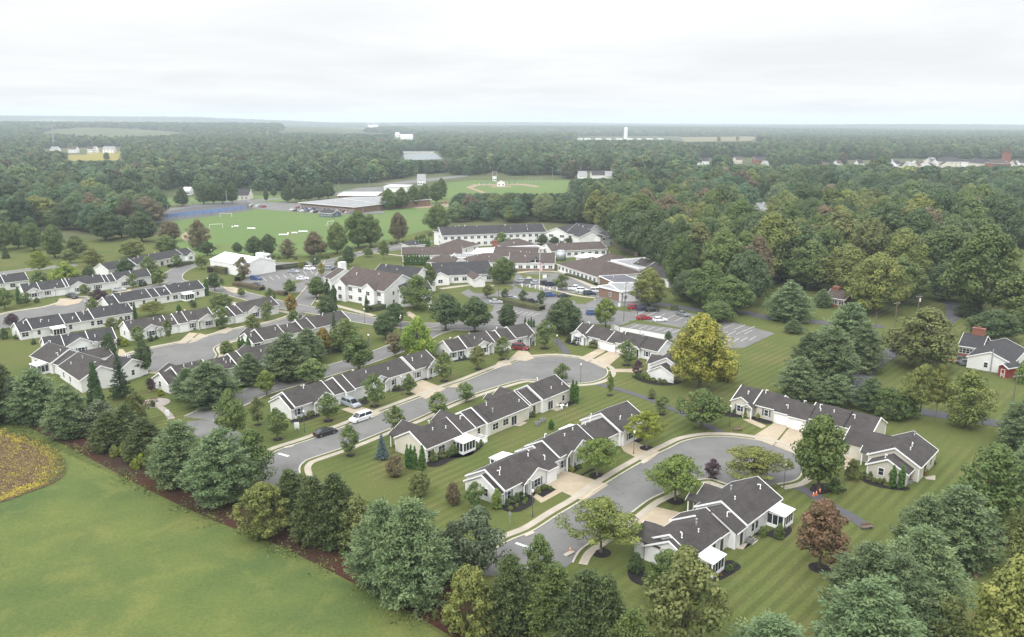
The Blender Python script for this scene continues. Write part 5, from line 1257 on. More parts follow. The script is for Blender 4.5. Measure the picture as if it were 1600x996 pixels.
for a in [
 ('round', 1280, 888, 777, 92, 'red', 'round red-brown maple on the striped lawn', None, True),
 ('locust', 939, 864, 773, 118, 'olivel', 'spreading olive-yellow locust by the lower street mouth', None, True),
 ('locust', 1055, 783, 708, 102, 'light', 'spreading fresh-green locust opposite the double driveway', None, True),
 ('locust', 1176, 756, 693, 106, 'olivel', 'spreading olive locust behind the nearest terrace roof', None, False),
 ('dense', 1279, 767, 647, 92, 'green', 'tall full green tree in front of the two white garages', None, True),
 ('shrub', 1305, 770, 748, 34, 'green', 'wide round bush beside the tall full tree', None),
 ('young', 1113, 748, 716, 30, 'plum', 'small dark purple plum behind the nearest terrace', None, True),
 ('locust', 933, 744, 680, 78, 'light', 'light green locust before the middle terrace', None, True),
 ('locust', 1010, 701, 638, 62, 'yellow', 'yellow-green locust at the top end of the middle terrace', None, True),
 ('cone', 977, 691, 668, 13, 'arb', 'narrow green cone by the last gable of the middle terrace', None),
 ('arbor', 894.5, 629, 595, 9, 'arb', 'left of the two tall columnar evergreens at the cream terrace end', 'columnar evergreens'),
 ('arbor', 900, 630, 597, 9, 'arb', 'right of the two tall columnar evergreens at the cream terrace end', 'columnar evergreens'),
 ('arbor', 861, 671, 656, 9, 'arb', 'short lone cone evergreen on the strip of lawn between terraces', 'columnar evergreens'),
 ('young', 878, 597, 566, 27, 'mid', 'young tree on the near kerb of the middle cul-de-sac', None, False),
 ('young', 728, 628, 596, 34, 'mid', 'young two-stemmed tree behind the cream terrace roof', None, False),
 ('young', 684, 652, 611, 40, 'mid', 'young tree on the verge opposite the double driveway of the white terrace', None, True),
 ('young', 618, 681, 632, 38, 'mid', 'young tree on the near verge beside the white minivan', None, True),
 ('young', 547, 712, 662, 38, 'mid', 'young tree on the corner lawn right of the black car', None, True),
 ('spruce', 597, 717, 679, 23, 'blue', 'small silver-blue spruce on the corner lawn', None, True),
 ('arbor', 636.5, 731, 696, 8, 'arb', 'leftmost of the four clipped columns at the cream gable', 'clipped columns by the cream gable'),
 ('arbor', 642.5, 732, 697, 9, 'arb', 'second of the four clipped columns at the cream gable', 'clipped columns by the cream gable'),
 ('arbor', 648.5, 733, 699, 9, 'arb', 'third of the four clipped columns at the cream gable', 'clipped columns by the cream gable'),
 ('arbor', 660, 735, 698, 12, 'arb', 'thickest and rightmost of the four clipped columns at the cream gable', 'clipped columns by the cream gable'),
 ('crab', 617, 744, 709, 33, 'brown', 'low reddish-brown round tree on the corner lawn', None, True),
 ('young', 513, 658, 612, 42, 'mid', 'young tree before the left gable of the parked-van terrace', None, True),
 ('young', 585, 635, 582, 42, 'mid', 'young tree hiding the middle gable of the parked-van terrace', None, True),
 ('young', 639, 616, 583, 24, 'mid', 'small tree before the last garage of the parked-van terrace', None, True),
 ('young', 694, 596, 548, 36, 'mid', 'tree at the right end of the parked-van terrace', None, True),
 ('young', 434, 687, 635, 42, 'mid', 'young tree on the lawn left of the black car', None, True),
 ('young', 403, 664, 618, 26, 'olive', 'thin olive tree by the left end wall of the parked-van terrace', None, True),
 ('round', 362, 690, 607, 50, 'mid', 'green tree beside the bend of the long street', None),
 ('round', 417, 618, 577, 33, 'light', 'bright green small tree on the far verge of the long street', None),
 ('round', 489, 602, 558, 50, 'mid', 'full round tree in front of the long street, left one', None),
 ('round', 561, 581, 523, 52, 'green', 'full round tree in front of the long street, right one', None),
 ('pine', 450, 592, 517, 78, 'pineg', 'wide dark pine behind the long street', None),
 ('pine', 482, 566, 510, 55, 'pineg', 'second pine right of the wide one behind the long street', None),
 ('pine', 390, 602, 548, 50, 'pineg', 'pine at the end of the hidden terrace', None),
 ('pine', 330, 632, 560, 88, 'pineg', 'broad dark pine over the hidden terrace roof', None),
 ('pine', 295, 622, 572, 50, 'pineg', 'pine right of the small windowed end wall', None),
 ('round', 505, 553, 511, 30, 'orange', 'orange-green small tree on the lawn above the long street', None, True),
 ('loose', 540, 548, 496, 52, 'mid', 'leafy tree at the right end of the pine-screened terrace', None),
 ('spire', 523, 535, 487, 18, 'dark', 'slim dark conifer rising over the terrace roof', None),
 ('young', 617, 558, 517, 32, 'brown', 'rust-brown thin tree beside the willow', None),
 ('willow', 653, 560, 496, 68, 'willow', 'large bright yellow-green willow', None),
 ('round', 747, 577, 539, 32, 'olive', 'round olive tree before the short end of the upper terrace', None, True),
 ('young', 785, 562, 524, 32, 'mid', 'airy tree left of the red minivan', None, True),
 ('young', 851, 545, 499, 38, 'mid', 'tree right of the red minivan', None, True),
 ('young', 979, 571, 530, 36, 'mid', 'young tree on the lawn before the white terrace by the golden tree', None, True),
 ('oak', 1093, 607, 487, 112, 'gold', 'tall golden-leaved tree beside the middle cul-de-sac', None),
 ('shrub', 1133, 595, 560, 36, 'gold', 'golden-olive bush at the foot of the tall golden tree', None),
 ('round', 1096, 670, 605, 76, 'green', 'wide dark green tree by the footpath below the golden tree', None),
 ('young', 1034, 648, 617, 28, 'mid', 'small tree on the lawn beside the footpath', None, True),
 ('young', 1018, 623, 606, 15, 'olive', 'tiny sapling by the footpath', None, True),
 ('young', 953, 618, 582, 14, 'light', 'thin sapling in the mulch ring by the cul-de-sac', None, True),
 ('young', 996, 590, 562, 20, 'plum', 'small dark reddish tree by the white end house', None),
 ('round', 1044, 534, 517, 13, 'dark', 'small dark bushy tree behind the garages near the golden tree', None),
 ('oak', 1013, 479, 416, 66, 'olivel', 'large yellow-green tree over the entrance pavilion', None),
 ('oak', 1102, 482, 405, 80, 'green', 'tall green tree rising behind the car park, left of the grass gap', None),
 ('oak', 1165, 476, 388, 86, 'dark', 'tall dark tree behind the lane, left of the solitary wide pine', None),
 ('oak', 1357, 482, 402, 78, 'olivel', 'broad yellow-green tree right of the brick rancher', None),
 ('oak', 1404, 474, 398, 88, 'mid', 'large green tree behind the bright yellow-green one', None),
 ('oak', 1474, 470, 408, 70, 'dark', 'dark tree left of the steep white gable', None),
 ('oak', 1210, 440, 376, 74, 'mid', 'green tree above the grass gap left of the rancher', None),
 ('oak', 1262, 452, 372, 84, 'mid', 'large tree directly behind the brick rancher, left one', None),
 ('oak', 1318, 460, 378, 90, 'olivel', 'large yellow-green tree directly behind the brick rancher, right one', None),
 ('oak', 1075, 470, 420, 62, 'dark', 'dark round tree right of the yellow-green one', None),
 ('oak', 1138, 490, 427, 80, 'green', 'broad green tree above the lane entrance', None),
 ('oak', 1120, 503, 468, 62, 'green', 'low green tree directly behind the golden tree', None),
 ('round', 946, 513, 464, 42, 'light', 'young light green tree by the crossing at the car park', None),
 ('oak', 881, 521, 463, 72, 'dark', 'very round dark tree at the end of the upper terrace', None),
 ('dense', 742, 518, 462, 56, 'dark', 'dark round tree by the road, middle of three', None, True),
 ('dense', 696, 516, 457, 56, 'dark', 'dark tree by the road, left of three', None, True),
 ('dense', 792, 517, 473, 38, 'dark', 'dark tree by the road, right of three', None),
 ('oak', 786, 443, 400, 47, 'green', 'green tree shading the drive left of the entrance canopy', None),
 ('round', 762, 466, 443, 22, 'olive', 'olive tree right of the white porch columns', None),
 ('young', 789, 471, 450, 16, 'dark', 'small dark tree in the car park, left of three', 'small trees in the care home car park'),
 ('young', 817, 474, 452, 17, 'dark', 'small dark tree in the car park, middle of three', 'small trees in the care home car park'),
 ('young', 846, 479, 454, 18, 'dark', 'small dark tree in the car park, right of three', 'small trees in the care home car park'),
 ('young', 877, 453, 427, 28, 'mid', 'green tree on the island right of the flagpole', None),
 ('ball', 784, 387, 362, 28, 'mid', 'clipped globe tree before the long two-storey block', None),
 ('round', 847, 383, 365, 22, 'dark', 'dark bushy tree left of the red awnings', None),
 ('round', 866, 383, 369, 18, 'dark', 'dark bush right beside the white gable bay', None),
 ('round', 892, 384, 367, 22, 'dark', 'dark bushy tree right of the white gable bay', None),
 ('round', 822, 378, 366, 16, 'dark', 'small dark tree by the brick base of the long block', None),
 ('oak', 684, 364, 317, 42, 'green', 'big dark green tree left of the long two-storey block', None),
 ('loose', 652, 484, 427, 56, 'mid', 'loose birch-like tree in front of the apartment house gable', None),
 ('round', 670, 458, 410, 30, 'green', 'tree behind the birch-like one at the dark-roofed wing', None),
 ('dense', 603, 531, 487, 44, 'dark', 'dark round tree on the bend of the main road', None),
 ('dense', 618, 510, 472, 38, 'dark', 'dark tree at the apartment house lawn corner', None),
 ('dense', 512, 502, 461, 38, 'dark', 'dark tree on the island at the road junction', None),
 ('dense', 495, 466, 431, 36, 'green', 'green tree left of the apartment house', None),
 ('arbor', 512, 466, 437, 9, 'arbd', 'dark column at the apartment house end, left one', 'dark columns at the apartment house'),
 ('arbor', 522, 473, 447, 11, 'arbd', 'dark column at the apartment house end, right one', 'dark columns at the apartment house'),
 ('arbor', 573, 489, 463, 7, 'arbd', 'slim dark column between the two gabled bays', 'dark columns at the apartment house'),
 ('round', 455, 492, 459, 24, 'orange', 'orange-tinged tree on the verge of the main road', None),
 ('round', 460, 508, 483, 22, 'mid', 'small green tree at the end of the upper left street', None),
 ('young', 423, 478, 449, 24, 'mid', 'green tree behind the short terrace', None),
 ('young', 418, 501, 470, 22, 'mid', 'tree before the porch of the short terrace', None),
 ('round', 395, 524, 490, 28, 'olive', 'round olive tree on the kerb of the upper left street', None),
 ('young', 347, 513, 476, 32, 'mid', 'airy tree hiding the gap between the upper left terraces', None, True),
 ('round', 377, 464, 449, 15, 'mid', 'small tree on the verge above the upper left terraces', None),
 ('round', 336, 456, 424, 26, 'dark', 'dark tree right of the tall clipped evergreen', None),
 ('young', 380, 436, 400, 28, 'brown', 'bronze-leaved tree before the white metal hall', None),
 ('round', 315, 421, 397, 24, 'mid', 'tree at the left end of the white metal hall', None),
 ('round', 453, 461, 436, 22, 'green', 'tree on the car park island', None),
 ('crab', 470, 420, 408, 10, 'yellow', 'small yellow tree at the car park edge', None),
 ('young', 502, 432, 409, 16, 'gold', 'golden young tree at the car park corner', None),
 ('dense', 226, 586, 532, 32, 'dark', 'dense dark oval tree standing on the cul-de-sac edge', None, True),
 ('dense', 172, 565, 519, 28, 'dark', 'dark tree before the broad gabled front at the left', None, True),
 ('young', 216, 537, 508, 26, 'mid', 'tree at the left gable of the three-gabled terrace', None),
 ('cone', 213, 513, 473, 12, 'arbd', 'tall thin dark cone beside the three-gabled terrace', None),
 ('young', 263, 531, 498, 17, 'mid', 'slim tree before the garages of the three-gabled terrace', None),
 ('locust', 240, 494, 468, 42, 'olivel', 'wide low olive tree on the back lawn', None),
 ('round', 176, 515, 495, 24, 'olive', 'small olive tree behind the far left terrace, left one', None),
 ('round', 192, 520, 497, 22, 'olive', 'small olive tree behind the far left terrace, right one', None),
 ('young', 133, 462, 443, 20, 'mid', 'tree before the middle of the black-pickup terrace', None),
 ('round', 155, 473, 450, 27, 'plum', 'dark purple tree beside the black-pickup driveway', None),
 ('round', 145, 486, 464, 17, 'mid', 'green tree at the left gable of the sunroom terrace', None),
 ('young', 42, 477, 455, 20, 'mid', 'tree before the left gable of the black-pickup terrace', None),
 ('arbor', 30, 475, 449, 8, 'arb', 'column evergreen at the left end of the black-pickup terrace', None),
 ('round', 20, 513, 489, 26, 'plum', 'purple tree left of the far left terrace', None),
 ('round', 8, 484, 449, 32, 'mid', 'tree at the left edge by the street', None),
 ('shrub', 7, 530, 513, 14, 'dark', 'round dark bush at the left edge of the lawn', None),
 ('round', 62, 458, 420, 34, 'mid', 'tree before the farthest left roof', None),
 ('willow', 104, 448, 409, 54, 'willow', 'pale weeping willow above the black-pickup terrace', None),
 ('round', 140, 440, 414, 24, 'dark', 'dark tree right of the weeping willow', None),
 ('dense', 197, 432, 402, 32, 'dark', 'dark tree before the park-edge terrace', None),
 ('young', 208, 451, 426, 18, 'mid', 'small tree at the right gable of the black-pickup terrace', None),
 ('loose', 233, 434, 399, 30, 'mid', 'green tree right of the park-edge terrace middle', None),
 ('round', 250, 446, 418, 24, 'mid', 'tree on the corner above the sunroom terrace', None),
 ('round', 277, 418, 396, 18, 'mid', 'small tree by the bay window of the park-edge terrace', None),
 ('arbor', 322.5, 462, 437, 9, 'arb', 'tall clipped evergreen column at the sunroom terrace end', None),
 ('crab', 345, 480, 456, 44, 'mid', 'broad low green tree behind the clipped column', None),
 ('shrub', 303, 481, 471, 10, 'dark', 'round bush on the lawn below the sunroom terrace', None),
 ('round', 59, 486, 460, 1, 'mid', 'x', None),
 ('round', 355, 560, 531, 28, 'mid', 'tree inside the bend of the upper left cul-de-sac', None),
 ('arbor', 375, 551, 527, 6, 'arb', 'slim column left of the pine-screened terrace, left one', 'slim columns by the pine-screened terrace'),
 ('arbor', 380, 552, 526, 6, 'arb', 'slim column left of the pine-screened terrace, middle one', 'slim columns by the pine-screened terrace'),
 ('arbor', 389, 554, 527, 9, 'arb', 'fuller column left of the pine-screened terrace, right one', 'slim columns by the pine-screened terrace'),
 ('young', 237, 613, 590, 16, 'plum', 'small dark tree left of the windowed end wall', None),
 ('arbor', 280, 488, 476, 8, 'arb', 'pair-topped short cone on the back lawn at the upper left', None),
 ('crab', 655, 775, 735, 40, 'olive', 'scrubby olive tree above the belt near the corner lawn', None),
 ('round', 742, 795, 752, 34, 'green', 'green tree at the near gable of the middle terrace', None),
 ('arbor', 776, 795, 765, 17, 'light', 'bright green cone at the near corner of the middle terrace', None),
 ('crab', 708, 788, 752, 30, 'brown', 'reddish bush at the back corner of the middle terrace', None),
 ('arbor', 1393.5, 763, 729, 12, 'arb', 'left of the two tall cones at the tan end house', 'tall cones at the tan end house'),
 ('arbor', 1407.5, 764, 729, 12, 'arb', 'right of the two tall cones at the tan end house', 'tall cones at the tan end house'),
 ('crab', 1331, 750, 716, 26, 'olive', 'bushy tree beside the porch of the tan end house', None),
 ('arbor', 1001, 862, 820, 14, 'arb', 'narrow pointed green cone at the front of the nearest terrace', None),
 ('crab', 993, 895, 862, 30, 'dark', 'round dark bush at the corner of the nearest terrace', None),
 ('arbor', 1217, 842, 819, 15, 'green', 'squat green cone behind the nearest terrace', None),
 ('ball', 1192, 838, 822, 15, 'mid', 'round clipped bush left of the squat cone', None),
 ]:
    if a[6] != 'x': T(*a)
g = 'park trees at the upper left'
for a in [
 ('oak', 86, 403, 350, 42, 'green', 'full round park tree, darkest of the left lawn', g), ('oak', 120, 402, 366, 38, 'mid', 'broad park tree right of the darkest one', g),
 ('oak', 53, 392, 348, 38, 'green', 'park tree left of the darkest one', g), ('oak', 30, 388, 346, 38, 'green', 'park tree near the left edge', g),
 ('oak', 2, 392, 340, 40, 'mid', 'park tree cut by the left edge', g), ('cone', 9, 404, 382, 14, 'dark', 'small dark cone tree on the park lawn', g),
 ('locust', 63, 432, 390, 32, 'yellow', 'yellowing thin tree on the park lawn', g), ('round', 110, 412, 388, 26, 'olive', 'small olive tree on the park lawn', g),
 ('loose', 146, 416, 386, 34, 'olivel', 'yellow-green tree at the park edge', g), ('oak', 208, 402, 372, 46, 'olivel', 'wide yellow-green tree behind the park-edge terrace', g),
 ('oak', 261, 397, 365, 44, 'mid', 'broad green tree beside the worn patch of the pitch', g), ('loose', 311, 390, 342, 38, 'brown', 'brownish tall tree on the near side of the pitch', g),
 ('oak', 266, 378, 344, 38, 'brown', 'reddish-brown tree at the left end of the pitch', g), ('dense', 324, 400, 376, 28, 'dark', 'dark tree at the back corner of the metal hall', g),
 ('dense', 371, 397, 378, 20, 'dark', 'small dark tree behind the metal hall', g), ('oak', 60, 352, 303, 72, 'olivel', 'large yellow-green tree at the edge of the left wood', g),
 ('oak', 165, 376, 325, 60, 'dark', 'large dark tree left of the tennis courts', g), ('oak', 222, 378, 328, 52, 'dark', 'large dark tree directly left of the pitch', g),
 ('oak', 190, 372, 335, 44, 'dark', 'dark tree between the two large ones by the pitch', g), ('loose', 192, 340, 308, 26, 'brown', 'grey-brown tree in the left wood', g),
 ('oak', 240, 329, 305, 22, 'dark', 'small dark tree at the end of the tennis courts', g), ('oak', 285, 323, 292, 26, 'dark', 'lone dark tree by the far road', g),
 ('oak', 398, 400, 368, 30, 'dark', 'dark tree on the near touchline, left one', g), ('oak', 420, 400, 365, 32, 'dark', 'dark tree on the near touchline, right one', g),
 ('loose', 450, 402, 372, 28, 'brown', 'brownish thin tree on the near touchline', g), ('oak', 492, 402, 360, 44, 'brown', 'wide rust-tinged tree on the near touchline', g),
 ('oak', 527, 397, 346, 40, 'mid', 'tall green tree right of the rust-tinged one', g), ('oak', 560, 388, 328, 52, 'green', 'tallest green tree at the corner of the pitch', g),
 ('oak', 580, 386, 334, 44, 'green', 'dark green tree right of the tallest one', g), ('oak', 623, 379, 331, 32, 'brown', 'lone brown-green tree on the right-hand field', g),
 ('dense', 545, 417, 384, 24, 'dark', 'dark tree beside the road to the care home', g), ('round', 600, 406, 374, 18, 'mid', 'pointed green tree beside the road to the care home', g),
 ('round', 493, 418, 398, 18, 'dark', 'dark tree by the vans', g), ('round', 533, 424, 400, 20, 'mid', 'green tree behind the car park corner', g), ('round', 575, 402, 386, 18, 'mid', 'green tree on the verge before the care home', g)]: T(*a)
g = 'row of trees beyond the tennis courts'
for x, yb, w in ((318, 320, 26), (334, 319, 24), (348, 319, 28), (363, 318, 22)): T('oak', x, yb, yb - 35, w, 'dark', 'rounded dark tree in the row beyond the tennis courts', g)
g = 'dark trees before the school'
for x, yb, w in ((450, 317, 22), (468, 316, 22), (482, 315, 24), (498, 313, 24), (513, 311, 24)): T('oak', x, yb, yb - 29, w, 'dark', 'rounded dark tree in the row left of the school roof', g)
T('dense', 428, 308, 295, 13, 'dark', 'small round tree on the lawn by the far road'); T('dense', 416, 316, 296, 10, 'dark', 'small pointed tree beside the row of parked cars')
g = 'trees between the school and the ballpark'
for x, yb, w in ((607, 328, 28), (628, 326, 28), (646, 323, 28), (664, 321, 26), (682, 318, 26), (690, 312, 22)): T('oak', x, yb, yb - 34, w, 'green', 'rounded tree in the row right of the school roof', g)
g = 'hedge of clipped columns at the care home'
for i in range(5): T('arbor', 652.5 + i * 4.3, 391, 373, 6, 'arb', 'clipped column in the far hedge left of the care home', g)
for i in range(6): T('arbor', 633 + i * 4, 415, 397, 5.5, 'arb', 'clipped column in the near hedge left of the care home', g)
for i in range(4): T('arbor', 658 + i * 4, 415, 399, 5.5, 'arb', 'clipped column in the near hedge right of the lamp', g)
for i, x in enumerate((820.5, 826, 830, 834)): T('arbor', x, 512, 496 + (i % 2) * 3, 4, 'arb', 'tiny pointed evergreen behind the upper terrace ridge', 'tiny pointed evergreens')
g = 'small round trees along the road by the pitch'
for x, y in ((427, 404), (436, 405), (448, 405), (462, 406), (503, 404), (512, 404), (612, 383), (619, 382), (630, 381), (651, 374), (657, 373), (662, 372), (672, 369)): T('ball', x, y, y - 6, 7, 'green', 'small round clipped tree along the road by the pitch', g)

# shrubs in the beds; mulch beds as ground
beds = MB()
def bed(pts):
    P = [(p.x, p.y, .04) for p in smooth_line([G(x, y).xy for x, y in pts], True, 3)]; sheet(beds, P)
bed(K8((320, 770), (345, 830), (440, 865), (470, 820), (430, 770), (425, 740), (345, 750)))
bed(K8((810, 840), (900, 825), (1015, 760), (1020, 730), (965, 700), (900, 720), (830, 800)))
bed(K8((1105, 545), (1170, 545), (1280, 570), (1345, 520), (1310, 480), (1200, 520), (1120, 525)))
bed(K2((735, 730), (770, 755), (830, 720), (800, 700), (740, 705))); bed(K2((820, 770), (830, 775), (915, 735), (900, 728)))
bed(K2((530, 905), (570, 915), (670, 855), (600, 825), (545, 850))); bed(K2((350, 990), (450, 995), (540, 935), (480, 880), (380, 915), (340, 950)))
bed(K2((1080, 570), (1140, 590), (1220, 545), (1190, 530), (1120, 540)))
bed(K2((720, 310), (740, 345), (815, 305), (800, 290), (750, 300))); bed(K2((0, 640), (0, 662), (90, 655), (150, 640), (215, 590), (200, 570), (100, 620)))
bed([(667, 722), (672, 730), (690, 728), (710, 718), (735, 712), (740, 705), (720, 700), (690, 710)])
bed(K6((345, 750), (420, 790), (540, 810), (630, 800), (650, 785), (560, 760), (440, 745), (380, 745)))
bed(K7((90, 370), (130, 400), (220, 410), (240, 390), (180, 370), (110, 360))); bed(K7((285, 415), (390, 450), (425, 435), (330, 405)))
bed(K7((880, 570), (900, 590), (985, 590), (980, 565), (920, 555))); bed(K7((960, 770), (1000, 815), (1120, 850), (1260, 865), (1270, 840), (1130, 810), (1000, 775)))
bed(K1((215, 640), (280, 640), (400, 600), (350, 585), (240, 615))); bed(K1((630, 515), (680, 530), (710, 510), (670, 500))); bed(K1((850, 450), (930, 440), (910, 425), (860, 430)))
bed(K1((990, 370), (1040, 382), (1100, 360), (1050, 355))); bed(K5((430, 940), (540, 925), (530, 910), (430, 925))); bed(K5((1125, 820), (1200, 840), (1225, 825), (1150, 805)))
bed(K7((665, 830), (740, 870), (870, 875), (880, 850), (760, 820)))
tag(beds.build('mulch_bed', MAT['mulch']), kind='structure')

def shrubs(where, group, pts, s=3.985, ox=0, oy=0, kinds=('shrub', 'ball')):
    for i, (x, y, w, c) in enumerate(pts):
        px, py = ox + x / s, oy + y / s; gg = G(px, py); W = w / s * PX(gg)[2] / FPX
        plant(kinds[i % len(kinds)], gg.x, gg.y, W, W * rnd.uniform(.7, .95), c, where, group)
shrubs('clipped shrub in the black bed at the middle terrace corner', 'shrubs at the middle terrace corner', [(370, 955, 45, 'dark'), (400, 940, 55, 'green'), (430, 925, 55, 'green'), (460, 910, 50, 'dark'), (480, 900, 40, 'dark'), (390, 985, 35, 'mid'), (430, 965, 30, 'light'), (475, 945, 28, 'light'), (490, 930, 28, 'light')], ox=700, oy=550)
shrubs('leafy shrub in the square black bed beside the tan driveway', 'shrubs in the square bed', [(560, 880, 55, 'olivel'), (600, 850, 40, 'mid'), (620, 855, 35, 'green'), (640, 860, 30, 'green'), (585, 855, 35, 'mid')], ox=700, oy=550)
shrubs('yellow-green clipped shrub in the bed between the two garages', 'yellow-green shrubs', [(755, 730, 36, 'yellow'), (775, 745, 34, 'yellow'), (785, 715, 34, 'mid'), (815, 725, 34, 'green')], ox=700, oy=550)
shrubs('green shrub along the back wall of the cream terrace', 'shrubs behind the cream terrace', [(1100, 880, 70, 'green'), (1160, 860, 60, 'olive'), (1230, 840, 75, 'green'), (1370, 800, 50, 'mid'), (1400, 780, 45, 'mid'), (1200, 850, 50, 'dark'), (950, 900, 30, 'dark')], ox=400, oy=500)
shrubs('low green shrub at the far patio of the cream terrace', 'patio shrubs of the cream terrace', [(380, 455, 35, 'mid'), (530, 405, 40, 'green'), (490, 400, 30, 'mid'), (590, 365, 22, 'mid'), (700, 335, 25, 'olive')], ox=700, oy=550)
shrubs('rounded shrub in the curved bed of the white end house', 'shrubs at the white end house', [(385, 765, 45, 'dark'), (405, 765, 50, 'green'), (450, 775, 40, 'yellow'), (480, 785, 38, 'olive'), (520, 790, 40, 'mid'), (550, 795, 38, 'mid'), (600, 790, 34, 'mid'), (635, 788, 30, 'mid')], ox=900, oy=400)
shrubs('rounded shrub in the long bed of the tan end house', 'shrubs at the tan end house', [(975, 790, 36, 'olivel'), (990, 775, 46, 'green'), (1035, 785, 44, 'green'), (1020, 800, 36, 'olive'), (1060, 815, 40, 'olivel'), (1090, 815, 44, 'mid'), (1120, 815, 40, 'mid'), (1135, 835, 34, 'olivel'), (1370, 770, 40, 'orange'), (1380, 750, 32, 'orange'), (1430, 700, 34, 'dark')], ox=1100, oy=550)
shrubs('green shrub beside the porch of the right-hand terrace', 'shrubs at the right-hand terrace', [(115, 375, 40, 'olive'), (150, 380, 34, 'dark'), (190, 385, 34, 'dark'), (250, 405, 36, 'yellow'), (335, 415, 34, 'yellow'), (900, 570, 30, 'yellow'), (925, 580, 28, 'yellow'), (950, 570, 40, 'dark')], ox=1100, oy=550)
shrubs('dark shrub at the sunroom of the nearest terrace', 'shrubs at the nearest terrace', [(940, 770, 40, 'dark'), (960, 760, 45, 'green'), (990, 735, 40, 'dark'), (1310, 470, 50, 'green'), (1300, 510, 30, 'dark'), (870, 800, 34, 'gold'), (900, 800, 26, 'orange'), (1030, 505, 20, 'mid')], ox=900, oy=700)
shrubs('low shrub in front of the parked-van terrace', 'shrubs at the parked-van terrace', [(330, 605, 40, 'olive'), (350, 595, 36, 'mid'), (300, 615, 30, 'dark'), (270, 625, 30, 'green'), (870, 435, 36, 'dark'), (890, 430, 34, 'olive'), (960, 420, 40, 'dark'), (985, 415, 36, 'green'), (1020, 360, 36, 'olivel'), (1040, 355, 32, 'mid'), (1110, 340, 36, 'dark'), (680, 500, 30, 'dark')], ox=400, oy=500)
shrubs('clipped shrub in front of the upper terrace', 'shrubs at the upper terrace', [(470, 925, 26, 'dark'), (500, 920, 28, 'dark'), (530, 905, 26, 'dark'), (700, 880, 30, 'green'), (760, 865, 26, 'green'), (930, 830, 34, 'dark'), (1150, 810, 40, 'dark'), (1185, 825, 36, 'dark'), (1215, 830, 30, 'plum'), (1300, 850, 60, 'olive')], ox=600, oy=330)
shrubs('yellow-green bush at the foot of the evergreen belt', 'yellow-green bushes under the belt', [(620, 490, 80, 'olivel'), (715, 530, 85, 'olivel'), (775, 520, 85, 'bright'), (825, 565, 95, 'bright'), (885, 595, 90, 'bright'), (850, 610, 70, 'yellow'), (935, 600, 40, 'brown'), (1370, 830, 60, 'olive'), (1250, 760, 60, 'olive'), (1310, 780, 60, 'olive'), (360, 390, 50, 'mid'), (250, 340, 50, 'olive')], ox=0, oy=580, kinds=('shrub',))
shrubs('bright bush on the red litter under the belt', 'bushes on the litter under the belt', [(380, 400, 55, 'bright'), (425, 390, 40, 'bright'), (600, 520, 50, 'orange'), (770, 640, 60, 'green'), (540, 480, 60, 'mid'), (1120, 880, 70, 'olive'), (1180, 910, 60, 'olive'), (20, 390, 50, 'olive')], ox=400, oy=746, kinds=('shrub',))
shrubs('low shrub by the left-hand terraces', 'shrubs by the left-hand terraces', [(30, 510, 60, 'green'), (100, 520, 34, 'mid'), (285, 495, 44, 'olivel'), (200, 505, 24, 'mid'), (310, 490, 40, 'dark'), (360, 485, 40, 'dark'), (210, 550, 44, 'dark'), (470, 460, 24, 'mid'), (780, 560, 60, 'bright'), (740, 550, 50, 'olivel'), (560, 605, 40, 'dark'), (940, 530, 40, 'dark'), (975, 520, 34, 'dark'), (1000, 870, 44, 'bright'), (950, 940, 44, 'dark'), (930, 800, 50, 'green'), (1020, 800, 30, 'dark'), (880, 190, 34, 'dark'), (905, 185, 30, 'dark'), (960, 170, 40, 'dark'), (1000, 165, 34, 'green'), (230, 290, 36, 'dark'), (150, 295, 40, 'dark'), (120, 300, 34, 'green'), (1210, 460, 30, 'olive'), (1300, 445, 34, 'dark'), (1350, 435, 34, 'dark'), (1200, 310, 44, 'dark')], ox=0, oy=400)
# clipped hedges
def hedge(label, pts, w, h, col):
    L = gl(pts, 3); rs = np.random.RandomState(len(pts)); P = []; N = []
    tot = sum((L[i + 1] - L[i]).length for i in range(len(L) - 1)); n = int(tot * (w + 2 * h) * 55)
    for i in range(len(L) - 1):
        a, b = L[i], L[i + 1]; m = max(1, int(n * (b - a).length / tot)); d = (b - a).normalized(); nn = Vector((-d.y, d.x))
        for k in range(m):
            p = a.lerp(b, rs.rand()); s = rs.rand() * (w + 2 * h)
            if s < h: o, z, nv = -w / 2, s, (-nn.x, -nn.y, .3)
            elif s < h + w: o, z, nv = s - h - w / 2, h, (0, 0, 1)
            else: o, z, nv = w / 2, s - h - w, (nn.x, nn.y, .3)
            q = p + nn * (o + rs.normal() * .08); P.append((q.x, q.y, z + rs.normal() * .08)); N.append(nv)
    P = np.array(P); N = np.array(N) + unit(rs, len(P)) * .8
    me = leaf_mesh('hedge_leaves', P, N, .13 * rs.uniform(.6, 1.3, len(P)), 1.0, .3 + .4 * np.sin(P[:, 0] * 1.3) * .3 + rs.uniform(0, .4, len(P)))
    c0 = Vector(P.mean(axis=0)); e = empty('hedge', (0, 0, 0), 0, label, 'hedge', 'clipped hedges')
    o = inst('leaves', me, e); o.color = (*COLS[col], 1)
    m = MB(); strip(m, L, -w / 2 + .06, w / 2 - .06, 0, h - .06); m.build('stems', MAT['bark'], e)
hedge('long clipped hedge between the two car parks before the care home', K5((670, 565), (760, 570), (860, 595), (985, 620)), 3.2, 1.5, 'olive')
hedge('brownish clipped hedge at the left side of the fenced car park', K4((268, 262), (340, 275), (440, 295)), 2.6, 1.3, 'brown')
hedge('low brownish hedge on the verge right of the car park entrance', K4((525, 318), (585, 325)), 2.4, 1.2, 'brown')
hedge('dark clipped hedge before the park-edge terrace', K3((1055, 75), (1110, 65), (1195, 50)), 2.5, 1.3, 'dark')
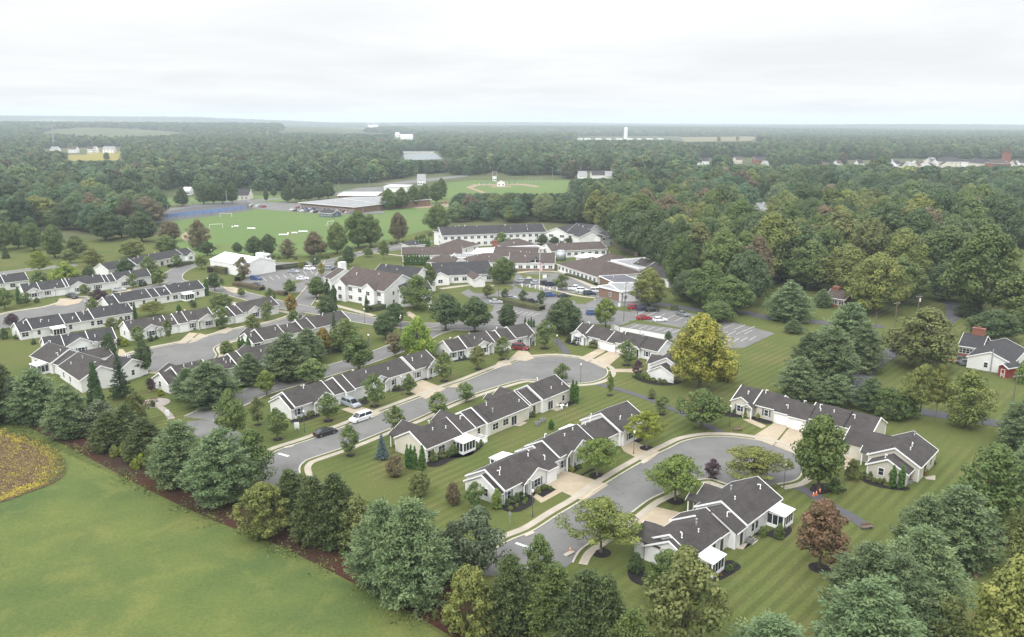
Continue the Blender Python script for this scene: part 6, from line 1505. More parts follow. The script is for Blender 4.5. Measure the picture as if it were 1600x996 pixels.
hedge('tall olive hedge beside the white metal hall', K3((1310, 110), (1360, 105), (1430, 112)), 5, 2.6, 'olive')
hedge('hedge behind the fence of the car park, curving', K4((285, 240), (310, 215), (350, 190), (400, 180)), 2.2, 1.8, 'green')
hedge('hedge with flowers on the lawn before the pine-screened terrace', K4((770, 690), (850, 685), (925, 655)), 2.2, 1.3, 'dark')
hedge('hedge along the lawn of the apartment house', K4((1110, 425), (1150, 418), (1190, 408)), 2.8, 1.6, 'dark')
hedge('trimmed hedge in the big car park by the lane', K6((590, 335), (635, 337)), 2.8, 1.8, 'dark')
hedge('long hedge at the fence behind the car park', K4((560, 165), (640, 155), (715, 145)), 2.5, 1.4, 'dark')
hedge('low hedge along the windows of the large brown-roofed wing', K5((1130, 400), (1220, 425), (1320, 462)), 1.5, .9, 'green')
hedge('hedge before the glass-fronted entrance hall', K5((1390, 478), (1440, 500)), 2.2, 1.3, 'dark')
def weeds():
    rs = np.random.RandomState(12); P = []; N = []
    up = gl([(0, 652), (85, 688), (150, 722), (230, 765), (330, 812), (440, 855), (545, 908), (630, 950), (700, 992), (860, 1080)], 6)
    for i in range(len(up) - 1):
        a, b = up[i], up[i + 1]; d = (b - a); n = int(d.length * 46); nn = Vector((-d.y, d.x)).normalized()
        for k in range(n):
            t = rs.rand(); c = a.lerp(b, t); cl_ = math.sin(c.x * .9) + math.sin(c.x * .37 + 1) + rs.normal() * .9
            if cl_ < .3: continue
            o = rs.normal() * 1.1 + .6 * math.sin(c.x * .6); q = c + nn * o
            P.append((q.x, q.y, abs(rs.normal()) * .16)); N.append((rs.normal() * .6, rs.normal() * .6, 1))
    me = leaf_mesh('weeds', np.array(P), np.array(N), .16 * rs.uniform(.5, 1.5, len(P)), 1.5, rs.uniform(0, 1, len(P)))
    o = inst('weeds', me); o.color = (.095, .115, .04, 1); tag(o, 'ragged weeds and low growth along the field edge of the evergreen belt', 'weeds', kind='stuff')
weeds()
tag(mulch.build('mulch_ring', MAT['mulch']), kind='structure')
# ---------------------------------------------------------------- vehicles
def car_meshes(kind):
    L, Wd, H = dict(sedan=(4.8, 1.82, 1.45), suv=(4.7, 1.88, 1.72), minivan=(5.1, 1.98, 1.76), pickup=(5.6, 1.95, 1.85), wagon=(4.5, 1.8, 1.5))[kind]
    h = L / 2
    belt = {'sedan': [(-h, .62), (-h + .12, .95), (-h + .9, 1.0), (h - 1.35, .98), (h - .25, .78), (h, .58)], 'wagon': [(-h, .6), (-h + .1, .98), (h - 1.3, .97), (h - .25, .8), (h, .6)],
            'suv': [(-h, .7), (-h + .05, 1.08), (h - 1.3, 1.08), (h - .2, .95), (h, .7)], 'minivan': [(-h, .7), (-h + .05, 1.05), (h - 1.2, 1.02), (h - .25, .82), (h, .62)],
            'pickup': [(-h, .8), (-h + .03, 1.12), (h - 1.4, 1.14), (h - .1, 1.02), (h, .75)]}[kind]
    cab = {'sedan': [(-h + .55, 1.0), (-h + 1.35, H), (h - 2.2, H), (h - 1.35, .98)], 'wagon': [(-h + .15, .98), (-h + .7, H - .03), (h - 2.1, H), (h - 1.3, .97)],
           'suv': [(-h + .12, 1.08), (-h + .45, H - .02), (h - 1.95, H), (h - 1.25, 1.08)], 'minivan': [(-h + .1, 1.05), (-h + .4, H - .02), (h - 1.9, H), (h - .95, .98)],
           'pickup': [(-.95, 1.13), (-.75, H), (h - 2.1, H), (h - 1.4, 1.13)]}[kind]
    body = MB()
    prof = [(x, z) for x, z in belt] + [(h, .32), (h - .1, .22), (-h + .1, .22), (-h, .35)]
    n = len(prof); secs = [(-Wd / 2 + .03, .93), (-Wd / 2, 1.0), (Wd / 2, 1.0), (Wd / 2 - .03, .93)]
    vs = []
    for k, (y, s) in enumerate(((-Wd / 2, 0), (-Wd / 2 + .10, 1), (Wd / 2 - .10, 1), (Wd / 2, 0))):
        for i, (x, z) in enumerate(prof):
            top = i < len(belt); vs.append((x * (.985 if s == 0 else 1), y, z - (.07 if (top and s == 0) else 0)))
    fs = [tuple(range(n))[::-1], tuple(range(3 * n, 4 * n))]
    for k in range(3):
        for i in range(n): fs.append((k * n + i, k * n + (i + 1) % n, (k + 1) * n + (i + 1) % n, (k + 1) * n + i))
    body.add(vs, fs, 0)
    # roof skin and pillars
    (x0, z0), (x1, z1), (x2, z2), (x3, z3) = cab; w0 = Wd / 2 - .10; w1 = Wd / 2 - .26
    body.add([(x1 - .03, -w1, z1 - .05), (x2 + .03, -w1, z2 - .05), (x2 + .03, w1, z2 - .05), (x1 - .03, w1, z1 - .05), (x1, -w1 + .05, z1 + .02), (x2, -w1 + .05, z2 + .02), (x2, w1 - .05, z2 + .02), (x1, w1 - .05, z1 + .02)],
             [(4, 5, 6, 7), (0, 1, 5, 4), (1, 2, 6, 5), (2, 3, 7, 6), (3, 0, 4, 7)], 0)
    for sgn in (-1, 1):
        for (a, b) in ((0, 1), (3, 2)): body.cyl((cab[a][0], sgn * w0, cab[a][1] - .03), (cab[b][0], sgn * w1, cab[b][1] - .02), .05, .05, 5)
        xm = (x0 + x3) / 2; xt = (x1 + x2) / 2; body.cyl((xm, sgn * w0, 1.0), (xt, sgn * w1, z1 - .03), .05, .05, 5)
        body.box(h - 1.75, h - 1.55, sgn * (Wd / 2 + .09) - .09, sgn * (Wd / 2 + .09) + .09, 1.0, 1.12)   # mirrors
    if kind == 'pickup':
        pass
    glass = MB(); glass.add([(x0 + .02, -w0 + .03, z0 - .04), (x3 - .02, -w0 + .03, z3 - .04), (x2, -w1 + .02, z2 - .04), (x1, -w1 + .02, z1 - .04), (x0 + .02, w0 - .03, z0 - .04), (x3 - .02, w0 - .03, z3 - .04), (x2, w1 - .02, z2 - .04), (x1, w1 - .02, z1 - .04)],
                            [(0, 1, 2, 3), (7, 6, 5, 4), (1, 5, 6, 2), (0, 3, 7, 4)], 0)
    wheel = MB(); r = .34 if kind in ('sedan', 'wagon') else .38; wheel.cyl((0, -.11, 0), (0, .11, 0), r, r, 14)
    rim = MB(); rim.cyl((0, -.125, 0), (0, .125, 0), r * .62, r * .62, 10)
    bed = None
    if kind == 'pickup': bed = MB(); bed.box(-h + .12, -1.05, -Wd / 2 + .16, Wd / 2 - .16, 1.02, 1.145)
    hl = MB(); hl.box(-.02, .03, -.2, .2, -.07, .07); 
    return dict(L=L, W=Wd, r=r, body=body.mesh('body', MAT['car_paint']), glass=glass.mesh('windows', MAT['car_glass']), wheel=wheel.mesh('wheel', MAT['tyre']), rim=rim.mesh('rim', MAT['rim']),
                hl=hl.mesh('headlight', MAT['headlight']), tl=hl.mesh('tail_light', MAT['tail_light']), bed=bed.mesh('load_bed', MAT['tyre']) if bed else None)
CAR = {k: car_meshes(k) for k in ('sedan', 'suv', 'minivan', 'pickup', 'wagon')}
PAINT = dict(white=(.75, .76, .77), silver=(.42, .44, .46), grey=(.16, .17, .18), black=(.015, .016, .018), red=(.28, .015, .02), maroon=(.16, .012, .018), blue=(.03, .07, .22), navy=(.015, .025, .06), palegrey=(.30, .33, .36), dark=(.03, .034, .04))
def car(kind, x, y, head, paint, label, group=None, detail=True):
    m = CAR[kind]; p = G(x, y)
    e = empty({'pickup': 'pickup_truck', 'minivan': 'minivan', 'suv': 'parked_car', 'sedan': 'parked_car', 'wagon': 'parked_car'}[kind], (p.x, p.y, .04), R(head), label, {'pickup': 'pickup truck', 'minivan': 'van'}.get(kind, 'car'), group)
    b = inst('body', m['body'], e); b.color = (*PAINT[paint], 1); inst('windows', m['glass'], e)
    if m['bed']: inst('load_bed', m['bed'], e)
    for sx in (-1, 1):
        for sy in (-1, 1):
            w = inst('wheel', m['wheel'], e, (sx * m['L'] * .31, sy * (m['W'] / 2 - .12), m['r']))
            if detail: inst('rim', m['rim'], w)
    for sy in (-1, 1):
        inst('headlight', m['hl'], e, (m['L'] / 2 - .02, sy * (m['W'] / 2 - .32), .70)); inst('tail_light', m['tl'], e, (-m['L'] / 2 + .01, sy * (m['W'] / 2 - .28), .80))
car('minivan', 564, 657, 228, 'white', 'white minivan driving down the middle street')
car('minivan', 548.5, 634.5, -42, 'palegrey', 'silver-grey minivan parked on the driveway of the gabled terrace')
car('sedan', 508.5, 679.5, 44, 'black', 'black car at the kerb near the lower street mouth')
car('minivan', 812, 546.5, -22, 'maroon', 'dark red minivan on the driveway at the middle cul-de-sac')
car('pickup', 113, 466, -35, 'dark', 'dark pickup truck on the driveway at the far left')
car('sedan', 186, 455, 20, 'silver', 'silver car on the driveway of the farther left terrace')
for a in [('suv', 400, 437.5, -25, 'blue', 'blue car nearest the hall in the fenced car park'), ('sedan', 403, 447.5, -25, 'navy', 'dark blue car partly behind the hedge of the fenced car park'),
          ('sedan', 459, 426.5, -20, 'palegrey', 'pale grey car in the middle of the fenced car park'), ('suv', 484, 422, -10, 'white', 'white car at the far fence of the fenced car park'), ('suv', 516, 422, 0, 'palegrey', 'pale car at the right corner of the fenced car park'),
          ('sedan', 527, 423, 10, 'black', 'black car beside the pale one at the car park corner'), ('sedan', 473, 437.5, 15, 'white', 'white car at the planted island in the fenced car park'),
          ('sedan', 814.5, 441.5, 10, 'silver', 'silver car leftmost in the row behind the flagpole lawn'), ('suv', 828, 442.5, 10, 'grey', 'grey car second in the row behind the flagpole lawn'), ('sedan', 838, 445, 10, 'palegrey', 'pale blue-grey car in front of the row behind the flagpole lawn'),
          ('suv', 852, 445, 10, 'black', 'black car in the row behind the flagpole'), ('suv', 861, 447, 10, 'navy', 'dark blue car at the right end of the row behind the flagpole'), ('pickup', 899, 453.5, -12, 'white', 'white pickup parked at the right car row'),
          ('suv', 910, 456.5, -10, 'white', 'white car in front of the white pickup'), ('suv', 921, 461, 5, 'navy', 'dark navy car at the end of the right car row'), ('minivan', 932, 457, 5, 'white', 'white van behind the navy car'),
          ('suv', 858, 463.5, 10, 'blue', 'blue car in the car park below the flagpole'), ('sedan', 798, 468, 10, 'palegrey', 'grey-blue car between the small dark trees'), ('suv', 829.5, 474, 15, 'black', 'black car at the long clipped hedge'),
          ('sedan', 881, 464.5, 10, 'dark', 'dark car right of the blue one below the flagpole'), ('sedan', 775, 474, 0, 'silver', 'silver car at the left end of the long hedge'), ('suv', 927, 492, 15, 'blue', 'blue car behind the young light green tree'),
          ('suv', 991.6, 483.5, 10, 'red', 'red car in the row under the yellow-green tree'), ('suv', 1004.5, 485.5, 12, 'navy', 'dark blue car between the red car and the black one'), ('suv', 1018.5, 487, 12, 'black', 'black car at the right end of the row under the yellow-green tree'),
          ('sedan', 1006, 499.5, 12, 'red', 'red car parked near the brown kerb in the big car park'), ('wagon', 1031, 502.5, 15, 'white', 'white car alone in the big car park'), ('sedan', 1066, 493.5, -60, 'grey', 'grey car beside the golden tree')]:
    car(*a[:6], 'cars in the care home car parks')
cl_ = ['white', 'black', 'silver', 'white', 'grey', 'red', 'silver', 'black', 'white', 'blue', 'palegrey']
for i, (x, y) in enumerate([(457, 329), (462, 330.5), (467, 330), (473, 331), (480, 331.5), (466, 326), (473, 326.5), (480, 326.5), (486, 327), (492, 328), (499, 328.5), (489, 332.5), (494, 333), (520, 331), (526, 332), (531, 333), (536, 332.5), (542, 334), (524, 335.5), (530, 336), (478, 328.5), (485, 330)]):
    car(rnd.choice(['sedan', 'suv', 'sedan']), x, y, 70 + rnd.uniform(-5, 5), cl_[i % 11], f'small {cl_[i % 11].replace("pale", "pale ")} car in the school car park beside the pitch', f'{cl_[i % 11]} cars in the school car park', False)
for i, x in enumerate((394, 397.5, 401, 404.5, 408, 412)):
    car('sedan', x, 322 + i * .5, 60, cl_[i], f'{cl_[i].replace("pale", "pale ")} car in the short row by the far road', 'cars by the far road', False)

def truck(label, x, y, head, L, rv=False):
    p = G(x, y); e = empty('camper_van' if rv else 'box_truck', (p.x, p.y, .04), R(head), label, 'camper' if rv else 'truck')
    m = MB(); m.box(-L / 2, L / 2 - 1.9, -1.15, 1.15, .6, 3.2)
    if rv: m.prism_y([(L / 2 - 1.9, 2.2), (L / 2 - .4, 2.4), (L / 2 - .5, 3.1), (L / 2 - 1.9, 3.2)], -1.1, 1.1)
    m.build('box', MAT['white_metal'], e)
    m = MB(); m.prism_y([(L / 2 - 1.85, .5), (L / 2, .5), (L / 2, 1.15), (L / 2 - .5, 1.3), (L / 2 - .95, 2.1), (L / 2 - 1.85, 2.15)], -.98, .98); m.build('cab', MAT['white_trim'], e)
    m = MB(); m.prism_y([(L / 2 - .47, 1.32), (L / 2 - .42, 1.32), (L / 2 - .89, 2.08), (L / 2 - .94, 2.08)], -.85, .85); m.build('windscreen', MAT['car_glass'], e)
    for sx in (-L * .3, L * .33):
        for sy in (-1, 1):
            m = MB(); m.cyl((sx, sy * .95 - .12, .42), (sx, sy * .95 + .12, .42), .42, .42, 12); m.build('wheel', MAT['tyre'], e)
truck('white camper van behind the white metal hall', 412, 407, -30, 7.5, True)
truck('white box truck at the right end of the white metal hall', 420, 418, -20, 6.2)

# ---------------------------------------------------------------- lamps, poles, signs
_m = MB(); _m.cyl((0, 0, 0), (0, 0, .5), .12, .10, 8); _m.cyl((0, 0, .5), (0, 0, 4.1), .06, .045, 8); _m.cyl((0, 0, 4.1), (0, 0, 4.2), .13, .13, 8); LPOST = _m.mesh('post', MAT['pole_grey'])
_m = MB(); _m.cyl((0, 0, 4.2), (0, 0, 4.48), .12, .20, 10); _m.ball((0, 0, 4.5), .20, 10, 6, sz=1.1); LGLOBE = _m.mesh('lamp_globe', MAT['lamp_globe'], True)
LAMP_N = ['on the lawn left of the black car', 'before the middle of the parked-van terrace', 'on the near kerb of the middle cul-de-sac', 'on the verge at the double driveway of the middle terrace', 'at the near corner bed of the middle terrace',
          'on the lawn left of the right-hand terrace', 'on the kerb behind the nearest terrace', 'by the footpath right of the red minivan', 'at the black-pickup terrace driveway', 'at the garages of the three-gabled terrace', 'inside the bend of the upper left cul-de-sac',
          'at the far left cul-de-sac bulb', 'on the verge near the clipped column', 'behind the metal hall, left one', 'behind the car park fence', 'in the fenced car park', 'on the verge before the apartment house', 'on the apartment house lawn',
          'on the road bend below the apartment house', 'behind the wide dark pine', 'in the short terrace front garden', 'by the far right end of the main road trees', 'left of the willow behind the trees', 'at the drive left of the care home']
for (x, yt), nm in zip([(474, 641), (627, 587), (908, 568), (991.5, 673), (832.5, 765), (1142, 633), (1228, 723), (870.5, 523), (85.5, 449), (280, 506), (351.5, 532), (132, 470), (324, 434), (330, 390), (412, 392), (492, 404), (569, 482), (625, 495), (575, 522), (576, 522.5), (414, 477), (671, 478), (626, 492), (649, 379)], LAMP_N):
    p = G(x, yt, 4.75); e = empty('street_lamp', (p.x, p.y, 0), 0, 'post-top street lamp ' + nm, 'street lamp', 'post-top street lamps'); inst('post', LPOST, e); inst('lamp_globe', LGLOBE, e)
def tall_lamp(label, x, yb, h):
    p = G(x, yb); e = empty('car_park_lamp', (p.x, p.y, 0), 0, label, 'street lamp', 'tall car park lamps'); m = MB(); m.cyl((0, 0, 0), (0, 0, h), .1, .07, 8); m.build('post', MAT['pole_grey'], e)
    m = MB(); m.box(-.1, .9, -.2, .2, h - .1, h + .06); m.build('lamp_head', MAT['pole_grey'], e)
tall_lamp('tall lamp at the left corner of the brown kerb strip', 974.5, 502.5, 8); tall_lamp('tall lamp between the red cars', 996, 497, 8); tall_lamp('tall lamp before the glass-fronted entrance hall', 977, 473, 7); tall_lamp('tall lamp by the crossing right of the big hedge', 779, 462, 6)
# utility poles and their lines
def upole(label, x, yb, yt, arm=True, metal=False, tr=False):
    p = G(x, yb); lo, hi = 2, 30
    for _ in range(30):
        m_ = (lo + hi) / 2
        if PX((p.x, p.y, m_))[1] > yt: lo = m_
        else: hi = m_
    h = hi; e = empty('utility_pole', (p.x, p.y, 0), R(20), label, 'utility pole', 'utility poles')
    m = MB(); m.cyl((0, 0, -.3), (0, 0, h), .17, .12, 9); m.build('pole', MAT['galvanised' if metal else 'pole_wood'], e)
    if arm:
        m = MB(); m.box(-1.2, 1.2, -.07, .07, h - .75, h - .6); m.build('crossarm', MAT['pole_wood'], e)
        for q in (-1.05, -.4, .4, 1.05): m = MB(); m.cyl((q, 0, h - .6), (q, 0, h - .4), .05, .04, 6); m.build('insulator', MAT['vent_white'], e)
    if tr: m = MB(); m.cyl((.4, 0, h - 2.2), (.4, 0, h - 1.2), .26, .26, 10); m.build('transformer', MAT['vent_white'], e)
    return Vector((p.x, p.y, h - .5))
a1 = upole('wooden utility pole on the lawn right of the lane bend', 1581.5, 637, 584, True)
a2 = upole('metal-topped pole rising out of the pines by the lane', 1297, 551, 514, True, True)
a3 = upole('wooden utility pole left of the bright yellow-green tree', 1397, 516, 471)
a4 = upole('utility pole with a white transformer behind the olive tree', 1432, 502, 461, True, False, True)
a5 = upole('dark pole with an orange marker at the lane', 1367, 519, 491, False)
a6 = upole('tall wooden utility pole before the steep white gable', 1499, 472, 424, True)
upole('pale metal pole with a long side arm before the white gabled house', 1547, 582, 546, False, True)
a7 = upole('wooden pole standing in the wood right of centre', 1097, 420, 345, True)
wr = MB()
def wire(a, b, sag=.8, off=0):
    pr = None
    for i in range(13):
        t = i / 12; q = a.lerp(b, t) + Vector((off, 0, -4 * sag * t * (1 - t)))
        if pr is not None: wr.cyl(pr, q, .02, .02, 3, cap=False)
        pr = q
for o in (-1, 1): wire(a3, a4, 1, o); wire(a4, a6, 1.2, o); wire(a2, a3, 1, o); wire(a6, a6 + Vector((60, -10, 0)), 1, o)
wire(a2, a1, 1.5); wire(a1, a1 + Vector((50, -20, 0)), 1)
tag(wr.build('power_line', MAT['pole_grey']), 'thin dark power lines strung between the utility poles at the right', 'power line')
def pylon(label, x, yb, yt):
    p = G(x, yb); lo, hi = 2, 90
    for _ in range(30):
        m_ = (lo + hi) / 2
        if PX((p.x, p.y, m_))[1] > yt: lo = m_
        else: hi = m_
    h = hi; m = MB(); w = 2.2
    for sx in (-1, 1):
        for sy in (-1, 1): m.cyl((sx * w, sy * w, 0), (sx * .4, sy * .4, h), .35, .25, 4)
    for k in range(8):
        z = h * k / 8; a = w - (w - .4) * k / 8; z2 = h * (k + 1) / 8; b = w - (w - .4) * (k + 1) / 8
        for s in (-1, 1): m.cyl((-a, s * a, z), (b, s * b, z2), .15, .15, 3); m.cyl((a, s * a, z), (-b, s * b, z2), .15, .15, 3)
    for z in (.8, .92): m.box(-4.5, 4.5, -.25, .25, h * z, h * z + .5)
    tag(m.build('pylon', MAT['galvanised'], None, (p.x, p.y, 0), .4), label, 'pylon', 'distant pylons')
pylon('pale lattice pylon above the houses of the yellow field, left one', 85, 232, 196); pylon('pale lattice pylon behind the row of distant houses, fainter one', 121, 228, 208); pylon('wide-armed pylon in the distant wood left of centre', 419, 224, 204); pylon('small far pylon above the left wood', 256, 214, 201)
for i, (x, yb, yt) in enumerate([(300, 326, 296), (355, 323, 297), (263, 343, 318), (524, 308, 292), (863, 286, 262), (973, 282, 263), (530, 309, 284), (577, 293, 281)]):
    upole('tall pale light pole around the sports ground', x, yb, yt, False, True)
# flagpole
p = G(843, 453.5); e = empty('flagpole', (p.x, p.y, 0), 0, 'tall white flagpole on the care home lawn', 'flagpole')
m = MB(); m.cyl((0, 0, 0), (0, 0, 15), .12, .06, 10); m.ball((0, 0, 15.1), .14, 8, 6); m.build('pole', MAT['white_trim'], e)
fl_mats = [MAT['red_paint'], MAT['white_trim'], mat('flag_blue', (.02, .03, .12), .7), mat('flag_red', (.45, .02, .03), .7)]
def flag():
    e2 = empty('flag', (p.x, p.y, 0), R(-60), 'American flag hanging from the white flagpole', 'flag')
    m = MB(); W_, H_ = 2.6, 3.6; z1 = 11.2; nx = 14; ns = 13
    for i in range(nx):
        for j in range(ns):
            x0, x1 = .1 + W_ * .45 * i / nx, .1 + W_ * .45 * (i + 1) / nx
            f0 = .18 * math.sin(i * .9); f1 = .18 * math.sin((i + 1) * .9)
            za, zb_ = z1 - H_ * j / ns, z1 - H_ * (j + 1) / ns; dr0, dr1 = .8 * (i / nx) ** 1.2, .8 * ((i + 1) / nx) ** 1.2
            mi = 2 if (i < 6 and j < 7) else (3 if j % 2 == 0 else 1)
            b0 = len(m.v); t = .012
            m.add([(x0, f0 - t, za - dr0), (x1, f1 - t, za - dr1), (x1, f1 - t, zb_ - dr1), (x0, f0 - t, zb_ - dr0), (x0, f0 + t, za - dr0), (x1, f1 + t, za - dr1), (x1, f1 + t, zb_ - dr1), (x0, f0 + t, zb_ - dr0)], [(3, 2, 1, 0), (4, 5, 6, 7)], mi)
    m.build('cloth', fl_mats, e2)
flag()
for i, x in enumerate((815.8, 827.8, 836.5, 850, 859, 870)):
    q = G(x, 449 + i * 1.2); m = MB(); m.cyl((0, 0, 0), (0, 0, 1.1), .22, .22, 8); m.ball((0, 0, 1.1), .22, 8, 4)
    tag(m.build('bollard', MAT['white_trim'], None, (q.x, q.y, 0)), 'short white bollard on the flagpole lawn', 'bollard', 'white bollards on the flagpole lawn')
def sign(label, x, yb, w, h, mt='white_trim', z0=.6, rz=0.2, name='sign', cat='sign'):
    q = G(x, yb); e = empty(name, (q.x, q.y, 0), rz, label, cat)
    m = MB(); m.box(-w / 2, w / 2, -.04, .04, z0, z0 + h); m.build('panel', MAT[mt], e)
    for s in (-1, 1): m = MB(); m.box(s * w * .38 - .05, s * w * .38 + .05, .045, .12, 0, z0 + h * .9); m.build('post', MAT['white_trim'], e)
sign('blank white panel sign on the lawn left of the parked-van terrace', 464, 672.5, 1.0, 1.3, z0=.4, rz=.1)
sign('small white sign at the bench garden path', 262, 652, .8, 1.3, z0=.3)
sign('white square sign on the flagpole lawn', 851, 437, 1.6, 1.3); sign('white utility cabinet sign near the crossing', 967.5, 480, .8, 1.3, z0=.1)
def stop():
    q = G(796.5, 822.5); e = empty('stop_sign', (q.x, q.y, 0), R(130), 'grey back of a stop sign at the lower street mouth', 'sign')
    m = MB(); m.cyl((0, 0, 0), (0, 0, 2.2), .04, .04, 6); m.build('post', MAT['galvanised'], e)
    m = MB(); m.cyl((0, -.06, 2.1), (0, -.04, 2.1), .4, .4, 8); m.build('panel', MAT['red_paint'], e); m = MB(); m.cyl((0, -.037, 2.1), (0, -.02, 2.1), .4, .4, 8); m.build('panel_back', MAT['galvanised'], e)
stop()
def cone_(label, x, y, g_=None):
    q = G(x, y); e = empty('traffic_cone', (q.x, q.y, .02), 0, label, 'traffic cone', g_); m = MB(); m.box(-.2, .2, -.2, .2, 0, .04); m.cyl((0, 0, .04), (0, 0, .8), .17, .04, 10); m.build('cone', MAT['orange'], e)
    m = MB(); m.cyl((0, 0, .42), (0, 0, .58), .115, .09, 10); m.build('white_band', MAT['white_trim'], e)
cone_('orange cone at the drain by the lower street mouth', 891, 862)
for i, (x, y) in enumerate(((1271, 775), (1275.5, 773.5), (1281, 769.5))): cone_('orange cone on the dark path by the tall full tree, ' + ('left', 'middle', 'right')[i] + ' one', x, y, 'cones on the dark path')
def bench(label, x, y, rz):
    q = G(x, y); e = empty('park_bench', (q.x, q.y, 0), rz, label, 'bench', 'benches'); m = MB()
    for k in range(4): m.box(-.9, .9, -.25 + k * .13, -.15 + k * .13, .42, .46)
    m.build('seat', MAT['bench_wood'], e); m = MB()
    for k in range(3): m.box(-.9, .9, .27, .31, .52 + k * .13, .62 + k * .13)
    m.build('backrest', MAT['bench_wood'], e)
    for s in (-.8, .8): m = MB(); m.box(s - .04, s + .04, -.24, .3, 0, .415); m.build('leg', MAT['pole_grey'], e)
bench('wooden bench in the bench garden, upper one', 239.5, 628.5, .1); bench('wooden bench in the bench garden, lower one', 227, 634, .9); bench('wooden bench on the lawn left of the right-hand terrace', 1152.5, 673.5, .1)
bench('wooden bench at the end of the dark path by the pines', 1354, 827, .2)
q = G(242, 630); m = MB(); m.cyl((0, 0, 0), (0, 0, .05), 3.2, 3.2, 24); tag(m.build('garden_paving', MAT['stone'], None, (q.x, q.y, 0)), kind='structure')
def drain(label, x, y, rz):
    q = G(x, y); m = MB(); m.box(-.9, .9, -.35, .35, .02, .17); m.box(-.7, .7, -.37, -.34, .03, .13, 1); tag(m.build('storm_drain', [MAT['kerb'], MAT['door_dark']], None, (q.x, q.y, 0), rz), label, 'storm drain', 'storm drains')
drain('storm drain in the kerb at the double driveway', 1007.5, 722.5, R(230)); drain('storm drain in the kerb at the lower street mouth, far side', 827, 835.5, R(220)); drain('storm drain in the kerb near the black car', 451.5, 699, R(215)); drain('storm drain by the orange cone', 889, 866, R(45))
for i, (x, y) in enumerate([(1147, 851), (1172, 848), (1421, 756), (1051, 597.5), (840, 665), (848, 660)]):
    q = G(x, y); e = empty('air_conditioner', (q.x, q.y, 0), R(48), ['grey air conditioner at the step of the nearest terrace, left one', 'grey air conditioner at the step of the nearest terrace, right one', 'pale air conditioner at the corner of the tan end house', 'air conditioner at the white end house wall', 'air conditioner behind the cream terrace, left one', 'air conditioner behind the cream terrace, right one'][i], 'air conditioner', 'air conditioners')
    m = MB(); m.box(-.42, .42, -.42, .42, .08, .85); m.build('cabinet', MAT['vent_grey'], e); m = MB(); m.cyl((0, 0, .86), (0, 0, .88), .34, .34, 14); m.build('fan_grille', MAT['door_dark'], e)
# patio furniture and patios
pt = MB()
for c_ in (K2((400, 440), (430, 430), (495, 440), (450, 465), (400, 460)), K2((625, 355), (690, 345), (725, 350), (680, 370)), K8((985, 600), (1100, 595), (1145, 560), (1090, 570), (1040, 635), (985, 625)), K7((1370, 780), (1440, 770), (1440, 800), (1385, 795)), K8((1120, 570), (1145, 555), (1125, 590), (1090, 610))): sheet(pt, poly_pts(c_, .045))
tag(pt.build('patio', MAT['concrete']), kind='structure')
q = G(878, 638); e = empty('patio_set', (q.x, q.y, 0), .4, 'white patio table and chairs behind the cream terrace end', 'patio furniture')
m = MB(); m.cyl((0, 0, .7), (0, 0, .74), .55, .55, 14); m.cyl((0, 0, 0), (0, 0, .7), .04, .04, 6); m.build('table', MAT['white_trim'], e)
for k in range(3):
    t = k * 2.1; m = MB(); m.box(-.22, .22, -.22, .22, .4, .44); m.box(-.22, .22, .18, .22, .44, .9)
    for sx in (-.18, .18):
        for sy in (-.18, .18): m.box(sx - .02, sx + .02, sy - .02, sy + .02, 0, .4)
    m.build('chair', MAT['white_trim'], e, (1.1 * math.cos(t), 1.1 * math.sin(t), 0), t - 1.57)
# ---------------------------------------------------------------- fences
def fence(label, pts, h=1.2, mt='white_trim', rails=3, step=2.4, solid=False, group=None, z0=0.0):
    L = [G(x, y).xy for x, y in pts]; m = MB(); e = empty('fence', (0, 0, 0), 0, label, 'fence', group); posts = MB()
    for a, b in zip(L[:-1], L[1:]):
        d = b - a; n = max(1, int(d.length / step))
        for i in range(n + 1):
            c = a.lerp(b, i / n); posts.box(c.x - .07, c.x + .07, c.y - .07, c.y + .07, 0, h + .06)
        if solid: strip(m, [a, b], -.03, .03, .03, h)
        else:
            for k in range(rails):
                z = h * (k + 1) / rails - .12; s = MB(); strip(m, [a, b], -.03, .03, z - .08, z + .02)
    m.build('rails' if not solid else 'panels', MAT[mt], e); posts.build('posts', MAT[mt], e)
fence('white solid fence behind the white terrace by the golden tree', [(955, 513), (968, 519), (1000, 524), (1038, 531)], 1.5, solid=True, group='fences')
fence('dark board fence round the fenced car park', [(378, 434), (392, 431), (430, 422), (478, 416.5)], 1.9, 'door_dark', solid=True, group='fences')
fence('white post-and-rail fence beside the small cape house', [(1533, 437), (1545, 437.5), (1566, 444)], 1.3, group='fences'); fence('white rail fence nearer the small cape house', [(1541, 457), (1550, 458.5), (1560, 455)], 1.2, group='fences'); fence('white rail fence left of the steep gable', [(1478, 443), (1495, 442)], 1.3, group='fences')
fence('long pale fence on the far side of the tennis courts', [(238, 328), (300, 320), (390, 314)], 2.2, 'galvanised', solid=False, rails=4, step=5, group='fences')
fence('tall green-grey mesh fence at the near side of the tennis courts', [(248, 345), (330, 336), (388, 328), (384, 319)], 3, 'shutter', rails=2, step=6, group='fences')
fence('timber fence behind the long block at the wood edge', [(961, 388), (980, 394), (996, 402)], 2, 'pole_wood', solid=True, group='fences')
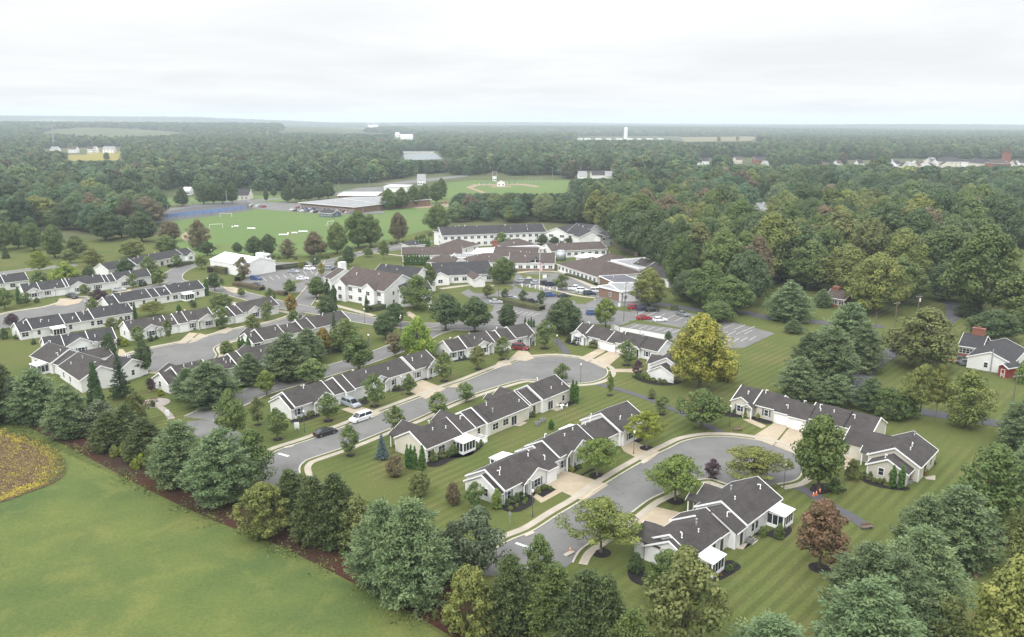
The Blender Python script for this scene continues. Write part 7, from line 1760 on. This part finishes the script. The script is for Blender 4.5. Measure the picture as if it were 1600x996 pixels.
# sports things
def goal(label, x, y, rz, w=7.3, h=2.4):
    q = G(x, y); e = empty('football_goal', (q.x, q.y, 0), rz, label, 'goal', 'football goals'); m = MB()
    for s in (-w / 2, w / 2): m.cyl((s, 0, 0), (s, 0, h), .09, .09, 6); m.cyl((s, 0, h), (s, 2, 0), .05, .05, 5); m.cyl((s, 0, .05), (s, 2, .05), .05, .05, 5)
    m.cyl((-w / 2, 0, h), (w / 2, 0, h), .09, .09, 6); m.build('frame', MAT['white_trim'], e)
goal('white football goal at the far end of the pitch', 353, 339.5, .15); goal('white football goal on the near left of the pitch', 338, 357, .5); goal('white football goal behind the tall green trees', 517, 352, 1.3)
for i, (x, y, w) in enumerate([(363, 356, .8), (369, 355, 2.5), (392.5, 358.5, 4.5), (443, 368.5, 5), (450, 366, .8), (460, 365.5, 3), (473.5, 363.5, 5)]):
    q = G(x, y); m = MB(); m.box(-w / 2, w / 2, -.3, .3, .4, .5); m.box(-w / 2 + .1, -w / 2 + .2, -.25, .25, 0, .39); m.box(w / 2 - .2, w / 2 - .1, -.25, .25, 0, .39); m.box(-w / 2, w / 2, .26, .3, .51, .95)
    tag(m.build('team_bench', MAT['white_trim'], None, (q.x, q.y, 0), .1), 'small white team bench on the pitch', 'bench', 'white team benches on the pitch')
r_ = house('white scorer building with a red gable roof at the ballpark', (777, 285), (789, 285), 10, 4, 'roof_brown', 'white_siding', (2, 1), 'across', .5, name='scorer_building')
for lb, x in (('blue canopy left of the scorer building', 757), ('blue canopy right of the scorer building', 800)):
    q = G(x, 290 - (x > 780) * 2); e = empty('dugout', (q.x, q.y, 0), 0, lb, 'dugout', 'dugouts'); m = MB(); m.box(-5, 5, -1.5, 1.5, 2.4, 2.6); m.build('roof', MAT['court_blue'], e); m = MB()
    for s in (-4.8, 0, 4.8): m.box(s - .08, s + .08, 1.3, 1.45, 0, 2.39); m.box(s - .08, s + .08, -1.45, -1.3, 0, 2.39)
    m.build('posts', MAT['white_trim'], e)
q = G(833, 288); e = empty('backstop', (q.x, q.y, 0), .2, 'pale mesh backstop behind the infield', 'backstop'); m = MB()
for k in range(6): m.cyl((-8 + k * 3.2, abs(k - 2.5) * -1.2, 0), (-8 + k * 3.2, abs(k - 2.5) * -1.2, 6), .12, .12, 5)
for z in (1, 3, 5, 6): m.box(-8, 8, -.1, .1, z, z + .12)
m.build('frame', MAT['galvanised'], e)
for i, (x, y, c_) in enumerate([(667, 322, 'orange'), (690, 319, 'bench_wood'), (697, 319.5, 'red_paint'), (703, 318, 'bench_wood')]):
    q = G(x, y); e = empty('play_tower', (q.x, q.y, 0), i, 'small roofed climbing frame on the sandy playground', 'play equipment', 'climbing frames'); e.scale = (.7, .7, .7); m = MB(); m.box(-1.2, 1.2, -1.2, 1.2, 1.4, 1.55)
    for sx in (-1.1, 1.1):
        for sy in (-1.1, 1.1): m.box(sx - .07, sx + .07, sy - .07, sy + .07, 0, 2.8)
    m.build('frame', MAT[c_], e); m = MB(); m.add([(-1.5, -1.5, 2.8), (1.5, -1.5, 2.8), (1.5, 1.5, 2.8), (-1.5, 1.5, 2.8), (0, 0, 3.9)], [(0, 1, 4), (1, 2, 4), (2, 3, 4), (3, 0, 4), (3, 2, 1, 0)]); m.build('roof', MAT[c_], e)
for i, (x, y) in enumerate([(912, 398), (943, 395)]):
    q = G(x, y); e = empty('parasol', (q.x, q.y, 0), 0, 'dark blue parasol before the long low wing, ' + ('left one', 'right one')[i], 'parasol', 'dark blue parasols'); m = MB(); m.cyl((0, 0, 2.0), (0, 0, 2.7), 1.6, .05, 10); m.build('canopy', fl_mats[2], e); m = MB(); m.cyl((0, 0, 0), (0, 0, 2.2), .04, .04, 6); m.build('pole', MAT['white_trim'], e)
# trailer with a car beside the white gabled house
q = G(1500, 567); e = empty('car_trailer', (q.x, q.y, .1), R(-12), 'flat trailer with a dark load beside the white gabled house', 'trailer'); m = MB(); m.box(-3, 3, -1.1, 1.1, .45, .6); m.box(3, 4.4, -.08, .08, .4, .5); m.build('deck', MAT['vent_grey'], e)
for sx in (-.7, .4):
    for sy in (-1.2, 1.2): m = MB(); m.cyl((sx, sy - .1, .35), (sx, sy + .1, .35), .35, .35, 12); m.build('wheel', MAT['tyre'], e)
p_ = G(1500, 566, .75); car('sedan', 1502, 566, -12, 'dark', 'dark covered car loaded on the flat trailer'); bpy.context.scene.objects[-1]
car('wagon', 1512, 571, -12, 'grey', 'grey car beside the trailer at the white gabled house'); q = G(1488.5, 566.5); m = MB(); m.box(-.6, .6, -.4, .4, .3, .8); m.box(-.5, .1, -.35, .35, .81, 1.2); m.cyl((-.4, -.45, .3), (-.4, .45, .3), .3, .3, 10); m.cyl((.4, -.45, .25), (.4, .45, .25), .22, .22, 10)
tag(m.build('garden_tractor', MAT['orange'], None, (q.x, q.y, 0)), 'small orange garden tractor left of the trailer', 'tractor')
# ---------------------------------------------------------------- the woods
WOODS = [[(-400, 384), (0, 374), (60, 360), (150, 368), (236, 366), (250, 345), (238, 318), (245, 300), (440, 300), (470, 294), (520, 291), (600, 286), (690, 275), (885, 275), (900, 300), (890, 316), (715, 318), (705, 347), (800, 350), (905, 352), (960, 372), (988, 400), (1050, 452), (1100, 470), (1175, 472), (1190, 452), (1225, 443), (1275, 450), (1328, 457), (1345, 484), (1415, 498), (1448, 482), (1480, 460), (1488, 412), (1540, 400), (1600, 395), (2200, 395), (2200, 189.8), (-400, 189.8)],
         [(1480, 470), (1560, 480), (1620, 500), (1620, 520), (1540, 500)]]
HOLES = [[(1488, 428), (1640, 428), (1640, 478), (1488, 478)], [(98, 232), (196, 230), (200, 262), (170, 268), (100, 268)], [(40, 233), (190, 232), (190, 240), (40, 240)], [(440, 200), (595, 199), (605, 205), (560, 211), (440, 212)], [(1055, 212), (1185, 211), (1185, 226), (1060, 228)],
         [(620, 237), (695, 237), (700, 258), (625, 258)], [(898, 211), (1065, 211), (1065, 222), (898, 222)], [(1385, 248), (1600, 250), (1640, 275), (1480, 272), (1385, 268)], [(612, 209), (650, 209), (650, 220), (612, 220)],
         [(895, 268), (965, 268), (965, 284), (895, 284)], [(1168, 322), (1210, 322), (1210, 345), (1165, 350)], [(600, 284), (690, 270), (720, 270), (600, 296)], [(1280, 440), (1325, 440), (1330, 475), (1280, 475)], [(500, 288), (590, 288), (590, 306), (500, 306)],
         [(570, 195), (596, 195), (596, 202), (570, 202)], [(270, 296), (300, 292), (300, 304), (270, 304)], [(362, 296), (396, 296), (396, 308), (362, 308)], [(645, 272), (670, 270), (670, 290), (645, 290)], [(1080, 248), (1200, 246), (1205, 264), (1090, 264)], [(764, 270), (782, 270), (782, 284), (764, 284)], [(1300, 251), (1396, 250), (1396, 284), (1340, 268)]]
def pip(x, y, P):
    c = np.zeros(x.shape, bool); j = len(P) - 1
    for i in range(len(P)):
        xi, yi = P[i]; xj, yj = P[j]
        m = ((yi > y) != (yj > y)) & (x < (xj - xi) * (y - yi) / (yj - yi + 1e-12) + xi)
        c ^= m; j = i
    return c
def px_arr(x, y, z):
    zz = z - CAMH; dep = y * CP - zz * SP; v = (y * SP + zz * CP) / dep; u = x / dep
    return 800 + (u * CR + v * SR) * FPX, 498 - (-u * SR + v * CR) * FPX, dep
def scatter(r0, r1, step, seed):
    rs = np.random.RandomState(seed)
    ys = np.arange(80, r1, step); xs = np.arange(-r1 * .80, r1 * .80, step)
    X, Y = np.meshgrid(xs, ys); X = X.ravel() + rs.uniform(-.5, .5, X.size) * step; Y = Y.ravel() + rs.uniform(-.5, .5, Y.size) * step
    rr = np.hypot(X, Y); k = (rr >= r0) & (rr < r1) & (np.abs(X) < Y * .80 + 40); X, Y = X[k], Y[k]
    px, py, dep = px_arr(X, Y, np.zeros_like(X))
    ok = np.zeros(X.shape, bool)
    for P in WOODS: ok |= pip(px, py, P)
    for P in HOLES: ok &= ~pip(px, py, P)
    X, Y, px, py = X[ok], Y[ok], px[ok], py[ok]
    # thin farmland strips far out
    f = np.sin(X * .0023 + 1.3) * np.sin(Y * .0019 + X * .0006) + .4 * np.sin(X * .007 + Y * .004)
    keep = (np.hypot(X, Y) < 1700) | (f < .66)
    f2 = np.sin(X * .021 + 2.1) * np.sin(Y * .017)      # small glades
    keep &= f2 < .9
    return X[keep], Y[keep], px[keep], py[keep]
X, Y, px, py = scatter(60, 1500, 11.5, 5)
W = np.random.RandomState(8)
wid = 8 + 17 * W.uniform(0, 1, X.size) ** 1.3; hgt = W.uniform(10, 18, X.size) + (wid - 10) * .4
CAPS = [(700, 895, 303), (1540, 1640, 434), (1385, 1640, 266), (895, 965, 281), (98, 196, 254), (1055, 1190, 224), (620, 696, 251), (890, 1068, 219.5), (440, 596, 210), (1145, 1356, 261), (1085, 1112, 260), (70, 190, 239), (610, 650, 219), (764, 782, 280), (1168, 1208, 338), (970, 985, 212)]
def cap(px_, py_, X_, Y_, h_):
    out = h_.copy(); d = np.hypot(X_, Y_)
    for a, b, yt in CAPS:
        m = (px_ > a - 6) & (px_ < b + 6) & (py_ > yt)
        out = np.where(m, np.minimum(out, np.maximum(0, (py_ - yt)) * d / FPX), out)
    return out
near_right = (px > 880) & (py > 280); hgt[near_right] += 4; wid[near_right] += 3.5; nr2 = near_right & (py > 360); hgt[nr2] += 2; wid[nr2] += 2
front_strip = (px > 700) & (px < 900) & (py > 310); hgt[front_strip] -= 3
left = px < 440; hgt[left] -= 2
hgt = cap(px, py, X, Y, hgt); kk = hgt > 4.5; X, Y, px, py, wid, hgt = [q[kk] for q in (X, Y, px, py, wid, hgt)]; wid = np.minimum(wid, hgt * 1.3)
inside = (px > -20) & (px < 1620)
score = np.where(inside, -np.hypot(X, Y), -1e9); order = np.argsort(-score)
# visible from the camera: skip trees wholly hidden behind nearer ones when choosing the individuals
chosen = []; 
for i in order:
    if len(chosen) >= 215: break
    if not inside[i]: break
    chosen.append(i)
chosen = set(chosen)
PAL = [('dark', 'dark green'), ('green', 'deep green'), ('dark', 'dark green'), ('olive', 'olive-green'), ('green', 'deep green'), ('dark', 'dark green'), ('olivel', 'yellow-green'), ('brown', 'brownish green'), ('mid', 'mid green'), ('green', 'deep green'), ('dark', 'dark green'), ('olive', 'olive-green')]
for i in sorted(chosen):
    c, cn = PAL[int(W.randint(len(PAL)))]
    x_, y_ = px[i], py[i]
    reg_ = ('the care home wood' if x_ < 1150 and x_ > 880 else 'the right-hand wood' if x_ >= 1150 else 'the belt before the ballpark' if x_ > 690 else 'the left-hand park wood' if x_ < 440 else 'the wood beyond the school')
    big = hgt[i] > 18
    lab = f'{"tall " if big else "lower "}{cn} tree in {reg_}'
    plant('oak', X[i], Y[i], wid[i], hgt[i], c, lab, lab.replace(' tree in', ' trees in'))
rest = np.array([i for i in range(X.size) if i not in chosen])
pts = [(X[rest], Y[rest], wid[rest] / 15.0, hgt[rest] / 17.0)]
for r0, r1, st, sxy, szz, sd in ((1500, 3300, 14.5, (.8, 1.7), (.6, 1.25), 6), (3300, 6500, 27, (1.6, 3.0), (.7, 1.3), 7), (6500, 12500, 55, (3.6, 5.4), (.9, 1.3), 9)):
    a, b, pa, pb = scatter(r0, r1, st, sd); rs = np.random.RandomState(sd); s1 = rs.uniform(*sxy, a.size); s2 = cap(pa, pb, a, b, rs.uniform(*szz, a.size) * 17) / 17; q = s2 > .25; pts.append((a[q], b[q], s1[q], s2[q]))
PXs = np.concatenate([p[0] for p in pts]); PYs = np.concatenate([p[1] for p in pts]); SX = np.concatenate([p[2] for p in pts]); SZ = np.concatenate([p[3] for p in pts])
PZ = np.array([hz(a, b) for a, b in zip(PXs, PYs)])
def woodland():
    n = PXs.size; me = bpy.data.meshes.new('woodland'); me.vertices.add(n)
    me.vertices.foreach_set('co', np.stack([PXs, PYs, PZ], 1).astype(np.float32).ravel())
    rs = np.random.RandomState(4)
    a = me.attributes.new('tree_scale', 'FLOAT_VECTOR', 'POINT'); a.data.foreach_set('vector', np.stack([SX, SX * rs.uniform(.85, 1.15, n), SZ], 1).astype(np.float32).ravel())
    a = me.attributes.new('tree_turn', 'FLOAT_VECTOR', 'POINT'); a.data.foreach_set('vector', np.stack([np.zeros(n), np.zeros(n), rs.uniform(0, 6.28, n)], 1).astype(np.float32).ravel())
    far = np.hypot(PXs, PYs) > 750
    idx = np.where(far, rs.randint(0, 4, n), 4 + rs.randint(0, 3, n))
    a = me.attributes.new('tree_kind', 'INT', 'POINT'); a.data.foreach_set('value', idx.astype(np.int32))
    o = inst('woodland', me); tag(o, 'unbroken mixed woodland reaching from the fields to the horizon', 'woodland', kind='stuff')
    m = MAT['foliage'].copy(); m.name = 'woodland_foliage'; nt = m.node_tree
    hs = next(q for q in nt.nodes if q.type == 'HUE_SAT'); oi = next(q for q in nt.nodes if q.type == 'OBJECT_INFO')
    cr_ = nt.nodes.new('ShaderNodeValToRGB'); cr_.color_ramp.interpolation = 'CONSTANT'
    cols = [(0, (.048, .078, .042)), (.18, (.060, .092, .044)), (.38, (.078, .108, .048)), (.54, (.055, .090, .050)), (.68, (.088, .105, .050)), (.78, (.058, .084, .040)), (.90, (.100, .088, .058)), (.93, (.115, .135, .05)), (.96, (.075, .10, .05))]
    el_ = cr_.color_ramp.elements
    el_[0].position = 0; el_[0].color = (*cols[0][1], 1); el_[1].position = cols[1][0]; el_[1].color = (*cols[1][1], 1)
    for pz, cc in cols[2:]: k = el_.new(pz); k.color = (*cc, 1)
    nt.links.new(oi.outputs['Random'], cr_.inputs[0])
    mu1 = nt.nodes.new('ShaderNodeMath'); mu1.operation = 'MULTIPLY'; mu1.inputs[1].default_value = 37.7; nt.links.new(oi.outputs['Random'], mu1.inputs[0])
    fr1 = nt.nodes.new('ShaderNodeMath'); fr1.operation = 'FRACT'; nt.links.new(mu1.outputs[0], fr1.inputs[0])
    mr1 = nt.nodes.new('ShaderNodeMapRange'); mr1.inputs[3].default_value = .65; mr1.inputs[4].default_value = 1.45; nt.links.new(fr1.outputs[0], mr1.inputs[0])
    vs1 = nt.nodes.new('ShaderNodeVectorMath'); vs1.operation = 'SCALE'; nt.links.new(cr_.outputs[0], vs1.inputs[0]); nt.links.new(mr1.outputs[0], vs1.inputs['Scale'])
    nt.links.new(vs1.outputs[0], hs.inputs['Color'])
    ng = bpy.data.node_groups.new('scatter_trees', 'GeometryNodeTree')
    ng.interface.new_socket('Geometry', in_out='INPUT', socket_type='NodeSocketGeometry'); ng.interface.new_socket('Geometry', in_out='OUTPUT', socket_type='NodeSocketGeometry')
    N = ng.nodes.new; Lk = ng.links.new; gi = N('NodeGroupInput'); go = N('NodeGroupOutput')
    g2i = N('GeometryNodeGeometryToInstance')
    srcs = [t[0] for t in TREE['wood']] + [t[0] for t in TREE['oak']]
    join = N('GeometryNodeGeometryToInstance')
    # crowns come from objects that stand in the scene as trees of their own
    for cm in reversed(srcs):
        ob = next((q for q in scene.objects if q.data == cm), None)
        oi2 = N('GeometryNodeObjectInfo'); oi2.transform_space = 'ORIGINAL'; oi2.inputs['Object'].default_value = ob
        tr_ = N('GeometryNodeTransform')
        if cm in [t[0] for t in TREE['oak']]: tr_.inputs['Scale'].default_value = (15 / 16, 15 / 16, 1)
        Lk(oi2.outputs['Geometry'], tr_.inputs['Geometry']); Lk(tr_.outputs[0], g2i.inputs[0])
    iop = N('GeometryNodeInstanceOnPoints'); iop.inputs['Pick Instance'].default_value = True
    def attr(nm, tp):
        q = N('GeometryNodeInputNamedAttribute'); q.data_type = tp; q.inputs['Name'].default_value = nm; return q.outputs['Attribute']
    mtp = N('GeometryNodeMeshToPoints'); Lk(gi.outputs[0], mtp.inputs[0]); Lk(mtp.outputs[0], iop.inputs['Points'])
    Lk(g2i.outputs[0], iop.inputs['Instance']); Lk(attr('tree_kind', 'INT'), iop.inputs['Instance Index'])
    e2r = N('FunctionNodeEulerToRotation'); Lk(attr('tree_turn', 'FLOAT_VECTOR'), e2r.inputs[0]); Lk(e2r.outputs[0], iop.inputs['Rotation'])
    Lk(attr('tree_scale', 'FLOAT_VECTOR'), iop.inputs['Scale'])
    sm = N('GeometryNodeSetMaterial'); sm.inputs['Material'].default_value = m; Lk(iop.outputs[0], sm.inputs[0]); Lk(sm.outputs[0], go.inputs[0])
    md = o.modifiers.new('scatter', 'NODES'); md.node_group = ng
    print('woodland trees', n)
# four far trees that stand alone on the distant fields lend their crowns to the woodland
for i, (x, y, w, h) in enumerate(((167, 252, 12, 11), (231, 243, 12, 12), (1123, 221, 16, 14), (1152, 220, 14, 13))):
    q = G(x, y - (2 if i < 2 else 0)); plant('wood', q.x, q.y, w, h, 'green', ['lone dark tree in the middle of the distant yellow field', 'lone tree right of the distant yellow field', 'lone dark tree on the distant meadow, left one', 'lone dark tree on the distant meadow, right one'][i])
woodland()
# ---------------------------------------------------------------- the air
def haze():
    m = bpy.data.materials.new('haze'); m.use_nodes = True; nt = m.node_tree; nt.nodes.clear()
    out = nt.nodes.new('ShaderNodeOutputMaterial'); v = nt.nodes.new('ShaderNodeVolumePrincipled')
    v.inputs['Color'].default_value = (.79, .88, .985, 1); v.inputs['Density'].default_value = HAZE_D; v.inputs['Anisotropy'].default_value = .0
    nt.links.new(v.outputs[0], out.inputs['Volume'])
    mb = MB(); mb.box(-14900, 14900, -14900, 14900, -12, 122); o = mb.build('haze', m); tag(o, kind='stuff')
HAZE_D = 1.4e-4
haze()
# ---------------------------------------------------------------- labels that single each thing out
LMK = [(1093, 540, 'the golden tree'), (1300, 455, 'the brick rancher'), (740, 360, 'the long two-storey block'), (925, 372, 'the corner building of the long block'), (1013, 450, 'the yellow-green pavilion tree'),
       (1505, 435, 'the steep white gable'), (1188, 335, 'the grey-roofed house in the wood'), (790, 288, 'the ballpark'), (520, 315, 'the school'), (310, 330, 'the tennis courts'), (430, 360, 'the pitch'), (370, 405, 'the metal hall'),
       (86, 380, 'the darkest park tree'), (1232, 470, 'the solitary wide pine'), (1580, 450, 'the cape house'), (145, 245, 'the distant yellow field'), (977, 210, 'the water tower'), (1570, 255, 'the brick church'), (870, 340, 'the right gabled bay'),
       (1075, 445, 'the dark round tree'), (100, 500, 'the far left terrace'), (250, 460, 'the sunroom terrace'), (140, 445, 'the black-pickup terrace'), (265, 505, 'the three-gabled terrace'), (130, 560, 'the grey-roofed white house'), (240, 630, 'the bench garden'),
       (1368, 440, 'the bright yellow-green tree'), (1440, 530, 'the wide olive tree'), (1550, 560, 'the red shed')]
def relabel():
    tops = [o for o in scene.objects if o.parent is None and o.get('label')]
    def pos(o):
        p = o.location if o.type == 'EMPTY' and o.location.length > 1 else (o.location if o.location.length > 1 else None)
        return PX((p.x, p.y, p.z)) if p is not None else (0, 0, 0)
    def groups():
        d = {}
        for o in tops: d.setdefault(o['label'], []).append(o)
        return {k: v for k, v in d.items() if len(v) > 1}
    ORD = ['leftmost', 'second from the left', 'third from the left', 'fourth from the left', 'fifth from the left', 'sixth from the left', 'seventh from the left', 'eighth from the left', 'ninth from the left', 'tenth from the left', 'eleventh from the left', 'twelfth from the left', 'thirteenth from the left']
    for lab, os_ in list(groups().items()):
        if len(os_) > 7 and any(q in lab for q in ('wood', 'belt before', 'distant house', 'town house', 'left-hand terraces')):
            for o in os_:
                x, y, _ = pos(o)
                l = min(LMK, key=lambda q: ((q[0] - x) * .6) ** 2 + ((q[1] - y) * 1.6) ** 2)
                dx, dy = x - l[0], y - l[1]
                rel = ('far left of' if dx < -110 else 'left of' if dx < -28 else 'far right of' if dx > 110 else 'right of' if dx > 28 else ('behind' if dy < 0 else 'in front of'))
                base = lab.split(' in the ')[0] if 'wood' in lab or 'belt before' in lab else (lab.split(' beyond')[0] if 'distant house' in lab else 'low shrub' if 'shrub' in lab else 'pale-walled town house')
                o['label'] = base + ', ' + rel + ' ' + l[2]
    for lab, os_ in list(groups().items()):
        os_.sort(key=lambda o: pos(o)[0]); n = len(os_); words = len(lab.split())
        if n > 14: continue
        for i, o in enumerate(os_):
            if n == 2: w = ('left one', 'right one')[i]
            elif n == 3: w = ('left one', 'middle one', 'right one')[i]
            else: w = ORD[i] if i < n - 1 else 'rightmost'
            if words + len(w.split()) <= 16: o['label'] = lab + ', ' + w
relabel()
